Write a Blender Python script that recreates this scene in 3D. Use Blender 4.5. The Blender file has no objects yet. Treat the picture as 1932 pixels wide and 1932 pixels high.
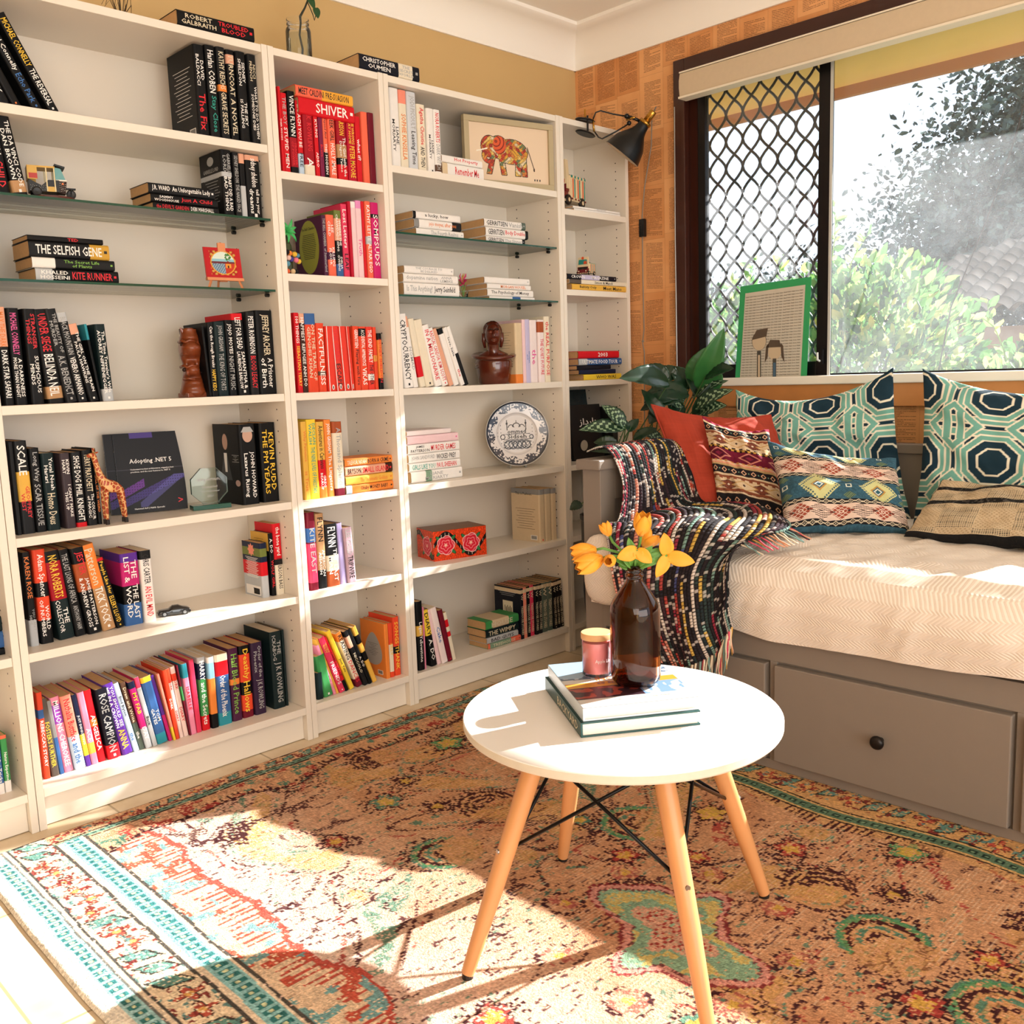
import bpy, math, random
import numpy as np
from mathutils import Vector, Matrix, noise
S = bpy.context.scene
COL = S.collection
random.seed(7)
rng = np.random.RandomState(11)

# ------------------------------------------------------------------ camera, sky, sun, exposure
cam_d = bpy.data.cameras.new('camera'); cam = bpy.data.objects.new('camera', cam_d); COL.objects.link(cam)
cam_d.sensor_width = 36; cam_d.lens = 36 * 1797.5 / 1932; cam_d.clip_start = 0.02; cam_d.clip_end = 200
_r = Vector((0.71066, -0.70269, -0.03434)); _u = Vector((0.12464, 0.07771, 0.98915)); _d = Vector((0.69240, 0.70724, -0.14281))
M = Matrix((( _r.x, _u.x, -_d.x, -1.5115), (_r.y, _u.y, -_d.y, -2.4524), (_r.z, _u.z, -_d.z, 1.0906), (0, 0, 0, 1)))
cam.matrix_world = M
S.camera = cam
S.view_settings.view_transform = 'Standard'; S.view_settings.look = 'None'; S.view_settings.gamma = 1
S.view_settings.use_curve_mapping = False
S.view_settings.exposure = 0.0
W = bpy.data.worlds.new('sky'); S.world = W; W.use_nodes = True
bg = W.node_tree.nodes['Background']; bg.inputs['Color'].default_value = (0.80, 0.90, 1.0, 1); bg.inputs['Strength'].default_value = 1.55
sun_d = bpy.data.lights.new('sun', 'SUN'); sun = bpy.data.objects.new('sun', sun_d); COL.objects.link(sun)
sun_d.energy = 22.0; sun_d.color = (1.0, 0.955, 0.90); sun_d.angle = math.radians(0.7)
sun.rotation_euler = Vector((-0.95, 0.30, -0.585)).to_track_quat('-Z', 'Y').to_euler()
sun.location = (4, -2, 4)
def area(name, loc, to, sx, sy, e, c):
    l = bpy.data.lights.new(name, 'AREA'); o = bpy.data.objects.new(name, l); COL.objects.link(o)
    l.shape = 'RECTANGLE'; l.size = sx; l.size_y = sy; l.energy = e; l.color = c; o.location = loc
    o.rotation_euler = (Vector(to) - Vector(loc)).to_track_quat('-Z', 'Y').to_euler(); return o
area('fill_light_behind', (-3.2, -3.9, 1.7), (0.2, -0.4, 0.9), 2.6, 1.8, 70, (1.0, 0.945, 0.88))  # added warm fill from behind the camera, no window is built there
area('ceiling_fill_light', (-0.9, -4.7, 1.0), (0.5, 0.2, 2.5), 2.4, 1.4, 52, (1.0, 0.945, 0.88))  # added fill aimed up, stands in for light bounced onto the ceiling

# ------------------------------------------------------------------ helpers
def lin(c):
    return tuple(((x / 12.92) if x <= .04045 else ((x + .055) / 1.055) ** 2.4) for x in c)
def rgb(h):
    h = h.lstrip('#'); return lin(tuple(int(h[i:i+2], 16) / 255 for i in (0, 2, 4)))
MATS = {}
def mat(name, col='#ffffff', rough=.5, metal=0., spec=.5, trans=0., ior=1.45, coat=0., noise_amt=0., noise_scale=40., bump=0.):
    if name in MATS: return MATS[name]
    m = bpy.data.materials.new(name); m.use_nodes = True; nt = m.node_tree; b = nt.nodes['Principled BSDF']
    c = rgb(col) if isinstance(col, str) else col
    b.inputs['Base Color'].default_value = (*c, 1); b.inputs['Roughness'].default_value = rough; b.inputs['Metallic'].default_value = metal
    b.inputs['Specular IOR Level'].default_value = spec; b.inputs['Transmission Weight'].default_value = trans; b.inputs['IOR'].default_value = ior
    b.inputs['Coat Weight'].default_value = coat
    m.diffuse_color = (*c, 1)
    if noise_amt or bump:
        tc = nt.nodes.new('ShaderNodeTexCoord'); n = nt.nodes.new('ShaderNodeTexNoise'); n.inputs['Scale'].default_value = noise_scale; n.inputs['Detail'].default_value = 5
        nt.links.new(tc.outputs['Object'], n.inputs['Vector'])
        if noise_amt:
            mx = nt.nodes.new('ShaderNodeMix'); mx.data_type = 'RGBA'
            mx.inputs[6].default_value = (*[x * (1 - noise_amt) for x in c], 1); mx.inputs[7].default_value = (*[min(1, x * (1 + noise_amt)) for x in c], 1)
            nt.links.new(n.outputs['Fac'], mx.inputs[0]); nt.links.new(mx.outputs[2], b.inputs['Base Color'])
        if bump:
            bp = nt.nodes.new('ShaderNodeBump'); bp.inputs['Strength'].default_value = bump; bp.inputs['Distance'].default_value = .004
            nt.links.new(n.outputs['Fac'], bp.inputs['Height']); nt.links.new(bp.outputs[0], b.inputs['Normal'])
    MATS[name] = m; return m
def paint_mat(name, rough=.8, bump=0., bscale=300., weave=0., spec=.3):
    """material that shows the woven / printed colours held by the mesh"""
    m = bpy.data.materials.new(name); m.use_nodes = True; nt = m.node_tree; b = nt.nodes['Principled BSDF']
    a = nt.nodes.new('ShaderNodeAttribute'); a.attribute_name = 'paint'
    b.inputs['Roughness'].default_value = rough; b.inputs['Specular IOR Level'].default_value = spec
    out = a.outputs['Color']
    tc = nt.nodes.new('ShaderNodeTexCoord'); n = nt.nodes.new('ShaderNodeTexNoise'); n.inputs['Scale'].default_value = bscale; n.inputs['Detail'].default_value = 3
    nt.links.new(tc.outputs['Object'], n.inputs['Vector'])
    if weave:
        mp = nt.nodes.new('ShaderNodeMapRange'); mp.inputs[3].default_value = 1 - weave; mp.inputs[4].default_value = 1 + weave
        nt.links.new(n.outputs['Fac'], mp.inputs[0])
        vm = nt.nodes.new('ShaderNodeVectorMath'); vm.operation = 'SCALE'; nt.links.new(a.outputs['Color'], vm.inputs[0]); nt.links.new(mp.outputs[0], vm.inputs['Scale'])
        out = vm.outputs[0]
    nt.links.new(out, b.inputs['Base Color'])
    if bump:
        bp = nt.nodes.new('ShaderNodeBump'); bp.inputs['Strength'].default_value = bump; bp.inputs['Distance'].default_value = .003
        nt.links.new(n.outputs['Fac'], bp.inputs['Height']); nt.links.new(bp.outputs[0], b.inputs['Normal'])
    MATS[name] = m; return m

class MB:
    """collects faces with a material each and links them as one mesh object"""
    def __init__(s): s.v = []; s.f = []; s.m = []; s.mats = []
    def mi(s, m):
        if m not in s.mats: s.mats.append(m)
        return s.mats.index(m)
    def add(s, vs, fs, m, M=None):
        o = len(s.v); k = s.mi(m)
        s.v += [tuple(M @ Vector(v)) for v in vs] if M else [tuple(v) for v in vs]
        for f in fs: s.f.append(tuple(o + i for i in f)); s.m.append(k)
    def box(s, x0, x1, y0, y1, z0, z1, m, M=None):
        s.add([(x0,y0,z0),(x1,y0,z0),(x1,y1,z0),(x0,y1,z0),(x0,y0,z1),(x1,y0,z1),(x1,y1,z1),(x0,y1,z1)],
              [(0,3,2,1),(4,5,6,7),(0,1,5,4),(1,2,6,5),(2,3,7,6),(3,0,4,7)], m, M)
    def tube(s, pts, r, m, n=8, cap=True, M=None):
        pts = [Vector(p) for p in pts]; rs = r if isinstance(r, (list, tuple)) else [r] * len(pts)
        vs = []; fs = []; t0 = (pts[1] - pts[0]).normalized(); up = Vector((0, 0, 1)) if abs(t0.z) < .9 else Vector((1, 0, 0)); a = t0.cross(up).normalized()
        for i, p in enumerate(pts):
            t = (pts[min(i+1, len(pts)-1)] - pts[max(i-1, 0)]); t = t.normalized() if t.length > 1e-9 else t0
            a = (a - t * a.dot(t)).normalized(); b = t.cross(a)
            for k in range(n):
                th = 2 * math.pi * k / n; vs.append(p + (a * math.cos(th) + b * math.sin(th)) * rs[i])
        for i in range(len(pts) - 1):
            for k in range(n):
                k2 = (k + 1) % n; fs.append((i*n+k, i*n+k2, (i+1)*n+k2, (i+1)*n+k))
        if cap: fs.append(tuple(range(n))[::-1]); fs.append(tuple((len(pts)-1)*n + k for k in range(n)))
        s.add(vs, fs, m, M)
    def lathe(s, prof, m, n=32, M=None, cap=True):
        vs = []; fs = []
        for r, z in prof:
            for k in range(n):
                th = 2 * math.pi * k / n; vs.append((r * math.cos(th), r * math.sin(th), z))
        for i in range(len(prof) - 1):
            for k in range(n):
                k2 = (k + 1) % n; fs.append((i*n+k, i*n+k2, (i+1)*n+k2, (i+1)*n+k))
        if cap: fs.append(tuple(range(n))[::-1]); fs.append(tuple((len(prof)-1)*n + k for k in range(n)))
        s.add(vs, fs, m, M)
    def ball(s, c, r, m, n=14, M=None, fn=None):
        rx, ry, rz = r if isinstance(r, (tuple, list)) else (r, r, r); h = n // 2
        vs = [(c[0], c[1], c[2] - rz)]; fs = []
        for i in range(1, h):
            ph = -math.pi/2 + math.pi * i / h
            for k in range(n):
                th = 2 * math.pi * k / n; d = Vector((math.cos(ph)*math.cos(th), math.cos(ph)*math.sin(th), math.sin(ph)))
                q = fn(d) if fn else 1.
                vs.append((c[0] + d.x*rx*q, c[1] + d.y*ry*q, c[2] + d.z*rz*q))
        vs.append((c[0], c[1], c[2] + rz)); L = len(vs) - 1
        for k in range(n):
            k2 = (k + 1) % n; fs.append((0, 1 + k2, 1 + k)); fs.append((L, 1 + (h-2)*n + k, 1 + (h-2)*n + k2))
            for i in range(h - 2): fs.append((1+i*n+k, 1+i*n+k2, 1+(i+1)*n+k2, 1+(i+1)*n+k))
        s.add(vs, fs, m, M)
    def build(s, name, parent=None, smooth=False, bevel=0, sub=0, loc=None, rot=None):
        me = bpy.data.meshes.new(name); me.from_pydata(s.v, [], s.f)
        for m in s.mats: me.materials.append(m)
        me.polygons.foreach_set('material_index', s.m)
        if smooth: me.polygons.foreach_set('use_smooth', [True] * len(s.f))
        me.update()
        o = bpy.data.objects.new(name, me); COL.objects.link(o)
        if parent: o.parent = parent
        if loc: o.location = loc
        if rot: o.rotation_euler = rot
        if bevel:
            b = o.modifiers.new('b', 'BEVEL'); b.width = bevel; b.segments = 2; b.limit_method = 'ANGLE'; b.angle_limit = math.radians(50)
        if sub: q = o.modifiers.new('s', 'SUBSURF'); q.levels = sub; q.render_levels = sub
        return o
def smooth_by_angle(o, deg=40):
    me = o.data; me.polygons.foreach_set('use_smooth', [True] * len(me.polygons))
    me.set_sharp_from_angle(angle=math.radians(deg)) if hasattr(me, 'set_sharp_from_angle') else None
def empty(name, loc=(0,0,0), rz=0., label=None, cat=None, group=None, rot=None):
    o = bpy.data.objects.new(name, None); COL.objects.link(o); o.location = loc; o.rotation_euler = rot or (0, 0, rz); o.empty_display_size = .05
    if label: tag(o, label, cat, group)
    return o
def tag(o, label=None, cat=None, group=None, kind=None):
    if label: o['label'] = label
    if cat: o['category'] = cat
    if group: o['group'] = group
    if kind: o['kind'] = kind
    return o
def structure(o): o['kind'] = 'structure'; return o
def grid(name, nu, nv, pos, paint=None, m=None, parent=None, closed=None, smooth=True):
    """grid mesh; pos(U,V)->xyz arrays, paint(U,V)->srgb arrays"""
    u = np.linspace(0, 1, nu); v = np.linspace(0, 1, nv); V_, U_ = np.meshgrid(v, u, indexing='ij')
    P = np.stack(pos(U_, V_), -1).reshape(-1, 3).astype(np.float32)
    i = np.arange(nu * nv).reshape(nv, nu); F = np.stack([i[:-1,:-1], i[:-1,1:], i[1:,1:], i[1:,:-1]], -1).reshape(-1, 4)
    me = bpy.data.meshes.new(name); me.vertices.add(len(P)); me.vertices.foreach_set('co', P.ravel())
    me.loops.add(F.size); me.loops.foreach_set('vertex_index', F.ravel().astype(np.int32)); me.polygons.add(len(F))
    me.polygons.foreach_set('loop_start', (np.arange(len(F)) * 4).astype(np.int32))
    me.polygons.foreach_set('use_smooth', np.ones(len(F), bool) if smooth else np.zeros(len(F), bool))
    me.update(calc_edges=True)
    if paint is not None: set_paint(me, paint(U_, V_))
    if m: me.materials.append(m)
    o = bpy.data.objects.new(name, me); COL.objects.link(o)
    if parent: o.parent = parent
    return o
def set_paint(me, C):
    C = np.clip(np.asarray(C, np.float64), 0, 1).reshape(-1, 3); L = np.where(C <= .04045, C / 12.92, ((C + .055) / 1.055) ** 2.4)
    a = me.color_attributes.new('paint', 'FLOAT_COLOR', 'POINT'); a.data.foreach_set('color', np.concatenate([L, np.ones((len(L), 1))], 1).astype(np.float32).ravel())
def H3(h): h = h.lstrip('#'); return np.array([int(h[i:i+2], 16) / 255 for i in (0, 2, 4)])
def fill(shape, h): return np.ones(shape + (3,)) * H3(h)
def put(img, mask, h, a=1.): 
    mk = (mask.astype(float) * a)[..., None]; return img * (1 - mk) + (H3(h) if isinstance(h, str) else h) * mk
_lat = rng.rand(256, 256)
def hsh(i, j, s=0): return _lat[(i.astype(int) + s * 37) % 256, (j.astype(int) * 3 + s * 91) % 256]
def vn(x, y, s=0):
    i = np.floor(x); j = np.floor(y); fx = x - i; fy = y - j; fx = fx*fx*(3-2*fx); fy = fy*fy*(3-2*fy)
    return (hsh(i,j,s)*(1-fx)+hsh(i+1,j,s)*fx)*(1-fy)+(hsh(i,j+1,s)*(1-fx)+hsh(i+1,j+1,s)*fx)*fy
def text_mesh(s, cache={}):
    """outline of a string in a unit box: verts (n,2), faces"""
    if s in cache: return cache[s]
    c = bpy.data.curves.new('t', 'FONT'); c.body = s; c.resolution_u = 1; c.size = 1; c.align_x = 'CENTER'; c.offset = 0.012
    o = bpy.data.objects.new('t', c); COL.objects.link(o); dg = bpy.context.evaluated_depsgraph_get(); dg.update()
    me = bpy.data.meshes.new_from_object(o.evaluated_get(dg)); V_ = [(v.co.x, v.co.y) for v in me.vertices]; F_ = [tuple(p.vertices) for p in me.polygons]
    bpy.data.objects.remove(o); bpy.data.curves.remove(c); bpy.data.meshes.remove(me)
    if not V_: cache[s] = ([], [], 1, 1); return cache[s]
    a = np.array(V_); mn = a.min(0); mx = a.max(0); w, h = np.maximum(mx - mn, 1e-4); a = (a - mn) / (w, h)
    cache[s] = (a.tolist(), F_, w, h); return cache[s]
def put_text(mb, s, m, o, ex, ey, L, Hh, center=True):
    """text box: origin o, length axis ex (size L), up axis ey (size Hh)"""
    A, F_, w, h = text_mesh(s)
    if not A: return
    k = min(L / w, Hh / h * 1.35, 9); kx = min(L, w * k); ky = min(Hh, h * min(L / w * 1.9, Hh / h))
    o = Vector(o); ex = Vector(ex); ey = Vector(ey); o = o + ex * ((L - kx) / 2 if center else 0) + ey * (Hh - ky) / 2
    mb.add([o + ex * (a[0] * kx) + ey * (a[1] * ky) for a in A], F_, m)
# ------------------------------------------------------------------ the room
XW = 1.62; YW = .285; ZC = 2.45; YB = -6.0; XL = -3.6
m_wall = mat('cream_paint', '#cdab74', .85, noise_amt=.04, noise_scale=3)
m_ceil = mat('ceiling_paint', '#faf4ea', .9)
m_white = mat('white_trim_paint', '#efe6d8', .6)
m_tile = bpy.data.materials.new('travertine_floor_tile'); m_tile.use_nodes = True
def tile_nodes():
    nt = m_tile.node_tree; b = nt.nodes['Principled BSDF']; tc = nt.nodes.new('ShaderNodeTexCoord'); mp = nt.nodes.new('ShaderNodeMapping'); mp.inputs['Rotation'].default_value = (0, 0, 0); mp.inputs['Location'].default_value = (.17, -.1, 0)
    br = nt.nodes.new('ShaderNodeTexBrick'); br.offset = 0; br.inputs['Scale'].default_value = 1; br.inputs['Mortar Size'].default_value = .003; br.inputs['Brick Width'].default_value = .45; br.inputs['Row Height'].default_value = .45
    n = nt.nodes.new('ShaderNodeTexNoise'); n.inputs['Scale'].default_value = 7; n.inputs['Detail'].default_value = 8
    r = nt.nodes.new('ShaderNodeValToRGB'); r.color_ramp.elements[0].position = .3; r.color_ramp.elements[0].color = (*rgb('#cdb38d'), 1); r.color_ramp.elements[1].position = .7; r.color_ramp.elements[1].color = (*rgb('#e6d6bb'), 1)
    nt.links.new(tc.outputs['Object'], mp.inputs[0]); nt.links.new(mp.outputs[0], br.inputs[0]); nt.links.new(tc.outputs['Object'], n.inputs['Vector']); nt.links.new(n.outputs['Fac'], r.inputs[0])
    nt.links.new(r.outputs[0], br.inputs['Color1']); nt.links.new(r.outputs[0], br.inputs['Color2']); br.inputs['Mortar'].default_value = (*rgb('#a8926f'), 1)
    nt.links.new(br.outputs[0], b.inputs['Base Color']); b.inputs['Roughness'].default_value = .35
tile_nodes()
def sbox(name, x0, x1, y0, y1, z0, z1, m, bevel=0):
    b = MB(); b.box(x0, x1, y0, y1, z0, z1, m); return structure(b.build(name, bevel=bevel))
sbox('floor', XL, XW + .12, YB, YW + .1, -.05, 0, m_tile)
sbox('ceiling', XL, XW + .12, YB, YW + .1, ZC, ZC + .08, m_ceil)
sbox('wall_back', XL, XW + .12, YW, YW + .1, 0, ZC, m_wall)
sbox('wall_left', XL - .1, XL, YB, YW + .1, 0, ZC, m_wall)
# window wall, papered with old book pages
m_paper = bpy.data.materials.new('book_page_wallpaper'); m_paper.use_nodes = True
class E_:
    """tiny expression helper for math nodes"""
    nt = None
    def __init__(s, sock): s.s = sock
    @staticmethod
    def op(o, *a):
        n = E_.nt.nodes.new('ShaderNodeMath'); n.operation = o
        for i, x in enumerate(a):
            if isinstance(x, E_): E_.nt.links.new(x.s, n.inputs[i])
            else: n.inputs[i].default_value = x
        return E_(n.outputs[0])
    def __add__(s, o): return E_.op('ADD', s, o)
    def __sub__(s, o): return E_.op('SUBTRACT', s, o)
    def __rsub__(s, o): return E_.op('SUBTRACT', o, s)
    def __mul__(s, o): return E_.op('MULTIPLY', s, o)
    def __truediv__(s, o): return E_.op('DIVIDE', s, o)
    def gt(s, o): return E_.op('GREATER_THAN', s, o)
    def lt(s, o): return E_.op('LESS_THAN', s, o)
    def floor(s): return E_.op('FLOOR', s)
    def fract(s): return E_.op('FRACT', s)
    def sin(s): return E_.op('SINE', s)
    def rnd(s, k): return ((s * 12.9898 + k).sin() * 43758.5).fract()
def paper_nodes():
    nt = m_paper.node_tree; E_.nt = nt; b = nt.nodes['Principled BSDF']; tc = nt.nodes.new('ShaderNodeTexCoord'); sp = nt.nodes.new('ShaderNodeSeparateXYZ'); nt.links.new(tc.outputs['Object'], sp.inputs[0])
    y = E_(sp.outputs[1]); z = E_(sp.outputs[2])
    yy = (y * -1 + .29) / .112; col = yy.floor(); fy = yy.fract()
    zz = (z + col.rnd(3.1) * .2) / .205; row = zz.floor(); fz = zz.fract()
    idn = col * 7.3 + row * 3.7; r1 = idn.rnd(1.0); r2 = idn.rnd(5.0)
    tilt = (r1 - .5) * .10; fz2 = fz + (fy - .5) * tilt
    m0 = r2 * .12 + .1
    inside = fy.gt(m0) * fy.lt(.9) * fz2.gt(.07) * fz2.lt((r1 * .15) + .8)
    ln = (fz2 * 38).fract(); line = ln.lt(.42)
    n = nt.nodes.new('ShaderNodeTexNoise'); n.inputs['Scale'].default_value = 1; n.inputs['Detail'].default_value = 2
    cb = nt.nodes.new('ShaderNodeCombineXYZ'); a1 = y * 420; a2 = (fz2 * 38).floor() * 7.7 + idn
    nt.links.new(a1.s, cb.inputs[0]); nt.links.new(a2.s, cb.inputs[1]); nt.links.new(cb.outputs[0], n.inputs['Vector'])
    words = E_(n.outputs['Fac']).gt(.42)
    # short last lines of paragraphs
    shortline = (((fz2 * 38).floor() + idn).rnd(2.2)).gt(.8) * fy.gt((idn + (fz2 * 38).floor()).rnd(9.0) * .5 + .35)
    ink = inside * line * words * (1 - shortline)
    mot = nt.nodes.new('ShaderNodeTexNoise'); mot.inputs['Scale'].default_value = 9; mot.inputs['Detail'].default_value = 6; nt.links.new(tc.outputs['Object'], mot.inputs['Vector'])
    rp = nt.nodes.new('ShaderNodeValToRGB'); rp.color_ramp.elements[0].position = .25; rp.color_ramp.elements[0].color = (*rgb('#d18a4e'), 1); rp.color_ramp.elements[1].position = .75; rp.color_ramp.elements[1].color = (*rgb('#eaae74'), 1)
    nt.links.new((E_(mot.outputs['Fac']) * .6 + r2 * .4).s, rp.inputs[0])
    mx = nt.nodes.new('ShaderNodeMix'); mx.data_type = 'RGBA'; nt.links.new((ink * .72).s, mx.inputs[0]); nt.links.new(rp.outputs[0], mx.inputs[6]); mx.inputs[7].default_value = (*rgb('#54301a'), 1)
    edge = fy.lt(.012) + fz.lt(.006)
    mx2 = nt.nodes.new('ShaderNodeMix'); mx2.data_type = 'RGBA'; nt.links.new((edge * .35).s, mx2.inputs[0]); nt.links.new(mx.outputs[2], mx2.inputs[6]); mx2.inputs[7].default_value = (*rgb('#8a5630'), 1)
    nt.links.new(mx2.outputs[2], b.inputs['Base Color']); b.inputs['Roughness'].default_value = .75
paper_nodes()
WY0, WY1, WZ0, WZ1 = -.225, -3.05, 1.02, 2.225       # opening of the window
w = MB()
w.box(XW, XW + .12, WY0, YW + .1, 0, ZC, m_paper); w.box(XW, XW + .12, WY1, WY0, 0, WZ0, m_paper)
w.box(XW, XW + .12, WY1, WY0, WZ1, ZC, m_paper); w.box(XW, XW + .12, YB, WY1, 0, ZC, m_paper)
structure(w.build('wall_right'))
# cornices: coved plaster
def cornice(name, along, x, y, L0, L1):
    n = 8; R = .125; pr = [(0, 0)] + [(R - R * math.cos(a), R - R * math.sin(a) - 0.0) for a in []]
    pts = [(0, -.135), (.008, -.135), (.008, -.125)] + [(.008 + .105 * (1 - math.cos(t)), -.125 + .105 * math.sin(t)) for t in np.linspace(0, math.pi/2, n)] + [(.125, -.012), (.125, 0), (0, 0)]
    b = MB(); k = len(pts)
    vs = [(x - p[0], L, ZC + p[1]) if along == 'y' else (L, y - p[0], ZC + p[1]) for L in (L0, L1) for p in pts]
    b.add(vs, [(i, (i+1) % k, k + (i+1) % k, k + i) for i in range(k)], m_ceil); o = b.build(name); smooth_by_angle(o, 30); return structure(o)
cornice('trim_1', 'x', 0, YW, XL, XW); cornice('trim_2', 'y', XW, 0, YB, YW)
# window: dark hardwood frame, sliding sashes, glass
m_wood_dk = mat('dark_red_stained_wood', '#3b1a10', .35, noise_amt=.3, noise_scale=12, coat=.2)
m_alu = mat('dark_bronze_aluminium', '#141214', .3, metal=.4)
m_pale = mat('pale_aluminium_edge', '#c9ccc8', .35, metal=.3)
def glass_mat(name, tint, dirt, rough=0.02):
    m = bpy.data.materials.new(name); m.use_nodes = True; nt = m.node_tree; nt.nodes.remove(nt.nodes['Principled BSDF']); o = nt.nodes['Material Output']
    t = nt.nodes.new('ShaderNodeBsdfTransparent'); t.inputs[0].default_value = (*tint, 1); g = nt.nodes.new('ShaderNodeBsdfGlossy'); g.inputs['Roughness'].default_value = rough
    fr = nt.nodes.new('ShaderNodeFresnel'); fr.inputs[0].default_value = 1.4; mx = nt.nodes.new('ShaderNodeMixShader'); nt.links.new(fr.outputs[0], mx.inputs[0]); nt.links.new(t.outputs[0], mx.inputs[1]); nt.links.new(g.outputs[0], mx.inputs[2]); out = mx.outputs[0]
    if dirt:
        d = nt.nodes.new('ShaderNodeBsdfTranslucent'); d.inputs[0].default_value = (.9, .95, 1, 1); d2 = nt.nodes.new('ShaderNodeBsdfDiffuse'); d2.inputs[0].default_value = (.9, .95, 1, 1); md = nt.nodes.new('ShaderNodeMixShader'); nt.links.new(d.outputs[0], md.inputs[1]); nt.links.new(d2.outputs[0], md.inputs[2]); md.inputs[0].default_value = .3
        tc = nt.nodes.new('ShaderNodeTexCoord'); n = nt.nodes.new('ShaderNodeTexNoise'); n.inputs['Scale'].default_value = 6; n.inputs['Detail'].default_value = 9; n.inputs['Roughness'].default_value = .7; nt.links.new(tc.outputs['Object'], n.inputs['Vector'])
        mr = nt.nodes.new('ShaderNodeMapRange'); mr.inputs[1].default_value = .3; mr.inputs[2].default_value = .8; mr.inputs[3].default_value = dirt * .5; mr.inputs[4].default_value = dirt * 1.6; nt.links.new(n.outputs['Fac'], mr.inputs[0])
        m2 = nt.nodes.new('ShaderNodeMixShader'); nt.links.new(mr.outputs[0], m2.inputs[0]); nt.links.new(out, m2.inputs[1]); nt.links.new(md.outputs[0], m2.inputs[2]); out = m2.outputs[0]
    nt.links.new(out, o.inputs[0]); return m
m_pane = glass_mat('window_glass', (.97, .985, 1.), .05)
win = structure(empty('window_1', (XW, -1.6, WZ0)))
def wpart(name, mb, **k):
    o = mb.build(name, **k); o.parent = win; o.matrix_parent_inverse = Matrix.Translation((-XW, 1.6, -WZ0)); return o
b = MB()   # architrave and reveals
b.box(XW-.022, XW+.0, WY0-.045, WY0+.005, WZ0-.02, WZ1+.005, m_wood_dk); b.box(XW-.022, XW, WY1-.005, WY0-.045, WZ1-.045, WZ1+.005, m_wood_dk)
b.box(XW-.022, XW, WY1-.005, WY1+.045, WZ0-.02, WZ1-.045, m_wood_dk)
b.box(XW, XW+.12, WY0-.03, WY0, WZ0+.03, WZ1-.03, m_wood_dk); b.box(XW, XW+.12, WY1, WY0, WZ1-.03, WZ1, m_wood_dk); b.box(XW, XW+.12, WY1, WY1+.03, WZ0+.03, WZ1-.03, m_wood_dk)
b.box(XW+.03, XW+.05, WY0-.075, WY0-.03, WZ0+.03, WZ1-.03, m_wood_dk)
wpart('window_frame', b, bevel=.003)
b = MB(); b.box(XW-.035, XW+.12, WY1, WY0, WZ0, WZ0+.03, m_white); wpart('window_sill', b, bevel=.004)
b = MB(); b.box(XW-.02, XW-.0005, WY1, WY0-.02, WZ0-.075, WZ0, mat('honey_pine', '#c98448', .5, noise_amt=.12, noise_scale=20)); wpart('sill_apron', b)
def sash(y0, y1, x, nm, rail=.05):
    b = MB(); z0 = WZ0+.03; z1 = WZ1-.03
    for a, c in ((y0, y0-.032), (y1+.042, y1)): b.box(x, x+.028, c, a, z0, z1, m_alu)
    b.box(x, x+.028, y1+.042, y0-.032, z0, z0+rail, m_alu); b.box(x, x+.028, y1+.042, y0-.032, z1-.04, z1, m_alu)
    s = wpart(nm, b, bevel=.002); g = MB(); g.box(x+.012, x+.016, y1+.042, y0-.032, z0+rail, z1-.04, m_pane); o = g.build('window_pane'); o.parent = s; return s
sash(-.30, -.832, XW+.02, 'sliding_sash')
sash(-.772, WY1+.03, XW+.06, 'fixed_sash', .006)
b = MB(); b.box(XW+.017, XW+.0195, -.843, -.833, WZ0+.03, WZ1-.03, m_pale); wpart('sash_edge_strip', b)
b = MB(); b.box(XW+.005, XW+.018, -.822, -.80, 1.09, 1.14, m_alu); b.tube([(XW+.008,-.811,1.10),(XW-.01,-.811,1.105),(XW-.012,-.811,1.13)], .004, m_pale); wpart('sash_latch', b)
# security grille outside the sliding sash
b = MB(); X = XW + .135; p = .073; q = .0985; y0, y1, z0, z1 = -.24, -.775, 1.05, 2.2
b.box(X-.008, X+.008, y0-.02, y0, z0, z1, m_alu); b.box(X-.008, X+.008, y1, y1+.03, z0, z1, m_alu); b.box(X-.008, X+.008, y1, y0, z0, z0+.02, m_alu); b.box(X-.008, X+.008, y1, y0, z1-.02, z1, m_alu)
i = 0
for k in range(-1, 11):
    yc = y0 - k * p
    for sgn in (1, -1):
        pts = []; z = z0; n = 0
        while z < z1:
            for t in range(6):
                f = t / 6; s_ = (f*f*(3-2*f)); yv = yc + sgn * (p/2) * (1 - 2*s_) * (1 if n % 2 == 0 else -1); zv = z + f * q
                if y1 < yv < y0 and zv < z1: pts.append((X, yv, zv))
                elif len(pts) > 1: b.tube(pts, .0052, m_alu, n=5); pts = []
                else: pts = []
            z += q; n += 1
        if len(pts) > 1: b.tube(pts, .0052, m_alu, n=5)
wpart('security_grille', b)
# roller blind
bl = empty('roller_blind', (XW-.042, -1.6, 2.080), 0, 'beige roller blind rolled up under the head of the window', 'blind')
b = MB(); m_blind = mat('beige_blind_fabric', '#cdb99b', .8, noise_amt=.05, noise_scale=60); m_blrail = mat('cream_rail', '#eadfc9', .4)
prof = [(-.030, 0), (-.034, .03), (-.034, .055), (-.028, .081), (0.012, .083), (.012, .0)]
vs = [(p[0], yv, p[1]) for yv in (1.315, -1.35) for p in prof]; b.add(vs, [(j, (j+1)%6, 6+(j+1)%6, 6+j) for j in range(6)] + [tuple(range(6))[::-1], tuple(range(6, 12))], m_blind); o = b.build('blind_cover', bl); smooth_by_angle(o, 35)
b = MB(); b.box(-.036, .014, -1.352, 1.317, -.007, .0, m_blrail); b.box(-.030, .014, -1.352, 1.317, .083, .088, m_blrail); b.build('bottom_rail', bl)
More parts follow.
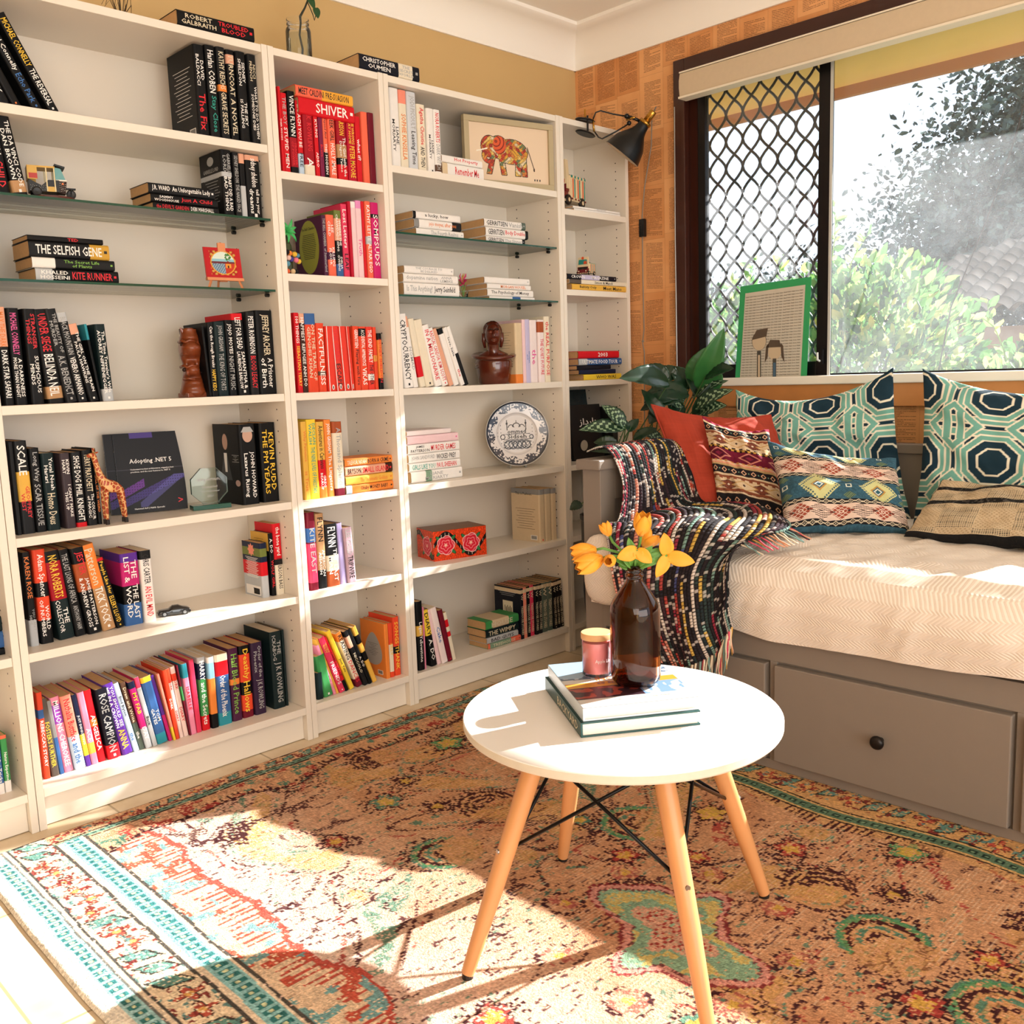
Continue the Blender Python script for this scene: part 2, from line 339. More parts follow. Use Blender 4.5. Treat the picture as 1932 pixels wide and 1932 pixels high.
b = MB(); b.tube([(.0,1.36,-.02),(.0,1.362,-.5),(.001,1.36,-.98)], .0022, mat('bead_chain', '#9a948c', .3, metal=.6), n=5); b.build('pull_chain', bl)

# ------------------------------------------------------------------ bookcases
m_lam = mat('white_laminate', '#ebe1d2', .35, spec=.5); m_hole = mat('peg_hole_shadow', '#20170f', .9)
m_gedge = mat('green_glass_edge', '#1d4a38', .15); m_gshelf = glass_mat('shelf_glass', (.90, .96, .91), 0, .01)
m_blk = mat('black_plastic', '#121212', .4)
def bookcase(x0, x1, shelves, glass, label, tops=True, name='bookcase'):
    r = empty(name, (x0, 0, 0), 0, label, 'bookcase'); w = x1 - x0; T = .018; D = .28
    def sp(n, mb, bev=.0012): return mb.build(n, r, bevel=bev)
    for k, xa in ((0, 0.0007), (1, w - T - .0007)):
        b = MB(); b.box(xa, xa + T, 0, D, .0, 2.02, m_lam); h = b; xs = xa + T + .0003 if k == 0 else xa - .0003
        for yy in (.05, .215):
            zz = .18
            while zz < 1.94:
                if all(abs(zz - s) > .03 for s in shelves + glass):
                    vs = [(xs, yy + .0026*math.cos(a), zz + .0026*math.sin(a)) for a in np.linspace(0, 2*math.pi, 9)[:-1]]
                    h.add(vs, [tuple(range(8)) if k == 0 else tuple(range(8))[::-1]], m_hole)
                zz += .032
        sp('side_panel', b)
    b = MB(); b.box(T+.001, w-T-.001, .002, D-.006, 1.998, 2.0185, m_lam); sp('top_panel', b)
    b = MB(); b.box(T+.001, w-T-.001, D-.009, D-.006, .0, 1.998, m_lam); sp('back_panel', b, 0)
    b = MB(); b.box(T+.001, w-T-.001, .022, .038, .002, shelves[0]-.022, m_lam); sp('plinth', b)
    for i, z in enumerate(shelves):
        b = MB(); b.box(T+.001, w-T-.001, .001 if i == 0 else .003, D-.010, z-.022, z, m_lam); sp('shelf', b)
    for z in glass:
        b = MB(); b.box(T+.002, w-T-.002, .012, D-.018, z-.006, z, m_gshelf); g = sp('glass_shelf', b, 0)
        e = MB(); e.box(T+.002, w-T-.002, .0105, .0118, z-.006, z, m_gedge); e.box(w-T-.0025, w-T-.001, .012, D-.018, z-.006, z, m_gedge); e.build('glass_edge', g)
        for yy in (.05, .215):
            for xx in (T, w-T): p = MB(); p.tube([(xx, yy, z-.0125), (xx + (.012 if xx == T else -.012), yy, z-.0125)], .0055, m_blk, n=8); p.build('shelf_pin', g)
    return r
WIDE = [.105, .453, .74, 1.058, 1.752]
bookcase(-1.6, -.8, [.105, .453, .74, 1.058, 1.752], [], 'white bookcase cut off at the left edge, children\'s books in its bottom')
bookcase(-.8, 0, WIDE, [1.355, 1.552], 'wide white bookcase with black books and two glass shelves')
bookcase(0, .4, [.106, .455, .735, 1.058, 1.402, 1.687], [], 'narrow white bookcase with red, pink, orange and yellow rows')
bookcase(.4, 1.2, [.103, .452, .738, 1.058, 1.752], [1.357, 1.552], 'wide white bookcase holding white books, plate and painted box')
bookcase(1.2, 1.6, [.105, .455, .735, 1.058, 1.401, 1.695], [], 'narrow white bookcase in the corner with clamped black lamp')
ROWS=[
('topmost shelf, leaning left end','black thrillers on the top shelf',1.752,0.03,[
(-0.7008,0.0226,0.1978,0.4109,'black','JILL|MARK','w',''),
(-0.6734,0.0207,0.2051,0.4465,'black','AS TIME/GOES BY','o',''),
(-0.6283,0.024,0.2181,0.4748,'black','Michael Connelly|Echo Park','wb',''),
(-0.5894,0.024,0.2283,0.4659,'black','MICHAEL CONNELLY|THE REVERSAL','yw',''),
]),
('topmost shelf, black right-hand group','black thrillers on the top shelf',1.752,0.03,[
(-0.2068,0.0314,0.238,0.0,'black','DAVID/BALDACCI|The Fix','wr',''),
(-0.1724,0.0303,0.243,0.0,'black','Harlan COBEN|Stay Close','wt',''),
(-0.1382,0.0261,0.246,0.0,'charcoal','KATHY REICHS|GRAVE SECRETS','cc','.4,.47,orange'),
(-0.1087,0.0247,0.244,0.0,'black','TURNCOAT|A NOVEL','cc','.05,.15,peach'),
(-0.0822,0.0296,0.244,0.0,'black','SIDNEY/SHELDON|THE SKY/IS FALLING','ww',''),
(-0.0455,0.0265,0.244,0.0,'charcoal','NICCI/FRENCH|WHAT TO DO WHEN/SOMEONE DIES','cw',''),
]),
('upper glass shelf, leaning left end','black paperbacks on the upper glass shelf',1.552,0.03,[
(-0.7309,0.0306,0.1734,0.0639,'black','DIGITAL|CHILD','wr',''),
(-0.6938,0.0343,0.1809,0.1456,'black','THE DA VINCI CODE/DAN BROWN','w','.82,.97,tan'),
]),
('upper glass shelf, black right-hand group','black paperbacks on the upper glass shelf',1.552,0.03,[
(-0.1499,0.0323,0.176,0.0,'black','GABRIELLE/LORD|BABY DID A BAD/BAD THING','sw','.33,.4,silver'),
(-0.1131,0.0182,0.174,0.0,'charcoal','SIDNEY SHELDON|THE NAKED FACE','ss',''),
(-0.093,0.0166,0.173,0.0,'silver','|','w','0,.15,peach;.15,.5,black'),
(-0.0736,0.0455,0.173,0.0,'black','sidney sheldon|tell me your/dreams','ww','0,.08,peach'),
]),
('black row left of carved figure','black paperbacks on the fourth shelf',1.058,0.035,[
(-0.7618,0.0223,0.233,0.0,'black','MAX THE DARK|DARK STAR SAFARI','ow','0,.4,peach'),
(-0.7374,0.0293,0.231,0.0,'black','MICHAEL CONNELLY|A DARKNESS/MORE THAN NIGHT','pw',''),
(-0.7003,0.0315,0.23,0.0,'black','STRANGER/THINGS|SUSPICIOUS/MINDS','rw',''),
(-0.6609,0.0395,0.2296,0.0702,'black','UNDER SIEGE|BELINDA NEIL','rw','.82,.95,tan'),
(-0.6198,0.0289,0.2311,0.1354,'charcoal','THE BEAUTY OF/MURDER|A.K. BENEDICT','ss',''),
(-0.5898,0.0241,0.2233,0.1445,'charcoal','BLACK MOUNTAIN|VENERO ARMANNO','sw','0,.1,silver'),
(-0.5609,0.0251,0.1967,0.1949,'black','THE GIRL ON THE TRAIN/PAULA HAWKINS','w','0,.13,peach'),
(-0.5346,0.007,0.1963,0.1144,'black','|','w','0,.2,teal'),
(-0.5268,0.0284,0.1951,0.037,'darkteal',"The Time Traveler's Wife/AUDREY NIFFENEGGER",'w','.84,1,silver'),
]),
('black row right of carved figure','black paperbacks on the fourth shelf',1.058,0.035,[
(-0.2342,0.0074,0.1932,0.0508,'black','|','w',''),
(-0.2259,0.0195,0.203,0.0,'black','Can the Rough Breaks|HAPPY KIDS','wy',''),
(-0.2055,0.0339,0.206,0.0,'darkteal','JOHN GRISHAM|THE KING OF TORTS','ss',''),
(-0.1703,0.0244,0.211,0.0,'black','JOJO MOYES|NIGHT MUSIC','ws',''),
(-0.144,0.0359,0.2291,0.0352,'black','LEFT FOR DEAD|SAMANTHA &/LAURENCE BARLOW','ww','0,.08,red'),
(-0.1052,0.0287,0.234,0.0,'charcoal','PETER ROBINSON|BLOOD LEGACY','wr',''),
(-0.0745,0.0555,0.24,0.0,'black','JEFFREY ARCHER|A Prisoner/of Birth','cw',''),
]),
('dark row left of giraffe','dark hardbacks beside the giraffe',0.74,0.06,[
(-0.7576,0.0107,0.23,0.0,'charcoal','|','w',''),
(-0.7455,0.0317,0.231,0.0,'charcoal','SCALE|GEOFFREY/WEST','wr','.33,.65,gold'),
(-0.7117,0.0249,0.211,0.0,'black','Long Way|SCAR TISSUE','ss',''),
(-0.6845,0.0321,0.196,0.0,'darkteal','Yuval Noah/Harari|Homo Deus','wc',''),
(-0.6411,0.0252,0.193,0.0,'mauvegrey',"KEVIN/HART|I CAN'T MAKE/THIS UP",'ww',''),
(-0.6136,0.0264,0.193,0.0,'charcoal','SHOE DOG|PHIL KNIGHT','ww','.94,1,red'),
(-0.5857,0.0256,0.196,0.0,'charcoal','TERRY PRATCHETT|The COLOUR/of MAGIC','cw',''),
(-0.5589,0.0103,0.199,0.0,'black','|CALL OF THE WEIRD','oo',''),
]),
('large dark hardbacks behind glass award','political biographies at the shelf end',0.74,0.06,[
(-0.1427,0.0541,0.235,0.0,'black',' |JOHN HOWARD/Lazarus Rising','ww',''),
(-0.0754,0.0538,0.235,0.0,'black','KEVIN RUDD/THE PM YEARS|','yw',''),
]),
('colourful row beside toy car','thick paperbacks beside the toy car',0.453,0.07,[
(-0.7518,0.0202,0.241,0.0,'black',"KAREN ROSE|YOU CAN'T/HIDE",'os','.72,1,silver'),
(-0.7266,0.0316,0.243,0.0,'orangered','Adam Spencer|WORLD/OF NUMBERS','ww','.35,.5,black;.75,1,black'),
(-0.6815,0.0398,0.2338,0.0833,'darkred','NORA ROBERTS|THE/COLLECTOR','yw','0,.12,black;.55,1,darkteal'),
(-0.6398,0.0281,0.2334,0.1083,'black','THE LAST LIONS OF AFRICA|ANTHONY HAM','ss',''),
(-0.6093,0.0363,0.2335,0.1147,'black','JESTER|JAMES PATTERSON/& ANDREW GROSS','rw','.18,.5,rust'),
(-0.5709,0.035,0.2381,0.1609,'orange','Patterson|TICK TOCK','cw','.5,1,tan'),
(-0.5335,0.0214,0.1992,0.2047,'black','People Like Her|ELLERY LLOYD','yy','.0,.04,red'),
(-0.5088,0.0494,0.198,0.0,'magenta','THE/LIST &|THE LAST/WORD','ww','.0,.12,purple;.45,.7,black;.7,1,denim'),
(-0.4575,0.0327,0.199,0.0,'white','CHRIS CARTER|AN EVIL MIND','kr','0,.12,charcoal'),
]),
('group at right end, above star-patterned book','worn paperbacks at the shelf end',0.453,0.07,[
(-0.0967,0.0248,0.166,0.0,'navy','|','w','.1,.25,olive;.35,.6,red;.6,1,silver'),
(-0.0643,0.0154,0.191,0.0,'black','A. DO|WOLF GIRL','wr',''),
(-0.0478,0.0288,0.218,0.0,'cream','the bone yard|JEFFERSON BASS','wk','0,.5,red;.5,.58,black'),
]),
("children's row, bottom shelf","children's paperbacks on the bottom shelf",0.105,0.06,[
(-0.7569,0.0146,0.23,0.0,'orangered',"|REBECCA'S STORY",'cw','.2,.3,denim'),
(-0.7388,0.0195,0.2104,0.0579,'taupe',"|FOSTER'S FURTHER",'yy',''),
(-0.7184,0.0109,0.2015,0.0726,'grey','|','w','.5,1,denim'),
(-0.7065,0.0239,0.2068,0.0894,'pink','MILLIONS|CHEROKEE','ww','.1,.35,purple2'),
(-0.6808,0.0282,0.205,0.0987,'salmon','Nathalia Buttface|and the','rb','.55,1,paleblue'),
(-0.6515,0.0127,0.2021,0.1065,'navy','JUST DISGUSTING|','ww','.55,.85,yellow;.85,1,purple'),
(-0.6374,0.0183,0.2031,0.1018,'pink','|ACE','ww','.7,.85,gold'),
(-0.618,0.0194,0.2042,0.1078,'red','|ANGELICA','pw','.4,.5,orange'),
(-0.5938,0.0344,0.1999,0.0961,'navyblack','ROSE CAMPION|','sw','.8,1,red'),
(-0.5555,0.0295,0.2092,0.1756,'purple','YOU SHOULD SEE/ME IN A CROWN|ANNA','wy',''),
(-0.5241,0.0158,0.2059,0.1951,'paleblue','Enid Blyton|the','kb',''),
(-0.507,0.0145,0.2034,0.1831,'brown','Draw and Write|the','cw','.6,1,greygreen'),
(-0.4907,0.0177,0.2,0.1724,'magenta','MY FAB|DAY','yw','0,.1,navy;.7,1,silver'),
(-0.4708,0.0134,0.2082,0.1749,'silver','B|Back','sk','0,.15,pinkred'),
(-0.4557,0.0301,0.2018,0.1658,'denim','|TOM/GATES','kw','0,.08,yellow;.85,1,teal'),
(-0.4231,0.0101,0.2026,0.1881,'purple','|','w','0,.2,purple;.6,1,magenta'),
(-0.4118,0.0071,0.2026,0.1596,'salmon','|','w','.8,1,yellow'),
(-0.404,0.0109,0.2072,0.1062,'orangered','DORK|','w',''),
(-0.3916,0.0109,0.2086,0.1223,'whitered','DORK|DIARY','rr','0,.2,orangered'),
(-0.379,0.0141,0.2114,0.1138,'whitered','DORK|DIARY','rr','.1,.2,orangered'),
(-0.3642,0.0047,0.2132,0.1069,'maroon','|','w','.3,.5,green'),
(-0.3584,0.017,0.2114,0.0643,'pink','ISABELLE|','rr','0,.2,teal'),
(-0.3403,0.015,0.2171,0.0355,'pinkred','|','w',''),
(-0.322,0.0245,0.217,0.0,'white','HARRY|and the Secrets','ww','0,.08,silver;.08,.3,navy;.3,.8,green;.8,1,red'),
(-0.2948,0.0215,0.212,0.0,'white','|','w','.08,.3,paleblue2;.3,.8,orange;.8,1,black'),
(-0.2711,0.042,0.213,0.0,'cream','|Order of the Phoenix','ww','.1,.3,red;.3,.82,denim;.82,1,teal'),
(-0.2262,0.0314,0.221,0.0,'plum','Half Blood Prince|','gg','.42,.5,orange'),
(-0.1919,0.0355,0.221,0.0,'orangered','Deathly|Hallows','yy','0,.12,black;.5,.68,black;.9,1,maroon'),
(-0.1541,0.0373,0.222,0.0,'darkplum','Order of the/Phoenix|J K ROWLING','ss',''),
(-0.0897,0.041,0.241,0.0,'darkteal','THE/ICKABOG|J K ROWLING','ss',''),
(-0.0475,0.008,0.24,0.0,'darkteal','|','w',''),
]),
('red row on highest shelf, narrow bookcase','red books under two lying books',1.687,0.03,[
(0.0435,0.0086,0.239,0.0,'red','TIGER WOODS|','w',''),
(0.0529,0.0196,0.224,0.0,'red','THE BOY|STUPID MEN','sw',''),
(0.0761,0.0253,0.234,0.0,'black','VINCE FLYNN|TRANSFER/OF POWER','wr','.55,.9,darkred'),
(0.1027,0.0182,0.212,0.0,'red','SARACH YOU BE|FREE','wk','.7,1,paleblue'),
(0.1219,0.0344,0.193,0.0,'darkred','J.K. ROWLING|A','rw','.82,1,cream'),
(0.1591,0.0143,0.197,0.0,'red','KYUNG|ADRO','ww',''),
(0.1764,0.0148,0.198,0.0,'plum2','|Brave','wr',''),
(0.1922,0.0148,0.198,0.0,'coral','Beyond And|THIS MODERN','kw','.6,1,black'),
(0.2081,0.0252,0.195,0.0,'coral','GEEK GIRL|HOLLY SMALE','kw',''),
(0.239,0.0359,0.197,0.0,'darkred','LARSSON|The Girl with the/Dragon Tattoo','yw','.45,.65,tan;.65,.75,black;.75,1,red'),
(0.2774,0.0314,0.199,0.0,'crimson','THE WRONG/WAY HOME|PETER MOORE','yy',''),
(0.3104,0.0196,0.2,0.0,'red','what if?|','wk',''),
(0.3315,0.0241,0.216,0.0,'coral','|','r',''),
(0.3569,0.0241,0.218,0.0,'maroon','|','ww',''),
]),
('pink row beside pompoms, narrow bookcase','pink books beside the pompoms',1.402,0.03,[
(0.1649,0.0152,0.18,0.0,'plum','THE BELL CHAMBER|of Summerland','ss',''),
(0.1826,0.0291,0.183,0.0,'coral','LEE/CHILD|KILLING/FLOOR','ww','.6,.72,plum'),
(0.2139,0.0252,0.199,0.0,'peach','WHERE THE/CRAWDADS SING|DELIA/OWENS','ww','0,.12,olive;.45,.8,black;.8,1,denim'),
(0.2407,0.0219,0.22,0.0,'pinkred','Lost Letters|LEAF','wk',''),
(0.2632,0.0107,0.229,0.0,'crimson','|','w',''),
(0.2747,0.0187,0.23,0.0,'palepink','|','w','0,.08,white'),
(0.2944,0.0215,0.235,0.0,'palepink','|Truth','pp','0,.1,pinklilac'),
(0.3166,0.0103,0.235,0.0,'red','|','w',''),
(0.3279,0.0212,0.236,0.0,'coral','KATHY LETTE|ALTAR EGO','ww','.45,.55,silver'),
(0.3512,0.0298,0.235,0.0,'hotpink','SOMPSUDS|','ww','.15,.2,black'),
]),
('orange-red row on middle shelf, narrow bookcase','orange-red books on the middle shelf',1.058,0.03,[
(0.0474,0.0178,0.235,0.0,'red','100 THINGS|SEBASTIAN TERRY','wy',''),
(0.066,0.0188,0.233,0.0,'darkbrown','HAPPIEST|REFUGEE ANH DO','ww','0,.12,peach'),
(0.0856,0.0385,0.234,0.0,'orangered','ON THE TRAIL OF/GENGHIS KHAN|','cw','0,.14,denim'),
(0.1252,0.0288,0.206,0.0,'orangered','FACTFULNESS|','ww','.7,.76,brown'),
(0.1557,0.0285,0.197,0.0,'redorange','|','wk','0,1,redorange'),
(0.1853,0.0272,0.1972,0.0422,'redorange','THE GREAT|ESCAPE','rk',''),
(0.2138,0.0267,0.1972,0.0445,'redorange','|','wk',''),
(0.2414,0.0133,0.1972,0.0425,'redorange','|','wk',''),
(0.2559,0.0218,0.198,0.0,'orangered','GERRITSEN|Playing with Fire','wk',''),
(0.279,0.0284,0.197,0.0,'orangered','ACCIDENTAL APPRENTICE|VIKAS','ww','.03,.15,black'),
(0.3083,0.0254,0.197,0.0,'redorange','THE KIND FAMILY|THE OTHER','wk','.75,.85,white'),
(0.335,0.013,0.196,0.0,'orangered','ANGELA/LAMAN|','rk','.45,.55,gold'),
(0.3489,0.0162,0.177,0.0,'orange','SIDNEY SHELDON|','rk','0,.12,black;.8,1,black'),
]),
('yellow upright row, narrow bookcase','yellow books on the fifth shelf',0.735,0.03,[
(0.0469,0.0198,0.237,0.0,'gold','Why Patience|is True','oo',''),
(0.0678,0.0342,0.242,0.0,'yellow','DECLAN/WALSH|THE NINE LIVES OF PAKISTAN','tt',''),
(0.1033,0.0276,0.233,0.0,'gold','Adventures in Caravans|GREG/BEARUP','kw','.5,.85,red;.85,1,orange'),
(0.132,0.0255,0.238,0.0,'orange','JOHN GRISHAM|The Litigators','ww',''),
(0.1587,0.0357,0.23,0.0,'cream','A Thousand Splendid|','ss','0,.15,rust;.9,1,maroon'),
]),
('five upright paperbacks, narrow bookcase','paperbacks on the sixth shelf',0.455,0.025,[
(0.0437,0.0291,0.242,0.0,'maroon','KITE EAST|','ss','.2,.38,denim;.4,.9,pinkred'),
(0.0741,0.0309,0.234,0.0,'tan','FLYNN|AMERICAN/ASSASSIN','kw','.75,1,black'),
(0.1065,0.047,0.197,0.0,'charcoal','FLYNN|THE LAST/MAN','ww','.5,.75,cream;.75,1,rust'),
(0.1549,0.0239,0.1941,0.0356,'lilac','|','ww',''),
(0.1808,0.033,0.1772,0.0495,'mauve','LEE CHILD|TRIPWIRE','sk',''),
]),
('leaning row, bottom of narrow bookcase','leaning paperbacks on the bottom shelf',0.106,0.03,[
(0.0446,0.0214,0.086,0.0,'darkteal','|','w',''),
(0.0702,0.0339,0.1391,0.1747,'green','|','w',''),
(0.1052,0.0109,0.1793,0.3057,'pink','|THE JOURNEY','kk',''),
(0.1172,0.0095,0.2008,0.3287,'gold','|','w',''),
(0.1279,0.021,0.2029,0.3298,'pinkred','WHAT/KATY|FRIENDS','yw',''),
(0.1507,0.0118,0.2031,0.3617,'red','CAKES IN SPACE|','kw','.8,1,black'),
(0.1683,0.0175,0.2213,0.3617,'yellow','|Jess Yale','kk',''),
(0.1969,0.0224,0.206,0.3566,'cream','READING|DANCES','kr','0,.15,orange;.85,1,maroon'),
(0.2228,0.0161,0.2062,0.3456,'charcoal','|NICCOLO','cc','.1,.3,peach'),
(0.242,0.0142,0.2108,0.3638,'black','|A. DO','sw',''),
(0.2593,0.0173,0.2127,0.3468,'gold','|','kk','.15,.3,black;.45,.6,black'),
]),
('orange trio at right end, narrow bookcase','orange paperbacks on the bottom shelf',0.106,0.03,[
(0.3124,0.0162,0.186,0.0,'orange','|','k',''),
(0.3302,0.0174,0.186,0.0,'orangered','SILLY|','yw','.4,.9,cream'),
(0.3509,0.0256,0.2,0.0,'orangered','SONGS THANK|','yw','.5,.62,black'),
]),
('white upright row beside elephant picture','white novels beside the elephant picture',1.752,0.03,[
(0.4448,0.0368,0.242,0.0,'white','|LIANE/MORIARTY','kk','.22,.36,white'),
(0.4832,0.0314,0.242,0.0,'cream','|SOPHIE KINSELLA','oo','0,.17,salmon'),
(0.5162,0.0384,0.243,0.0,'palegrey','JODI PICOULT|Leaving Time','sk',''),
(0.5571,0.0349,0.212,0.0,'cream','Agatha Christie|AND THEN','rk',''),
(0.5941,0.0291,0.204,0.0,'white','|LIANE/MORIARTY','kk',''),
(0.6245,0.0287,0.205,0.0,'white','NORA ROBERTS|DARK WITCH','rs','.85,.95,brown'),
]),
('white row left of wooden bust','white paperbacks leaning left of the bust',1.058,0.03,[
(0.4498,0.0383,0.2387,0.0789,'white','CRYPTOCURRENCY|','kk',''),
(0.4895,0.0195,0.2324,0.1447,'white','|NOMAD','ss','0,.15,peach'),
(0.5181,0.0243,0.2264,0.1734,'cream','|','kk','.55,.85,red'),
(0.5444,0.0356,0.2229,0.1869,'cream','|','rk',''),
(0.5819,0.0297,0.2078,0.2375,'white','IN A MILLIONAIRE|','rr',''),
(0.6147,0.0271,0.2001,0.303,'white','RADICAL CANDOR|KIM SCOTT','rr',''),
(0.6458,0.0203,0.2008,0.3442,'peach','|','rr',''),
(0.6682,0.0249,0.2024,0.3226,'white','|','ss','0,.1,black'),
(0.6963,0.0189,0.2074,0.3613,'white','love, hate|the','kr',''),
(0.7183,0.0159,0.2126,0.3722,'white','|','kw','.45,1,black'),
]),
('pale row right of wooden bust','pale paperbacks right of the bust',1.058,0.035,[
(0.9712,0.0381,0.217,0.0,'oldpaper','|','k','.85,1,orange'),
(1.0103,0.0166,0.23,0.0,'palepink','|','w',''),
(1.028,0.0241,0.231,0.0,'palelilac','|Women/and','bb',''),
(1.0532,0.0382,0.229,0.0,'whitepink','|the','pp',''),
(1.093,0.0329,0.23,0.0,'whitepink','|THE QUIET FUTURE','rr','.03,.2,rust'),
(1.1281,0.0306,0.243,0.0,'cream','the REAL PURPOSE|','rr',''),
]),
('board-book trio beside painted box',"cream children's board books",0.452,0.03,[
(1.0644,0.0304,0.204,0.0,'oldpaper','|','kr','0,.1,grey'),
(1.0991,0.0319,0.203,0.0,'oldpaper','|','kr','0,.1,grey'),
(1.1365,0.0274,0.201,0.0,'oldpaper','|','kr','0,.1,grey'),
]),
('leaning row, bottom of wide right bookcase','small paperbacks left of the lying stack',0.103,0.02,[
(0.4416,0.0279,0.24,0.0,'black','|Logan Yellowstone','ww','.35,.5,gold'),
(0.4704,0.005,0.217,0.0,'pink','|','w',''),
(0.5003,0.0266,0.2052,0.1481,'black','DIARY|A. DO','kw','.0,.45,yellow'),
(0.5289,0.0167,0.2049,0.1959,'palepink','|','ss',''),
(0.5476,0.0268,0.2088,0.2152,'whitepink','Cake|','br',''),
(0.5768,0.0196,0.1937,0.1963,'maroon','|','r',''),
(0.5976,0.0154,0.1805,0.1985,'cream','|','r','.15,.3,red;.4,.5,red'),
]),
('dark series row, bottom right','matching dark series on the bottom shelf',0.103,0.02,[
(0.937,0.0176,0.194,0.0,'navyblack','W|TREEHOUSE STORIES','cc','.03,.1,oldpaper'),
(0.9556,0.0172,0.194,0.0,'salmon','W|TREEHOUSE STORIES','cc','.03,.1,oldpaper'),
(0.9739,0.0189,0.195,0.0,'black','W|TREEHOUSE STORIES','cc','.03,.1,oldpaper'),
(0.9937,0.021,0.195,0.0,'pinkred','W|TREEHOUSE STORIES','cc','.03,.1,oldpaper'),
(1.0157,0.0197,0.195,0.0,'black','W|TREEHOUSE STORIES','cc','.03,.1,oldpaper'),
(1.0365,0.0203,0.194,0.0,'charcoal','W|TREEHOUSE STORIES','cc','.03,.1,oldpaper'),
(1.0579,0.0303,0.194,0.0,'greygreen','W|TREEHOUSE STORIES','cc','.03,.1,oldpaper'),
(1.0893,0.0296,0.193,0.0,'greygreen','W|TREEHOUSE STORIES','cc','.03,.1,oldpaper'),
(1.12,0.02,0.1921,0.0369,'black','W|TREEHOUSE STORIES','cc','.03,.1,oldpaper'),
(1.1411,0.0174,0.1923,0.0552,'black','W|TREEHOUSE STORIES','cc','.03,.1,oldpaper'),
(1.1596,0.0213,0.1933,0.0599,'black','W|TREEHOUSE STORIES','cc','.03,.1,oldpaper'),
]),
('bottom shelf of far left bookcase',"children's books in the far left bookcase",0.105,0.05,[
(-0.882,0.0139,0.159,0.0,'red','|Stories','cw',''),
(-0.867,0.014,0.152,0.0,'denim','|Mini Tricks','cw','0,.06,salmon;.82,1,white'),
(-0.8519,0.0153,0.147,0.0,'green','|Nature Experiments','cw','0,.06,coral;.8,1,white'),
]),
]
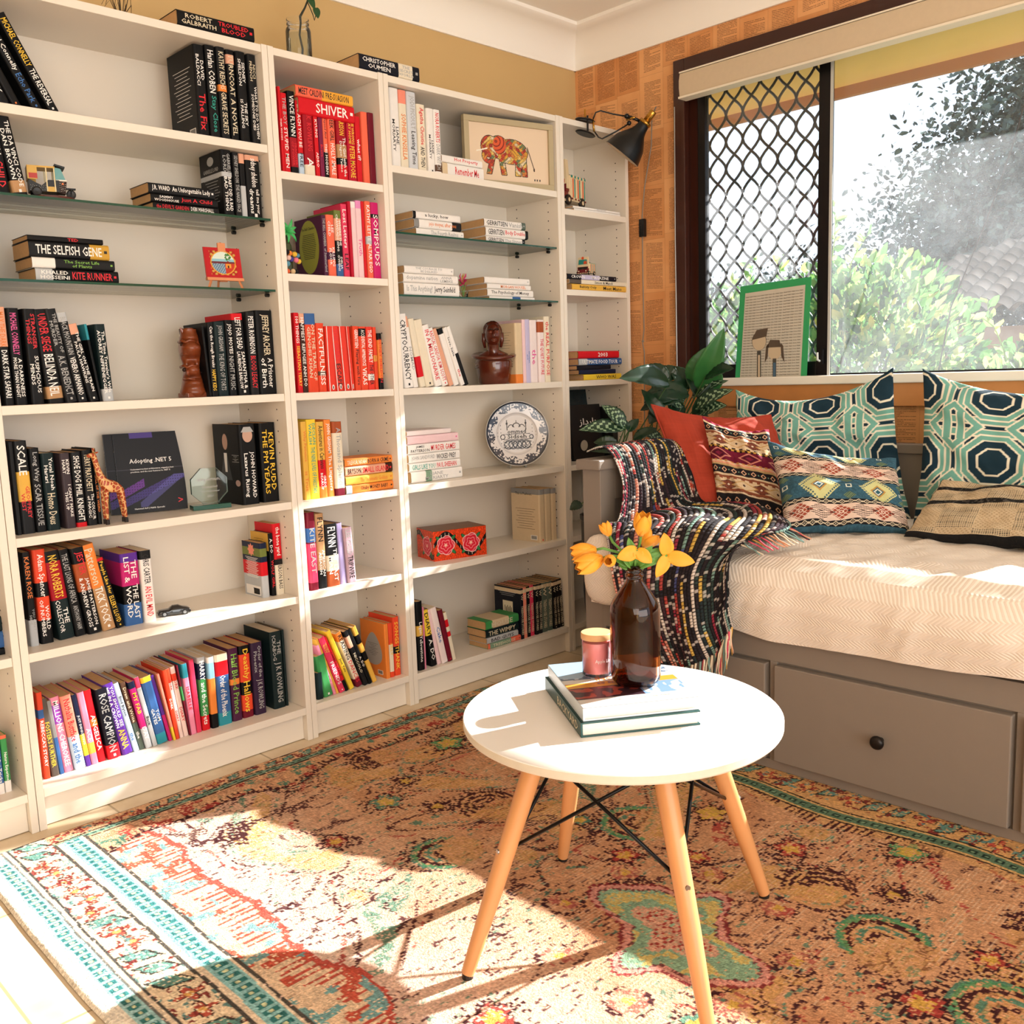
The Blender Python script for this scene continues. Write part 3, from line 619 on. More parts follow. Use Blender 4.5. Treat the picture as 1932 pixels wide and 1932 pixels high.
STACKS=[
('on top of wide left bookcase','books lying on top of the bookcases',2.02,0.004,[
(-0.2582,0.2227,0.039,'black','ROBERT/GALBRAITH|TROUBLED/BLOOD','cr',''),
]),
('on top of narrow bookcase','books lying on top of the bookcases',2.02,0.004,[
(0.317,0.2321,0.045,'navyblack','CHRISTOPHER/OUMEN|THE/SECRET/WORLD','ws','.64,.88,cream'),
]),
('in stack on upper glass shelf','black paperbacks lying on the upper glass shelf',1.552,0.03,[
(-0.3543,0.1866,0.018,'black',"the DEVIL'S GARDEN|DEBI MARSHALL",'rw',''),
(-0.3586,0.189,0.022,'black','SAMMY/WOODHOUSE|Just A Child','wr',''),
(-0.3626,0.1873,0.027,'charcoal','J.R. WARD|An Unforgettable Lady','ww',''),
]),
('in stack on lower glass shelf','dark paperbacks lying on the lower glass shelf',1.355,0.03,[
(-0.6636,0.2015,0.031,'black','KHALED/HOSSEINI|KITE RUNNER','wr','0,.2,silver'),
(-0.669,0.1995,0.026,'charcoal','|The Secret Life/of Plants','kg','0,.27,white'),
(-0.6731,0.1925,0.038,'charcoal','THE SELFISH GENE|','wk','.75,1,gold2'),
(-0.6743,0.1804,0.013,'black','|TED','wr',''),
]),
('lying across red row, narrow bookcase','red books lying across the red row',1.862,0.025,[
(0.1068,0.1955,0.048,'red','|SHIVER','kw',''),
(0.0995,0.2004,0.032,'coral','MEET CALDINI|PRE-SUASION','kk','.45,1,orangeyellow'),
]),
('in yellow lying stack, narrow bookcase','books lying beside the yellow row',0.735,0.03,[
(0.1965,0.1845,0.028,'orange','|Obaby MONEY BABY','kk','0,.12,paleblue'),
(0.1969,0.1841,0.028,'gold','|The Undomestic Goddess','oo',''),
(0.1964,0.1846,0.031,'peach','BRYSON|SMALL ISLAND','kr','.85,1,darkbrown'),
(0.1961,0.1849,0.024,'orange','TREVOR NOAH|BORN A CRIME','ck',''),
]),
('below elephant picture, wide right bookcase','pale books lying beside the elephant picture',1.752,0.03,[
(0.6523,0.1864,0.044,'white','|Remember Me','kr','0,.12,oldpaper'),
(0.6514,0.183,0.024,'white','|Hot Property','kr','.1,.28,white'),
]),
('in left stack, higher glass shelf of wide right bookcase','white paperbacks on the upper glass shelf',1.552,0.03,[
(0.5274,0.2069,0.023,'white','|The Fourth Realms','os',''),
(0.5211,0.2042,0.029,'white','|jojo moyes, after you','oo','0,.1,grey;.8,1,charcoal'),
(0.5172,0.2044,0.024,'white','a lucky, how|','ks','0,.06,black'),
]),
('in right stack, higher glass shelf of wide right bookcase','white paperbacks on the upper glass shelf',1.552,0.03,[
(0.839,0.1927,0.02,'white','GERRITSEN|The Sinner','ks','.93,1,black'),
(0.8391,0.2104,0.032,'white','GERRITSEN|Body Double','kr','.93,1,black'),
(0.8337,0.2039,0.027,'white','GERRITSEN|Vanish','ks','.9,1,greygreen'),
]),
('in left stack, lower glass shelf of wide right bookcase','white books on the lower glass shelf',1.357,0.03,[
(0.4649,0.2392,0.042,'white','Is This Anything?|Jerry Seinfeld','sk',''),
(0.4647,0.235,0.029,'white','dopamine nation|ANNA/LEMBKE','ss',''),
(0.4702,0.2111,0.025,'white','THE COURAGE TO/BE DISLIKED|','ss',''),
]),
('in right stack, lower glass shelf of wide right bookcase','white books on the lower glass shelf',1.357,0.03,[
(0.8445,0.2285,0.01,'white','|','ss','.5,.68,denim'),
(0.836,0.2312,0.025,'white','The Psychology of Money|','kk',''),
(0.8354,0.2194,0.018,'white','|MORGAN HOUSEL','so',''),
(0.824,0.2253,0.023,'white','|','ss',''),
]),
('in white stack beside plate','white thrillers stacked beside the plate',0.738,0.06,[
(0.4808,0.2285,0.039,'white','LIANE/MORIARTY|','ss','.28,.4,greengrey'),
(0.4742,0.2282,0.029,'white','GIRLS LIKE YOU|PAUL SHEEHAN','tr',''),
(0.4736,0.2278,0.03,'white','JOHN SANDFORD|WICKED PREY','sk',''),
(0.4722,0.229,0.033,'white','JAMES/PATTERSON|MURDER GAMES','kr',''),
(0.4718,0.2259,0.029,'palepink','|','pp',''),
(0.4712,0.1934,0.017,'whitepink','|','pp',''),
]),
('in comic stack, bottom shelf','comic paperbacks lying on the bottom shelf',0.103,0.02,[
(0.7643,0.1687,0.02,'greengrey','TREEHOUSE|','ck','0,.06,coral;.7,1,coral'),
(0.7598,0.1602,0.023,'silver','BAD GUYS|','kk',''),
(0.7563,0.1667,0.029,'darkteal','THE WIMPY|','cc',''),
(0.7579,0.1666,0.032,'green','HOUSE|','cc','.2,.7,oldpaper'),
]),
('under ceramic bus','white books under the ceramic bus',1.695,0.006,[
(1.277,0.2749,0.008,'white','|','ss',''),
(1.2716,0.278,0.008,'white','|GREATEST HITS','ss',''),
]),
('under small toy bus','magazines under the small toy bus',1.401,0.006,[
(1.2544,0.3266,0.023,'gold','Babbity Only|Meet Mano','kk',''),
(1.2409,0.3401,0.017,'cream','|Simon & Mandi','kk','0,.2,taupe'),
(1.2301,0.2903,0.019,'navyblack','CROWN|MAGAZINE','ww','.28,.65,palelilac'),
]),
('in stack above black framed book','books on the shelf above the framed book',1.058,0.008,[
(1.3124,0.2306,0.023,'yellow','|WHO WAS','kk',''),
(1.2859,0.2222,0.018,'navy','|','ww',''),
(1.2757,0.2024,0.017,'navyblack','|','ww',''),
(1.285,0.2621,0.026,'denim','ULTIMATE FOOD TOUR|','ww','0,.2,silver'),
(1.2838,0.2474,0.029,'red','|2003','ww',''),
]),
('on middle shelf of far left bookcase','dark books in the far left bookcase',0.453,0.05,[
(-0.8754,0.0564,0.017,'black','|NIGHT','ww',''),
(-0.8737,0.0547,0.042,'denim','|OCEAN','ww',''),
(-0.8693,0.0503,0.038,'darkteal','|','ww',''),
]),
]
# ------------------------------------------------------------------ books
PAL = dict(black='#0b0c0e', charcoal='#191a1c', navyblack='#11131f', navy='#17203c', darkteal='#122325', mauvegrey='#3d3338', silver='#b9bcbe', grey='#8b8a88', peach='#e0a487', red='#d01622', darkred='#a01322', crimson='#b80f2e', maroon='#6d1226',
 orangered='#e0482a', redorange='#df3a2b', orange='#e8863a', rust='#a5502a', tan='#b88d62', gold='#e3b04a', gold2='#c79a3c', yellow='#ecc93a', orangeyellow='#f0ab3c', cream='#e6dac2', oldpaper='#d8c19d', white='#ece7e1', whitered='#ecd0c6', whitepink='#ecdcd9', palegrey='#cfd2d6',
 paleblue='#bcd0e2', paleblue2='#8fc4e0', palepink='#ecc9cc', palelilac='#c3bbd8', lilac='#a79ac8', mauve='#b89aa6', pinklilac='#e48fc0', pink='#e78aa6', pinkred='#dd3c5e', hotpink='#c81f6c', magenta='#c0246f', plum='#4a1f3e', plum2='#7c1f45', darkplum='#33203a', purple='#5b2f94', purple2='#a04ab8',
 salmon='#ee8f78', coral='#ee6a4e', denim='#38619a', teal='#2f8e9e', green='#3f9150', greengrey='#7f9c82', greygreen='#56645a', olive='#6f7a3a', brown='#5f4434', darkbrown='#3a2219', taupe='#5a5048', greyface='#b49a90')
WORD = dict(black='black', charcoal='charcoal', navyblack='midnight-blue', navy='navy', darkteal='dark teal', mauvegrey='mauve-grey', silver='silvery', grey='grey', peach='peach', red='red', darkred='dark red', crimson='crimson', maroon='maroon', orangered='orange-red', redorange='scarlet', orange='orange', rust='rust', tan='tan', gold='golden', gold2='golden', yellow='yellow', orangeyellow='amber', cream='cream', oldpaper='old-paper-coloured', white='white', whitered='white-and-red', whitepink='pinkish white', palegrey='pale grey', paleblue='pale blue', paleblue2='sky-blue', palepink='pale pink', palelilac='pale lilac', lilac='lilac', mauve='mauve', pinklilac='lilac', pink='pink', pinkred='pink-red', hotpink='hot-pink', magenta='magenta', plum='dark plum', plum2='plum', darkplum='dark purple', purple='purple', purple2='violet', salmon='salmon', coral='coral', denim='blue', teal='teal', green='green', greengrey='grey-green', greygreen='dull green', olive='olive', brown='brown', darkbrown='dark brown', taupe='taupe', greyface='grey')
TC = dict(w='#f2eee8', k='#1a1a1a', r='#d8202c', y='#f0c43a', g='#7fb24a', o='#e07a32', b='#3a6fb0', t='#2a9a8a', c='#ddd0b2', s='#a8a8a6', p='#e05a9a')
TW = dict(w='white', k='black', r='red', y='yellow', g='green', o='orange', b='blue', t='teal', c='cream', s='grey', p='pink')
ORD = ['', 'second', 'third', 'fourth', 'fifth', 'sixth', 'seventh', 'eighth', 'ninth', 'tenth', 'eleventh', 'twelfth', 'thirteenth', 'fourteenth', 'fifteenth', 'sixteenth', 'seventeenth', 'eighteenth', 'nineteenth', 'twentieth', 'twenty-first', 'twenty-second', 'twenty-third', 'twenty-fourth', 'twenty-fifth', 'twenty-sixth', 'twenty-seventh', 'twenty-eighth', 'twenty-ninth', 'thirtieth', 'thirty-first', 'thirty-second']
def bm_(c): return mat('cover_' + WORD[c].replace(' ', '_') + '_' + c, PAL[c], .5, spec=.25, noise_amt=.05, noise_scale=60)
def tm_(c): return mat('print_' + TW[c], TC[c], .45)
m_page = mat('aged_page_block', '#c69c6c', .9, noise_amt=.12, noise_scale=120, bump=.2)
m_page2 = mat('pale_page_block', '#dccbb0', .9, noise_amt=.08, noise_scale=120, bump=.2)
def make_book(w, h, d, color, text, tcs, bands, rot=(0,0,0), loc=(0,0,0), parent_kind='paperback_book', horizontal=False, extra=None):
    root = empty(parent_kind, loc, rot=rot)
    w = max(w - .0006, .003); ro = min(w * .28, .008); t = .0012
    def prof(i):
        x0 = i; x1 = w - i
        pts = [(x0, d)]
        for a in np.linspace(0, math.pi/2, 4): pts.append((x0 + (ro - i*.6) * (1 - math.cos(a)) * .9, ro * .8 * (1 - math.sin(a)) + i))
        q = [(w - p[0], p[1]) for p in pts][::-1]
        return pts + q
    P = prof(0); I = prof(t); n = len(P)
    bl = []
    for b_ in [s for s in bands.split(';') if s]:
        a0, a1, c = b_.split(','); bl.append((float(a0), float(a1), c))
    cuts = sorted(set([0., 1.] + [x for b_ in bl for x in b_[:2]]))
    mb = MB(); vs = []
    for c in cuts: vs += [(p[0], p[1], h * (1 - c)) for p in P]
    for k in range(len(cuts) - 1):
        mid = (cuts[k] + cuts[k+1]) / 2; cc = color
        for b_ in bl:
            if b_[0] <= mid <= b_[1]: cc = b_[2]
        fs_s = [(k*n+i, (k+1)*n+i, (k+1)*n+i+1, k*n+i+1) for i in range(n-1)]
        o = len(mb.v)
        mb.add([v for v in vs[k*n:(k+2)*n]], [(i, n+i, n+i+1, i+1) for i in range(n-1)], bm_(cc))
    # inside faces and rims
    mb.add([(p[0], p[1], z) for z in (h, 0) for p in I], [(i+1, n+i+1, n+i, i) for i in range(n-1)], bm_(color))
    for z, fl in ((h, 0), (0, 1)):
        vv = [(p[0], p[1], z) for p in P] + [(p[0], p[1], z) for p in I]
        mb.add(vv, [((i, i+1, n+i+1, n+i) if not fl else (i, n+i, n+i+1, i+1)) for i in range(n-1)], bm_(color))
    # lettering on the spine
    yt = -.0004; m0, m1 = .12 * w, .88 * w
    segs = text.split('|'); spans = [(.05, .52), (.55, .9)] if len(segs) > 1 and segs[1] and segs[0] else ([(.08, .9)] if segs[0] else [None, (.3, .88)])
    for si, sg in enumerate(segs):
        if not sg or si >= len(spans) or spans[si] is None: continue
        a0, a1 = spans[si]; lines = sg.split('/'); c = tcs[min(si, len(tcs)-1)]; nl = len(lines)
        if len(segs) > 1 and segs[0] and segs[1]:
            L0, L1 = max(map(len, segs[0].split('/'))), max(map(len, segs[1].split('/'))); f = .06 + .84 * min(.68, max(.32, L0 / (L0 + L1 + .01)))
            a0, a1 = (.05, f - .015) if si == 0 else (f + .015, .92)
        for li, ln in enumerate(lines):
            hh = (m1 - m0) / nl; 
            put_text(mb, ln, tm_(c), (m0 + (nl - 1 - li) * hh + hh * .1, yt, h * (1 - a0)), (0, 0, -1), (1, 0, 0), h * (a1 - a0), hh * .78)
    if w > .018 and h > .1 and int(h*1e4) % 2: mb.box(w*.42, w*.60, yt - .0001, yt + .0002, h*.03, h*.03 + w*.2, tm_(tcs[-1]))
    if extra: extra(mb, w, h, d)
    cv = mb.build('cover', root)
    pm = m_page2 if (color in ('silver', 'paleblue', 'white', 'whitepink', 'palegrey') and not horizontal) or (w > .03 and color in ('darkteal', 'navy')) else m_page
    pg = MB(); pg.box(t + .0002, w - t - .0002, ro * .8 + t, d - .002, .0012, h - .0015, pm); pg.build('pages', root)
    return root
BOOKS = {}
def label_book(color, tcs, text, where):
    a, b = (text.split('|') + [''])[:2]; s = []
    if a: s.append(TW[tcs[0]])
    if b: s.append(TW[tcs[min(1, len(tcs)-1)]])
    s = list(dict.fromkeys(s)); lab = WORD[color] + ' book' + ((' with ' + ' and '.join(s) + ' lettering') if s else ' with plain spine') + ', ' + where
    if len(lab.split()) > 16: lab = WORD[color] + ' book' + ((', ' + ' and '.join(s) + ' lettering') if s else '') + ', ' + where
    if len(lab.split()) > 16: lab = WORD[color] + ' book, ' + where
    return lab
def cover_lines(x, n, z0, z1, y0, y1, m):
    def f(mb, w, h, d):
        for i in range(n):
            z = z1 * h - (z1 - z0) * h * i / n; k = .15 * ((i * 7) % 5) / 5
            mb.box(-.0004, .0001, d*(y0+k), d*(y1-k), z - .0012, z, m)
    return f
def barcode(mb, d, h, y0, z0, s=1.):
    mb.box(-.0004, .0, y0, y0 + .034*s, z0, z0 + .018*s, tm_('w'))
    for i in range(12): mb.box(-.0006, -.0003, y0 + .003*s + i*.0024*s, y0 + .0044*s + i*.0024*s, z0 + .003*s, z0 + .016*s, tm_('k'))
def oval(mb, cy, cz, ry, rz, m, n=28): mb.add([(-.0004, cy + ry*math.cos(a), cz + rz*math.sin(a)) for a in np.linspace(0, 2*math.pi, n+1)[:-1]], [tuple(range(n))[::-1]], m)
def x_baldacci(mb, w, h, d):
    cover_lines(0, 14, .22, .78, .18, .82, tm_('w'))(mb, w, h, d); barcode(mb, d, h, d*.12, h*.04)
def x_lord(mb, w, h, d):
    put_text(mb, 'GABRIELLE LORD', tm_('s'), (-.0004, d*.85, h*.70), (0,-1,0), (0,0,1), d*.7, h*.06); cover_lines(0, 9, .2, .6, .15, .85, tm_('s'))(mb, w, h, d); oval(mb, d*.5, h*.87, d*.15, h*.07, tm_('s'))
def x_navy(mb, w, h, d):
    cover_lines(0, 17, .34, .72, .15, .85, tm_('w'))(mb, w, h, d); mb.box(-.0004, 0, d*.1, d*.9, h*.03, h*.2, tm_('w')); barcode(mb, d, h, d*.16, h*.05)
    vs = [(-.0004, d*.5 + math.cos(a)*d*(.13 if i % 2 else .2), h*.86 + math.sin(a)*d*(.13 if i % 2 else .2)) for i, a in enumerate(np.linspace(0, 2*math.pi, 17)[:-1])]; mb.add(vs, [tuple(range(16))[::-1]], bm_('salmon'))
def x_howard(mb, w, h, d):
    mb.add([(w*.5 + w*.3*math.cos(a), -.0006, h*.86 + h*.085*math.sin(a)) for a in np.linspace(0, 2*math.pi, 21)[:-1]], [tuple(range(20))], mat('portrait_skin', '#c09a86', .5)); mb.add([(w*.12, -.0007, h*.90), (w*.88, -.0007, h*.90), (w*.7, -.0007, h*.965), (w*.3, -.0007, h*.965)], [(0,1,2,3)], tm_('s')); oval(mb, d*.55, h*.78, d*.10, h*.10, mat('portrait_skin', '#c09a86', .5)); mb.add([(-.0004, d*.35, h*.3), (-.0004, d*.8, h*.3), (-.0004, d*.62, h*.64), (-.0004, d*.5, h*.64)], [(0,3,2,1)], mat('suit_dark_grey', '#33353a', .5)); mb.add([(-.0006, d*.52, h*.4), (-.0006, d*.6, h*.4), (-.0006, d*.62, h*.64), (-.0006, d*.5, h*.64)], [(0,3,2,1)], tm_('w'))
    cover_lines(0, 6, .52, .62, .06, .32, tm_('s'))(mb, w, h, d); oval(mb, d*.15, h*.27, d*.09, h*.04, bm_('greyface'))
def x_oval(mb, w, h, d):
    oval(mb, d*.5, h*.52, d*.36, h*.44, mat('olive_label', '#95963a', .5)); 
    for i in range(14): 
        z = h*(.72 - i*.03); k = d*(.04 + .06*abs(i-6)/6); mb.box(-.0007, -.0003, d*.2 + k, d*.8 - k, z, z + .0016, tm_('k'))
    put_text(mb, 'The Bell Chamber', tm_('k'), (-.0007, d*.75, h*.80), (0,-1,0), (0,0,1), d*.5, h*.05)
def x_wolf(mb, w, h, d): mb.box(-.0004, 0, .004, d, h*.72, h, bm_('gold')); cover_lines(0, 2, .84, .9, .3, .8, tm_('k'))(mb, w, h, d)
def x_tear(mb, w, h, d):
    vs = [(-.0004, d*.5 + d*.34*math.cos(a)*(1 - .35*math.sin(a)), h*.5 + h*.3*math.sin(a)) for a in np.linspace(0, 2*math.pi, 25)[:-1]]; mb.add(vs, [tuple(range(24))[::-1]], tm_('s')); cover_lines(0, 8, .35, .6, .3, .7, tm_('k'))(mb, w, h, d); barcode(mb, d, h, d*.15, h*.05, .8)
def x_paper(mb, w, h, d): cover_lines(0, 7, .55, .85, .15, .85, mat('pencil_grey', '#8c7a63', .7))(mb, w, h, d)
def x_board(mb, w, h, d):
    put_text(mb, 'This is Pusheen.', tm_('k'), (-.0004, d*.85, h*.88), (0,-1,0), (0,0,1), d*.6, h*.05)
    cover_lines(0, 9, .2, .62, .15, .85, bm_('brown'))(mb, w, h, d); barcode(mb, d, h, d*.1, h*.04)
def x_dark(mb, w, h, d):
    mb.box(-.0004, 0, d*.3, d*.68, h*.42, h*.72, tm_('c')); cover_lines(0, 3, .8, .9, .15, .85, tm_('s'))(mb, w, h, d)
    for i in range(6): mb.box(-.0007, -.0003, d*(.34+.05*i), d*(.36+.05*i), h*(.46+.03*(i%3)), h*(.6+.03*(i%2)), tm_('k'))
def x_stripe(mb, w, h, d):
    mb.box(w*.07, w*.15, -.0006, .0, .0, h, tm_('w')); mb.add([(w*.55 + w*.16*math.cos(a), -.0007, h*.065 + h*.04*math.sin(a)) for a in np.linspace(0, 2*math.pi, 17)[:-1]], [tuple(range(16))], tm_('w')); mb.add([(w*.55 + w*.07*math.cos(a), -.0009, h*.062 + h*.028*math.sin(a)) for a in np.linspace(0, 2*math.pi, 13)[:-1]], [tuple(range(12))], tm_('k'))
def x_magic(mb, w, h, d):
    put_text(mb, "IT'S MAGIC", tm_('s'), (w*.2, d*.1, h+.0004), (0,1,0), (-1,0,0), d*.7, w*.3)
EX = {('topmost shelf, black right-hand group', 0): x_baldacci, ('upper glass shelf, black right-hand group', 0): x_lord, ('large dark hardbacks behind glass award', 0): x_howard,
 ('group at right end, above star-patterned book', 0): x_navy, ('group at right end, above star-patterned book', 1): x_wolf, ('pink row beside pompoms, narrow bookcase', 0): x_oval, ('orange trio at right end, narrow bookcase', 0): x_tear,
 ('pale row right of wooden bust', 0): x_paper, ('board-book trio beside painted box', 0): x_board, ('dark series row, bottom right', 0): x_dark}
DEP = {'group at right end, above star-patterned book': .105, 'dark series row, bottom right': .14, 'board-book trio beside painted box': .15, 'orange trio at right end, narrow bookcase': .135, 'pink row beside pompoms, narrow bookcase': .15, 'large dark hardbacks behind glass award': .155}
REN = {'group at right end, above star-patterned book': 'group at right end, beyond toy car'}
for ph, grp, z, y0, L in ROWS:
    n = len(L)
    for i, (x, w_, h, th, col, tx, tc, bd) in enumerate(L):
        d = DEP.get(ph, min(.155, max(.11, h * .7)))
        where = ('leftmost' if i == 0 else 'rightmost' if i == n-1 else ORD[i] + ' from left') + ' in ' + REN.get(ph, ph)
        if n == 2: where = ('left' if i == 0 else 'right') + ' one of ' + REN.get(ph, ph)
        rise = 0
        if n > 20 and False: pass
        o = make_book(w_, h, min(d, .262 - y0), col, tx, tc, bd, (0, -th, 0), (x, y0 + .0015 * ((i * 5) % 4), z), 'hardback_book' if w_ > .05 else 'paperback_book', extra=EX.get((ph, i), x_stripe if col == 'redorange' and i < 9 else None))
        tag(o, label_book(col, tc, tx, where), 'book', grp)
for ph, grp, z, y0, L in STACKS:
    n = len(L); zz = z
    for i, (x, l, t, col, tx, tc, bd) in enumerate(L):
        d = min(.262 - y0, max(.1, l * .62))
        if l < .1: l, x = .2, x + l - .2
        where = ((('lowest' if i == 0 else 'topmost' if i == n-1 else ORD[n-1-i] + ' from top') + ' ') if n > 1 else '') + ph
        o = make_book(t, l, d, col, tx, tc, bd, (0, -math.pi/2, 0), (x + l, y0, zz + .0002), horizontal=True); zz += t
        tag(o, label_book(col, tc, tx, where), 'book', grp)
# ------------------------------------------------------------------ daybed
m_bed = mat('grey_beige_bed_paint', '#82776c', .5, noise_amt=.03, noise_scale=25)
bed = empty('daybed', (.69, -.52, 0), 0, 'grey wooden daybed with drawers standing under the window', 'daybed')
def bp(name, mb, bev=.002, par=bed, **k):
    o = mb.build(name, bevel=bev, **k); o.parent = par
    if par is bed: o.matrix_parent_inverse = Matrix.Translation((-.69, .52, 0))
    return o
YE = -2.61
for ya, yb in ((-.59, -.52), (YE, YE + .07)):
    b = MB(); b.box(.69, .76, ya, yb, 0, .795, m_bed); b.box(1.45, 1.52, ya, yb, 0, .795, m_bed)
    b.box(.76, 1.45, ya, yb, .70, .795, m_bed); b.box(.76, 1.45, ya, yb, .0, .40, m_bed); b.box(.76, 1.45, ya + .02, yb - .02, .40, .70, m_bed)
    n = 13
    for i in range(n):
        x = .762 + i * (.686 / n); b.box(x, x + .686 / n - .005, ya + .014, yb - .014, .40, .70, m_bed)
    bp('end_panel', b, .0015)
    b = MB(); b.box(.672, 1.535, ya - .012, yb + .012, .795, .826, m_bed); bp('end_cap', b, .004)
b = MB(); b.box(1.49, 1.52, YE + .07, -.59, .0, .80, m_bed); b.box(1.48, 1.53, YE + .07, -.59, .80, .83, m_bed); bp('back_panel', b, .003)
b = MB(); b.box(.70, .73, YE + .07, -.59, .01, .38, m_bed); b.box(.69, .7005, YE + .07, -.59, .312, .38, m_bed); b.box(.69, .7005, YE + .07, -.59, .01, .036, m_bed)
for y in (-.59, -1.1685, -1.781, -2.393): b.box(.69, .7005, y - .02 if y != -.59 else y - .012, y if y == -.59 else y - .0, .036, .312, m_bed)
b.box(.73, 1.49, YE + .07, -.59, .355, .38, m_bed)
bp('front_frame', b, .001)
m_knob = mat('dark_knob_metal', '#26221f', .35, metal=.6)
for y1, y0 in ((-.60, -1.163), (-1.190, -1.776), (-1.802, -2.388)):
    b = MB(); b.box(.672, .699, y0, y1, .041, .306, m_bed); dr = bp('drawer', b, .003)
    k = MB(); k.lathe([(.007, 0), (.006, .012), (.008, .015), (.016, .019), (.0175, .025), (.015, .031), (.007, .034)], m_knob, 20, Matrix.Translation((.672, (y0 + y1) / 2, .176)) @ Matrix.Rotation(-math.pi/2, 4, 'Y')); o = k.build('knob', dr, smooth=True)
# mattress under a quilted spread
m_spread = bpy.data.materials.new('white_quilted_cotton'); m_spread.use_nodes = True
def spread_nodes():
    nt = m_spread.node_tree; E_.nt = nt; b = nt.nodes['Principled BSDF']; b.inputs['Base Color'].default_value = (*rgb('#e9ddcf'), 1); b.inputs['Roughness'].default_value = .9
    tc = nt.nodes.new('ShaderNodeTexCoord'); sp = nt.nodes.new('ShaderNodeSeparateXYZ'); nt.links.new(tc.outputs['Object'], sp.inputs[0])
    y = E_(sp.outputs[1]); s = E_(sp.outputs[2]) - E_(sp.outputs[0]) * .9
    tri = E_.op('PINGPONG', s, .022); h = E_.op('PINGPONG', y + tri * 1.2, .0055) * 120
    n = nt.nodes.new('ShaderNodeTexNoise'); n.inputs['Scale'].default_value = 8; n.inputs['Detail'].default_value = 5; nt.links.new(tc.outputs['Object'], n.inputs['Vector'])
    bp_ = nt.nodes.new('ShaderNodeBump'); bp_.inputs['Strength'].default_value = .35; bp_.inputs['Distance'].default_value = .004
    nt.links.new((h + E_(n.outputs['Fac']) * 3).s, bp_.inputs['Height']); nt.links.new(bp_.outputs[0], b.inputs['Normal'])
    groove = h.lt(.12); mx = nt.nodes.new('ShaderNodeMix'); mx.data_type = 'RGBA'; nt.links.new((groove * .35).s, mx.inputs[0]); mx.inputs[6].default_value = (*rgb('#e9ddcf'), 1); mx.inputs[7].default_value = (*rgb('#cdb9a4'), 1); nt.links.new(mx.outputs[2], b.inputs['Base Color'])
spread_nodes()
def mat_pos(U, Vv):
    # v: across (0 back .. 1 hem), u: along the bed
    prof = np.array([(1.485, .50), (1.482, .575), (1.45, .597), (1.2, .600), (.95, .603), (.80, .600), (.72, .590), (.675, .565), (.652, .525), (.650, .47), (.658, .42), (.664, .384)])
    s = np.linspace(0, 1, len(prof)); t = Vv ** .9
    X = np.interp(t, s, prof[:, 0]); Z = np.interp(t, s, prof[:, 1])
    y0, y1 = -.603, -2.52; Y = y0 + (y1 - y0) * U
    e = np.clip(1 - (y0 - Y) / .06, 0, 1); k = 1 - np.sqrt(np.clip(1 - e ** 2, 0, 1)); X = X + k * .05 * np.clip((t - .5) * 4, 0, 1) ; Z = Z - k * .05 * np.clip(1.2 - t, 0, 1) * (Z > .5)
    top = np.clip((Z - .56) * 30, 0, 1); wr = (vn(X * 9 + Y * 14, Y * 5 - X * 9, 3) - .5) * .020 + (vn(X * 22 + Y * 30, Y * 9 - X * 25, 4) - .5) * .011
    Z = Z + wr * top * (.35 + .65 * vn(X * 3, Y * 3, 9)); side = np.clip((.70 - X) * 20, 0, 1) * np.clip((t - .6) * 6, 0, 1)
    X = X + ((vn(Y * 11, Z * 4, 6) - .5) * .018 + (vn(Y * 40 + Z * 18, Z * 9, 2) - .5) * .005) * side
    hem = np.clip((t - .85) / .15, 0, 1); Z = Z + hem * ((vn(Y * 5, Y * 0, 7) - .5) * .022); X = np.minimum(X, np.where(hem > .0, .668, 9)); Y = Y + .042 * np.clip((.700 - X) * 30, 0, 1) * np.clip(1 - U * 8, 0, 1)
    return X, Y, Z
mt = grid('mattress_under_spread', 520, 170, mat_pos, None, m_spread)
# close the ends and bottom
b = MB(); b.box(.70, 1.48, -2.515, -.610, .385, .57, m_spread); cr = b.build('mattress_core', bevel=.03)
mtr = empty('covered_mattress', (.67, -.6, .385), 0, 'thick mattress under a white quilted bedspread on the grey daybed', 'mattress')
for o in (mt, cr): o.parent = mtr; o.matrix_parent_inverse = Matrix.Translation((-.67, .6, -.385))
mt.name = 'bedspread'
b = MB(); b.ball((.655, -.632, .500), (.034, .072, .106), m_spread, 36, fn=lambda d: 1 / ((abs(d.x)**3.2 + abs(d.y)**3.2 + abs(d.z)**3.2) ** (1/3.2))); o = b.build('spread_corner', mtr, smooth=True); o.matrix_parent_inverse = Matrix.Translation((-.67, .6, -.385))

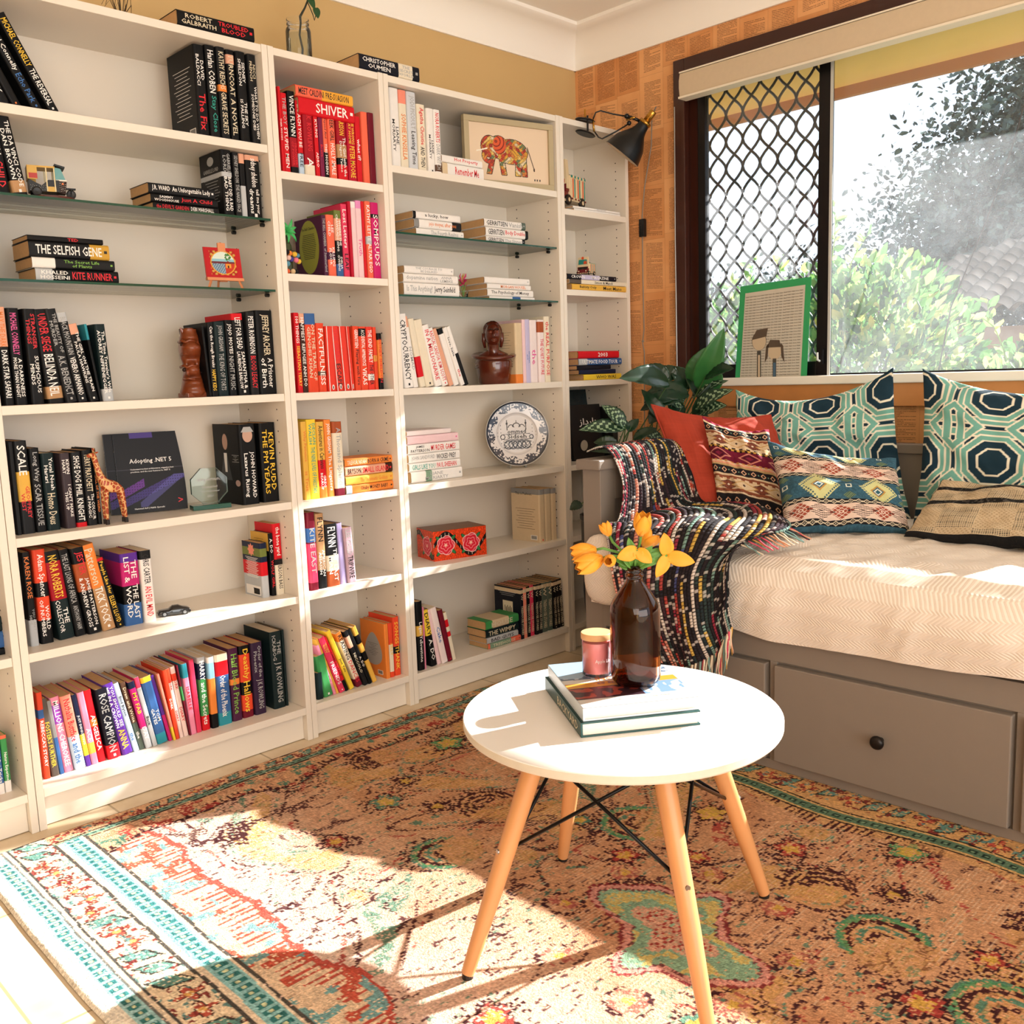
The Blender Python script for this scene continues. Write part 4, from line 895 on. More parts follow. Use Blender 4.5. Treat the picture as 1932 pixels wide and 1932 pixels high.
# ------------------------------------------------------------------ cushions
def cushion(name, BL, BR, TL, TR, T, paint, m, label, group=None, n=170, wr=.012, sag=.02, seed=0, extra=None, curl=.06):
    BL, BR, TL, TR = map(lambda p: np.array(p, float), (BL, BR, TL, TR)); nrm = np.cross(BR - BL, TL - BL); nrm /= np.linalg.norm(nrm)
    if nrm[0] > 0: nrm = -nrm
    c = (BL + BR) / 2; root = empty(name, tuple(c), 0, label, 'cushion', group)
    def mk(sgn):
        def pos(U, Vv):
            a = 2*U - 1; b_ = 2*Vv - 1
            pinch = curl * (1 - a**2) * (np.abs(b_) ** 3) ; pinch2 = curl * (1 - b_**2) * (np.abs(a) ** 3)
            u = .5 + .5 * a * (1 - pinch2); v = .5 + .5 * b_ * (1 - pinch)
            base = [(BL[i]*(1-u)*(1-v) + BR[i]*u*(1-v) + TL[i]*(1-u)*v + TR[i]*u*v) for i in range(3)]; base[2] = base[2] - sag * (1 - a**2) * v ** 4
            th = T * (np.clip(1 - a**2, 0, 1) ** .42) * (np.clip(1 - b_**2, 0, 1) ** .42) * (1.12 - .3 * v)
            w = ((vn(u*5 + seed, v*5, seed) - .5) * 2.2 + (vn(u*13 + v*8, v*9 - u*5, seed + 1) - .5) * .9) * wr * np.clip(th / T * 1.6, 0, 1)
            e = np.exp(-((1 - np.abs(a)) * 12) ** 2) + np.exp(-((1 - np.abs(b_)) * 12) ** 2); w = w + (vn(u*16, v*16, seed+5) - .5) * .010 * np.clip(e, 0, 1)
            d = th * sgn + w
            return tuple(base[i] + nrm[i] * d - c[i] for i in range(3))
        return pos
    f = grid('front_cover', n, n, mk(1), paint, m, root)
    b_ = grid('back_cover', 50, 50, mk(-1), paint and (lambda U, Vv: paint(U, Vv)), m, root)
    b_.data.flip_normals()
    if extra: extra(root, mk(1), f)
    return root
def piping(root, pos, m, r=.004):
    pts = []
    for s in np.linspace(0, 1, 40): pts.append((s, 0))
    for s in np.linspace(0, 1, 40)[1:]: pts.append((1, s))
    for s in np.linspace(1, 0, 40)[1:]: pts.append((s, 1))
    for s in np.linspace(1, 0, 40)[1:]: pts.append((0, s))
    U = np.array([p[0] for p in pts]); V_ = np.array([p[1] for p in pts]); P = np.stack(pos(U, V_), -1)
    b = MB(); b.tube([tuple(p) for p in P], r, m, 6, cap=False); b.build('piping', root, smooth=True)
NAVY, TEALC, CRM = '#12303f', '#6fa99b', '#e4dfca'
def lattice(U, Vv, px_=2.55, py_=1.75, ox=.1, oy=.1, rot=0.):
    x = U * px_ + ox; y = Vv * py_ + oy
    img = fill(U.shape, NAVY)
    def cell(x, y): return np.abs(x - np.round(x)), np.abs(y - np.round(y))
    a, b_ = cell(x, y)                        # octagon centres at integers
    d8 = np.maximum(np.maximum(a, b_), (a + b_) * .7071)
    def band(d, w):
        nonlocal img
        img = put(img, np.abs(d) < w + .022, CRM); img = put(img, np.abs(d) < w, TEALC)
    # straight and diagonal interlaced ribbons, then the octagons over them
    band(a - .41, .042) ; band(b_ - .41, .042); band(d8 - .345, .030)
    band((a + b_) * .7071 - .485, .036)
    over = (vn(np.round(x*2), np.round(y*2), 5) > .5)
    img2 = img.copy(); mk = (np.abs(a - .41) < .067) & (b_ > .3); img = put(img, mk & (np.abs(a - .41) < .067), CRM); img = put(img, mk & (np.abs(a - .41) < .045), TEALC)
    img = put(img, d8 < .312, CRM); img = put(img, d8 < .292, NAVY); img = put(img, (d8 < .20) & (d8 > .172), CRM)
    return img
def p_orange(U, Vv): return fill(U.shape, '#a43a25') * (1 + .06 * (vn(U*150, Vv*6, 1) - .5) + .06 * (vn(U*6, Vv*150, 2) - .5))[..., None]
def diam(x, y, cx, cy, rx, ry): return np.abs(x - cx) / rx + np.abs(y - cy) / ry
def p_kilim(U, Vv):
    img = fill(U.shape, '#dcc3a0'); v = 1 - Vv
    u = U
    def bandf(a, b_, h): 
        nonlocal img; img = put(img, (v >= a) & (v < b_), h)
    def rowd(vc, n, rx, ry, h, h2=None, ph=0., hole=.45):
        nonlocal img
        x = u * n + ph; f = x - np.floor(x) - .5; d = np.abs(f) / (rx * n) + np.abs(v - vc) / ry
        img = put(img, d < 1, h)
        if h2: img = put(img, d < hole, h2)
    bandf(0, .045, '#8c1f3a'); bandf(.045, .07, '#dcc3a0')
    for k, c0 in enumerate((.07, .555)):
        bandf(c0, c0 + .085, '#1d1a20'); rowd(c0 + .042, 7, .042, .030, '#e0b18e', '#1d1a20', .0, .6); rowd(c0 + .042, 7, .012, .010, '#7fa58a', None, .5)
    for c0 in (.165, .66):
        bandf(c0, c0 + .02, '#8a4c34'); st = ((u * 9) % 1) < .45; img = put(img, st & (v > c0 + .02) & (v < c0 + .035), '#8a4c34')
        bandf(c0 + .035, c0 + .04, '#d9bd96')
        rowd(c0 + .095, 2.1, .20, .055, '#5e3028', '#dcc3a0', 0., .80); rowd(c0 + .095, 2.1, .15, .045, '#7d4433'); rowd(c0 + .095, 2.1, .022, .012, '#efe2cd')
        rowd(c0 + .095, 2.1, .20, .055, '#c59a5c', '#dcc3a0', .5, .82); rowd(c0 + .095, 2.1, .022, .014, '#3a2320', None, .5)
        st = ((u * 9 + .5) % 1) < .5; img = put(img, st & (v > c0 + .16) & (v < c0 + .175), '#2a1c1c')
    bandf(.34, .36, '#d2a44a'); bandf(.36, .50, '#6e1430'); 
    zz = ((u * 12) % 1) < .5; img = put(img, zz & (v > .345) & (v < .37), '#2a1416'); img = put(img, zz & (v > .49) & (v < .51), '#c8874c')
    rowd(.43, 2.2, .18, .062, '#d68c7a', '#6e1430', .1, .80); rowd(.43, 2.2, .11, .038, '#4a0f24', '#7f1d3a', .1, .6)
    bandf(.515, .535, '#e09a7c'); bandf(.535, .555, '#c0a070')
    img = put(img, (v > .80) & (v < .83), '#8a4c34'); img = put(img, (v > .85) & (v < .865), '#2a1c1c'); 
    img = put(img, v > .865, '#1b191c'); rowd(.92, 7, .042, .030, '#e0b18e', '#1d1a20', .2, .6)
    return img * (1 + .1 * (vn(U * 160, Vv * 160, 3) - .5))[..., None]
def p_blue(U, Vv):
    v = 1 - Vv; u = U; img = fill(U.shape, '#34596a') * (1 + .25 * (vn(U*90, Vv*90, 3) - .5))[..., None]
    def chain(v0, v1):
        nonlocal img
        c = (v0 + v1) / 2; h = (v1 - v0) / 2; img = put(img, (v >= v0) & (v < v1), '#19171b')
        x = (u * 16) % 1 - .5; d = np.abs(x) * 1.5 + np.abs(v - c) / h * .8; img = put(img, (d < .72) & (d > .46), '#cdbfa5'); img = put(img, (np.abs(np.abs(x) - .5) < .09) & (np.abs(v - c) < h * .3), '#cdbfa5'); img = put(img, d < .16, '#cdbfa5')
    def fat(v0, v1):
        nonlocal img
        c = (v0 + v1) / 2; h = (v1 - v0) / 2; inb = (v >= v0) & (v < v1); img = put(img, inb, '#dcc2b0')
        x = (u * 3.1 + .1) % 1 - .5; y = (v - c) / h
        d = np.abs(x) * 3.0 + np.abs(y); img = put(img, inb & (d < 1.0), '#9c4a38'); q = ((x * 3 + y) * 2.2) % 1; w_ = ((x * 3 - y) * 2.2) % 1
        img = put(img, inb & (d < 1.0) & ((q < .16) | (w_ < .16)), '#e6d3c2'); img = put(img, inb & (d < .22), '#e6d3c2'); img = put(img, inb & (d < .12), '#9c4a38')
        x2 = (u * 3.1 + .6) % 1 - .5; d2 = np.abs(x2) * 2.6 + np.abs(y) * .9; m = inb & (d2 < .95); img = put(img, m & (((np.abs(y) * 4.5 + np.abs(x2) * 3) % 1) < .38), '#332420')
    def star(cu, cv, s, hh):
        nonlocal img
        x = (u - cu) / s; y = (v - cv) / s * .9; d = np.abs(x) + np.abs(y); th = np.abs(x - y)
        img = put(img, (d < 1.0) & (d > .52), '#c8c78d'); k = ((x - y) * 4 % 1 < .4) | ((x + y) * 4 % 1 < .4); img = put(img, (d < 1.35) & (d > 1.0) & k, '#c8c78d'); img = put(img, (d < .52), '#b58c4a'); img = put(img, (d < .38), '#2f5f70'); mx = np.maximum(np.abs(x + y), np.abs(x - y)) ; img = put(img, (mx < .28) & (mx > .18), '#dfe3d6')
    def sq(cu, cv, s):
        nonlocal img
        x = np.abs(u - cu); y = np.abs(v - cv); m = np.maximum(x, y); img = put(img, (m < s) & (m > s * .62), '#d8dccb')
    def tri(cu, cv, s):
        nonlocal img
        x = (u - cu) / s; y = (v - cv) / s; m = (np.abs(x) + np.abs(y) * 1.4 < 1); img = put(img, m, '#6c7f5e'); img = put(img, m & (((x * 3 + y * 3) % 1) < .3), '#1f3d48')
    for cu in (.22, .62): star(cu, .10, .10, 0)
    for cu in (.05, .42, .85): sq(cu, .08, .02); tri(cu + .01, .165, .05)
    chain(.20, .25); fat(.25, .405); chain(.405, .455)
    for cu in (.30, .77): star(cu, .585, .125, 0)
    for cu in (.03, .53, .98): sq(cu, .58, .022); tri(cu, .49, .05); tri(cu, .68, .05)
    chain(.715, .765); fat(.765, .925); chain(.925, .975)
    return img
def p_plaid(U, Vv):
    v = 1 - Vv; x = U * 5.2; y = v * 3.4; img = fill(U.shape, '#c8b393'); cx = np.floor(x + .2); cy = np.floor(y); alt = ((cx + cy) % 2) == 0
    loops = (np.sin(U * 260 + np.sin(Vv * 40)) * np.sin(Vv * 170) > .35); img = put(img, alt & loops, '#ab9574')
    img = put(img, ~alt & (((v * 62) % 1) < .45), '#332f2d'); img = put(img, ~alt & (((U * 90) % 1) < .3), '#d3c19f')
    for c in (.19, .48, .985): img = put(img, np.abs(v - c) < .032, '#171616'); img = put(img, (np.abs(v - c) < .032) & (vn(U * 90, Vv * 60, 6) > .72), '#4a4642')
    img = put(img, v > .95, '#171616'); img = put(img, U < .01, '#171616')
    return img
m_fab = paint_mat('printed_cotton', .85, .15, 250, .05); m_wov = paint_mat('woven_kilim', .95, .5, 420, .12); m_loop = paint_mat('looped_wool', .95, .8, 300, .15)
cushion('cushion', (1.36,-.62,.60), (1.46,-1.215,.59), (1.40,-.615,1.012), (1.44,-1.155,1.072), .052, lambda U, Vv: lattice(U, Vv, 2.7, 2.15, .42, .10), m_fab, 'teal and navy lattice cushion standing behind the patterned pair, against the window', 'teal lattice cushions', n=260, seed=3, wr=.018, sag=.062)
cushion('cushion', (1.30,-1.285,.60), (1.30,-1.90,.60), (1.40,-1.262,1.065), (1.40,-1.86,1.02), .055, lambda U, Vv: lattice(U, Vv, 2.7, 2.2, -.02, .05), m_fab, 'teal and navy lattice cushion at the right, behind the checked one', 'teal lattice cushions', n=260, seed=11, wr=.018, sag=.05)
cushion('cushion', (.99,-.70,.615), (1.28,-.97,.605), (1.09,-.485,.975), (1.36,-.775,.925), .05, p_orange, m_fab, 'plain rust-orange cushion with piped edge leaning on the bed end', 'cushions on the daybed', seed=5, wr=.012, extra=lambda r, p, f: piping(r, p, mat('rust_piping', '#a83a26', .8)))
cushion('cushion', (1.03,-.785,.655), (1.09,-.995,.618), (1.14,-.652,.935), (1.20,-.862,.892), .04, p_kilim, m_wov, 'cream, maroon and black striped kilim cushion propped on the rust-orange one', 'cushions on the daybed', n=240, seed=8)
cushion('cushion', (.925,-1.075,.612), (1.15,-1.345,.605), (1.09,-.922,.862), (1.20,-1.275,.815), .055, p_blue, m_wov, 'blue kilim cushion with diamond bands lying in front of the others', 'cushions on the daybed', n=340, seed=14)
cushion('cushion', (1.075,-1.355,.61), (1.075,-1.87,.61), (1.235,-1.395,.755), (1.235,-1.86,.765), .045, p_plaid, m_loop, 'cream and black checked woollen cushion lying at the right', 'cushions on the daybed', n=300, seed=17, curl=.02)

# ------------------------------------------------------------------ knitted throw
CT = [[(0.73,-.505,.836),(0.85,-.505,.842),(0.97,-.505,.846),(1.08,-.50,.85)],
[(.725,-.585,.845),(.86,-.592,.85),(.98,-.60,.852),(1.06,-.60,.845)],
[(.72,-.625,.75),(.86,-.625,.74),(.97,-.635,.74),(1.05,-.66,.76)],
[(.68,-.635,.63),(.83,-.675,.635),(.96,-.71,.64),(1.02,-.75,.65)],
[(.625,-.665,.61),(.76,-.80,.64),(.90,-.93,.65),(.99,-1.00,.64)],
[(.605,-.70,.565),(.65,-.85,.615),(.71,-1.02,.635),(.80,-1.16,.625)],
[(.600,-.735,.45),(.615,-.86,.48),(.63,-1.0,.53),(.66,-1.10,.58)],
[(.598,-.80,.35),(.605,-.90,.365),(.615,-1.02,.41),(.635,-1.09,.48)],
[(.596,-.865,.255),(.60,-.95,.27),(.61,-1.05,.325),(.63,-1.10,.41)]]
CT = np.array(CT)
def catmull(P, t):
    n = len(P) - 1; x = np.clip(t * n, 0, n - 1e-6); i = x.astype(int); f = (x - i)[..., None]
    g = lambda k: P[np.clip(k, 0, n)]
    a, b_, c, d = g(i-1), g(i), g(i+1), g(i+2)
    return .5 * ((2*b_) + (-a + c)*f + (2*a - 5*b_ + 4*c - d)*f**2 + (-a + 3*b_ - 3*c + d)*f**3)
def throw_base(U, Vv):
    # interpolate along v for each of the 4 columns, then across u
    cols = [catmull(CT[:, j], Vv) for j in range(4)]; P = np.zeros(U.shape + (3,)); n = 3
    x = np.clip(U * n, 0, n - 1e-6); i = x.astype(int); f = (x - i)[..., None]; St = np.stack(cols)
    def g(k):
        k = np.clip(k, 0, n); return np.take_along_axis(St, k[None, ..., None].repeat(3, -1), 0)[0]
    a, b_, c, d = g(i-1), g(i), g(i+1), g(i+2)
    return .5 * ((2*b_) + (-a + c)*f + (2*a - 5*b_ + 4*c - d)*f**2 + (-a + 3*b_ - 3*c + d)*f**3)
def throw_pos(U, Vv):
    P = throw_base(U, Vv); e = 1e-3
    du = throw_base(np.clip(U + e, 0, 1), Vv) - throw_base(np.clip(U - e, 0, 1), Vv); dv = throw_base(U, np.clip(Vv + e, 0, 1)) - throw_base(U, np.clip(Vv - e, 0, 1))
    N = np.cross(du, dv); N /= np.linalg.norm(N, axis=-1, keepdims=True) + 1e-9; N *= np.where(N[..., :1] * -.7 + N[..., 2:] * .7 < 0, -1, 1)
    fold = (np.sin(U * 17 + 2.5 * np.sin(Vv * 6)) * .5 + .5) * .016 + vn(U * 4, Vv * 9, 3) * .02
    # chunky knit: stitches in ribs
    r = U * 36; s_ = Vv * 104 + np.floor(r) * .5; rib = np.abs(np.sin(np.pi * r)) ** .7; st = .55 + .45 * np.abs(np.sin(np.pi * s_ ))
    P = P + N * (.004 + fold * np.clip((Vv - .1) * 5, .15, 1) + .0055 * rib * st)[..., None]
    return P[..., 0], P[..., 1], P[..., 2]
def throw_paint(U, Vv):
    pal = ['#241d20', '#2b2326', '#b7a79c', '#231c22', '#8f2c3e', '#2c3a36', '#241d20', '#c9a24c', '#3a2228', '#d8cfc4', '#1f2a2c', '#a8413a', '#241d20', '#77978c', '#35252b', '#c77f6a', '#201a1e', '#454a78', '#241d20', '#cbbcae']
    r = np.floor(U * 36); img = np.zeros(U.shape + (3,)); k = (hsh(r, r * 0 + 3, 1) * len(pal)).astype(int); P = np.array([H3(c) for c in pal]); img = P[k % len(pal)]
    s_ = Vv * 104 + r * .5; c2 = (hsh(r, np.floor(Vv * 9 + r), 4) * len(pal)).astype(int); seg = vn(r * 1.7, Vv * 14, 8) > .58; img = np.where(seg[..., None], P[c2 % len(pal)], img)
    gap = np.abs((s_ % 1) - .5) > .40; img = put(img, gap | (np.abs((U * 36) % 1 - .5) > .42), '#151214', .9)
    li = (hsh(r, np.floor(s_), 6) > .87) & ~gap; img = put(img, li, '#d9cdc1', .7)
    return img
m_knit = paint_mat('chunky_knit_wool', .95, .4, 350, .2)
thr = grid('throw_blanket', 360, 640, throw_pos, throw_paint, m_knit); 
troot = empty('knitted_throw', (.7, -.8, .6), 0, 'chunky multicoloured knitted throw draped over the bed end and mattress edge', 'throw blanket')
thr.name = 'knitted_cloth'; thr.parent = troot; thr.matrix_parent_inverse = Matrix.Translation((-.7, .8, -.6))
fr = MB(); fm = [mat('fringe_' + n_, c) for n_, c in (('black', '#1f1c1e'), ('cream', '#d8c8ae'), ('pink', '#cf4a63'), ('teal', '#6f8f88'), ('mustard', '#c79a4a'), ('peach', '#dba07e'))]
def fringe(p, d, L, m):
    pts = [Vector(p)]; v = Vector(d).normalized()
    for i in range(7): v = (v + Vector((random.uniform(-.15,.1), random.uniform(-.25,.25), -.35))).normalized(); pts.append(pts[-1] + v * L / 7)
    fr.tube(pts, [.0034, .003, .0026, .0024, .002, .002, .0015, .001], m, 5)
for i in range(34):
    u = (i + .5) / 34; P = np.stack(throw_pos(np.array([[u]]), np.array([[.999]])), -1)[0, 0]
    for k in range(2): fringe(P, (-.25, random.uniform(-.2, .25), -1), random.uniform(.05, .11), random.choice(fm))
for i in range(16):
    v = .62 + .12 * i / 16; P = np.stack(throw_pos(np.array([[.999]]), np.array([[v]])), -1)[0, 0]
    pts = [Vector(P)]; d = Vector((random.uniform(-.3,.3), -1, 0)).normalized()
    for j in range(6): pts.append(pts[-1] + (d + Vector((random.uniform(-.5,.5), 0, 0))).normalized() * .010 + Vector((0, 0, 0)))
    pts = [Vector((q.x, q.y, max(q.z, .612) - .004 * j)) for j, q in enumerate(pts)]; fr.tube(pts, .002, random.choice(fm), 5)
o = fr.build('fringe', troot, smooth=True); o.matrix_parent_inverse = Matrix.Translation((-.7, .8, -.6)); o['kind'] = 'stuff'

# ------------------------------------------------------------------ rug
RX0, RX1, RY0, RY1 = -.978, .745, -.055, -2.62
def rug_paint(U, Vv):
    x = RX0 + (RX1 - RX0) * U; y = RY0 + (RY1 - RY0) * Vv
    x = x + (vn(y * 9, x * 3, 1) - .5) * .006; y = y + (vn(x * 7, y * 3, 2) - .5) * .012
    q = .0075; qx = np.round(x / q) * q; qy = np.round(y / q) * q     # knots: stepped outlines
    img = fill(U.shape, '#bd8e6a')
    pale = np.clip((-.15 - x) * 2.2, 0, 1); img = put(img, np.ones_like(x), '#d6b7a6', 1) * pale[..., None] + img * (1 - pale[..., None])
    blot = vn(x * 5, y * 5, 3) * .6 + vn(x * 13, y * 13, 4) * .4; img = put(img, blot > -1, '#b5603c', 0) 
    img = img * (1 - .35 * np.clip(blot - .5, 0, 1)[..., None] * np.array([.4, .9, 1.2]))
    DK, RD, GR, TL_, YL, GN = '#3a1a1e', '#9c3a34', '#4f7a66', '#5f9c9a', '#c9a24a', '#4d8a5c'
    wear = hsh(np.round(x / .0038), np.round(y / .0038), 9); wr2 = vn(x * 40, y * 40, 5)
    def P(mask, h, keep=.86, a=.92):
        nonlocal img; img = put(img, mask & (wear < keep), h, a)
    def ring(cx, cy, r0, r1, a0=-math.pi, a1=math.pi, ex=1.):
        dx = (qx - cx) * ex; dy = qy - cy; r = np.hypot(dx, dy); th = np.arctan2(dy, dx); return (r > r0) & (r < r1) & (th >= a0) & (th <= a1)
    # faint rows and scattered dashes left in the worn pile
    dash = (hsh(np.floor(x / .018 + 3 * vn(y*20, x*3, 6)), np.floor(y / .006), 12) > .84) & (vn(x * 6, y * 6, 7) > .42); P(dash, DK, .65, .75)
    dash = (hsh(np.floor(x / .014), np.floor(y / .007), 13) > .90) & (vn(x * 7 + 9, y * 7, 8) > .45); P(dash, GR, .7, .7)
    cn = vn(qx * 7.5 + .7*np.sin(qy*9), qy * 7.5 + .7*np.sin(qx*8), 21); cm = vn(x * 4, y * 4, 22) > .38; P((np.abs(cn - .5) < .022) & cm & (wr2 > .3), DK, .8, .85); P((np.abs(cn - .62) < .02) & cm & (wr2 > .4), GR, .8, .8); P((np.abs(cn - .36) < .018) & cm & (wr2 > .45), RD, .8, .8); P((cn > .68) & cm, '#c69a52', .8, .5)
    cn = vn(qx * 16 + .5*np.sin(qy*21), qy * 16 + .5*np.sin(qx*19), 23); cm = vn(x * 3.5 + 5, y * 3.5, 24) > .5; P((np.abs(cn - .5) < .04) & cm, DK, .7, .8)
    P((((y / .0085) % 1) < .28) & (vn(x * 14, y * 60, 25) > .52), '#e2c3a4', .8, .55)
    # scrolling fans of the field
    fans = [(.225,-1.555,.085,.6,0), (.125,-1.745,.10,.9,1), (.06,-1.985,.11,1.2,1), (.205,-1.10,.10,2.2,1), (.03,-.76,.09,1.6,0), (-.20,-.86,.085,2.6,1), (.02,-.29,.07,2.9,0), (-.36,-1.75,.10,-2.2,1), (-.42,-2.0,.1,-1.2,0), (-.15,-2.15,.11,-.6,1), (.34,-1.95,.08,.2,0), (-.45,-.42,.075,2.4,0)]
    for cx, cy, R, rot, g in fans:
        dx = qx - cx; dy = qy - cy; c, s = math.cos(rot), math.sin(rot); a = dx*c + dy*s; b_ = -dx*s + dy*c; r = np.hypot(a, b_ * 1.15); th = np.arctan2(b_, a)
        inside = r < R; P(inside, '#c79656', .7, .45); rr = np.hypot(a - R*.25, b_ * 1.2)
        for k, rr0 in enumerate((.95, .72, .5, .28)):
            arc = (np.abs(r - R * rr0) < .0062) & (th > -1.9 + k * .25) & (th < 1.7 - .1 * k); P(arc, DK if k % 2 or not g else GR, .85)
        if g: arc = (np.abs(r - R * .87) < R * .07) & (th > -1.8) & (th < 1.8); P(arc, GN, .85, .8)
        comb = (r > R) & (r < R * 1.28) & (np.abs(th) < 1.3) & (((th * 9) % 1) < .42); P(comb, DK, .8)
    # small flowers
    for cx, cy, s_, c1 in ((.335,-1.43,.04,RD), (.49,-1.63,.045,GN), (.30,-1.68,.03,DK), (.06,-1.17,.035,RD), (-.13,-.54,.045,GR), (.235,-.36,.055,GN), (-.06,-.66,.03,DK), (.36,-1.2,.04,YL), (.44,-1.0,.04,RD), (.0,-1.86,.04,RD), (-.3,-1.62,.035,GR), (.3,-2.1,.04,YL), (.36,-.62,.04,RD), (-.34,-.62,.03,RD), (.16,-1.30,.03,RD), (-.02,-.48,.03,DK), (.40,-.42,.04,DK), (-.52,-1.35,.04,RD), (.12,-.98,.03,GR), (.2,-1.9,.03,RD)):
        dx = (qx - cx) / s_; dy = (qy - cy) / s_; r = np.hypot(dx, dy); th = np.arctan2(dy, dx); pet = .62 + .38 * np.abs(np.sin(th * 2.5 + cx * 9)); P(r < pet, c1, .8); P((r < pet * .55), YL, .85); P((np.abs(r - pet * 1.08) < .14), DK, .7); P((r > 1.1) & (r < 1.7) & (((th * 3.2) % 1) < .25), DK, .75)
    # lobed green medallion with pink outline
    cx, cy = -.108, -1.425; dx = qx - cx; dy = qy - cy; r = np.hypot(dx, dy * .92); th = np.arctan2(dy, dx); R = .125 + .032 * np.cos(4 * th + .4) + .012 * np.cos(8 * th) + .03 * np.cos(2 * th - 2.0)
    ins = r < R; P(ins, '#7da486', .97, .9); P(r < R * .55, '#d09a80', .9); fl = (r < R * .5) & (np.sin(qx * 260) * np.sin(qy * 330) > .2); P(fl, RD, .8); P((np.abs(r - R * .8) < .02) & (vn(x * 30, y * 30, 4) > .5), '#c9b068', .85)
    P(np.abs(r - R - .010) < .008, '#c88a7c', 1, .95); P(np.abs(r - R - .022) < .004, '#7d2f30', .9); P(np.abs(r - R - .001) < .003, '#6b3a3a', .8)
    for k in range(8):
        a = k * math.pi / 4 + .3; fx, fy = cx + .235 * math.cos(a), cy + .235 * math.sin(a); d = np.hypot(qx - fx, qy - fy); P((d < .034) & (vn(qx*60, qy*60, 9) > .42), '#a8584c', .7, .8); P(d < .012, YL, .8); P((np.abs(d - .04) < .005) & (wr2 > .45), DK, .7)
    # comb-toothed corner outline on the left of the field
    yc = (qy + .20) / .78; zig = -.66 + .075 * (1 - np.abs(((qy + .20) * 2.9) % 1 - .5) * 2) + .02 * np.sin(qy * 20); left = x < zig
    fld = (x > -.735); P(left & fld, '#e0c2a0', 1, .85); P((np.abs(qx - zig) < .009) & fld, '#b0483c', .95)
    P((qx < zig) & (qx > zig - .06 - .03 * vn(y * 30, y * 0, 2)) & (((qy / .0185) % 1) < .36) & fld, '#b5493c', .9)
    spr = left & fld & (vn(qx * 34, qy * 30, 11) > .70); P(spr, '#bf5340', .85); spr = left & fld & (vn(qx * 30 + 7, qy * 38, 12) > .74); P(spr, '#6fa0a0', .85)
    ztop = -.205 - .05 * (1 - np.abs((qx * 2.1) % 1 - .5) * 2) - .015 * np.sin(qx * 22); tp = (y > ztop) & (y < -.145); P(tp, '#c99a72', 1, .7); P((np.abs(qy - ztop) < .008) & (y < -.14), DK, .85); P((qy > ztop) & (qy < ztop + .03) & (((qx / .018) % 1) < .4), DK, .8)
    spr = tp & (vn(qx * 30, qy * 34, 14) > .70); P(spr, RD, .8); P(tp & (vn(qx * 33, qy * 30 + 8, 15) > .73), GR, .8)
    # right-hand waving green band
    wv = .566 + .016 * np.sin(qy * 10.5 + .6); xr = x - wv; P((x > wv - .06) & (x < wv + .02), '#c99a5e', 1, .5)
    P(np.abs(xr) < .017, '#55735c', 1, .95); bx = (np.abs(xr) < .008) & (((y / .030) % 1) < .62); P(bx, '#22302a', .95); bx = (np.abs(xr) < .0035) & (((y / .030) % 1) < .45) & (((y / .030) % 1) > .15); P(bx, '#7c9a78', 1)
    for d_ in (-.021, .021): P(np.abs(xr - d_) < .0032, '#c9a56a', 1); 
    for d_ in (-.027, .027): P(np.abs(xr - d_) < .003, '#241b1c', .95)
    comb = (xr < -.03) & (xr > -.055 - .02 * np.sin(y * 12)) & (((qy / .016) % 1) < .4) & (vn(y * 6, y * 0, 4) > .4); P(comb, DK, .85)
    def border(t0, t1, s, base, seed):
        """band between t0 and t1 (coordinate across), s = along"""
        nonlocal img
    def flowers(t, lo, hi, s, base, seed):
        m = (t > lo) & (t < hi); P(m, base, 1, .95); c = (lo + hi) / 2; h = (hi - lo) / 2; per = .058; k = np.floor(s / per); f = (s / per - k - .5) * 2; g = (t - c) / h; g = g - (hsh(k, k*0, seed) - .5) * .5
        typ = hsh(k, k*0, seed + 1); d = np.hypot(f * .9, g); th = np.arctan2(g, f); pet = .5 + .25 * np.cos(th * 4)
        P(m & (d < pet) & (typ < .5), '#b04a3c', .85); P(m & (d < .22) & (typ < .5), '#d9a960', .9); lf = np.abs(f * .7 + g * .7) + np.abs(f - g) * .35 < .55
        P(m & lf & (typ >= .5), '#5c8c80', .85); P(m & (np.abs(np.abs(f * .7 + g * .7) + np.abs(f - g) * .35 - .6) < .09) & (typ >= .5), '#33302c', .85); P(m & (np.abs(d - pet * 1.15) < .07) & (typ < .5), '#3a2624', .75)
        st = vn(s * 75, t * 75, seed + 3); P(m & (st > .74), '#7d3330', .75); P(m & (st < .2), '#5f8a86', .75)
    # top border (along the bookcases)
    top = (y > -.148)
    P(top, '#cfa47c', 1, 1); 
    flowers(np.where(top, -y, 9), .068, .112, x, '#cda27c', 21)
    P(top & (y > -.064), '#241d1e', .95); P(np.abs(-y - .114) < .003, '#2c2422', .9); P((-y > .118) & (-y < .136), '#668a78', 1); P((np.abs(-y - .127) < .003) & (((x / .02) % 1) < .6), '#26332e', .95); P(np.abs(-y - .141) < .0035, '#2c2422', .95)
    # right border strip beside the bed
    rb = x > wv + .03; P(rb, '#c89a66', 1, .95); tt = np.where(rb, x, 9); flowers(tt, .605, .70, y, '#c89862', 31); P(x > .72, '#241d1e', .95)
    # left border with its double teal stripes (over everything)
    for (a, b_, h, k) in ((-.985, -.947, '#e6dccb', 1), (-.947, -.913, '#9cc3c2', 1), (-.913, -.908, '#6c6a64', .95), (-.908, -.900, '#e2cdb2', 1), (-.900, -.894, '#4c4a46', .95)):
        P((x > a) & (x < b_), h, k, 1)
    lm = (x > -.894) & (x < -.812) & (y < -.064); flowers(np.where(lm, x, 9), -.894, -.812, y, '#e6cfae', 41)
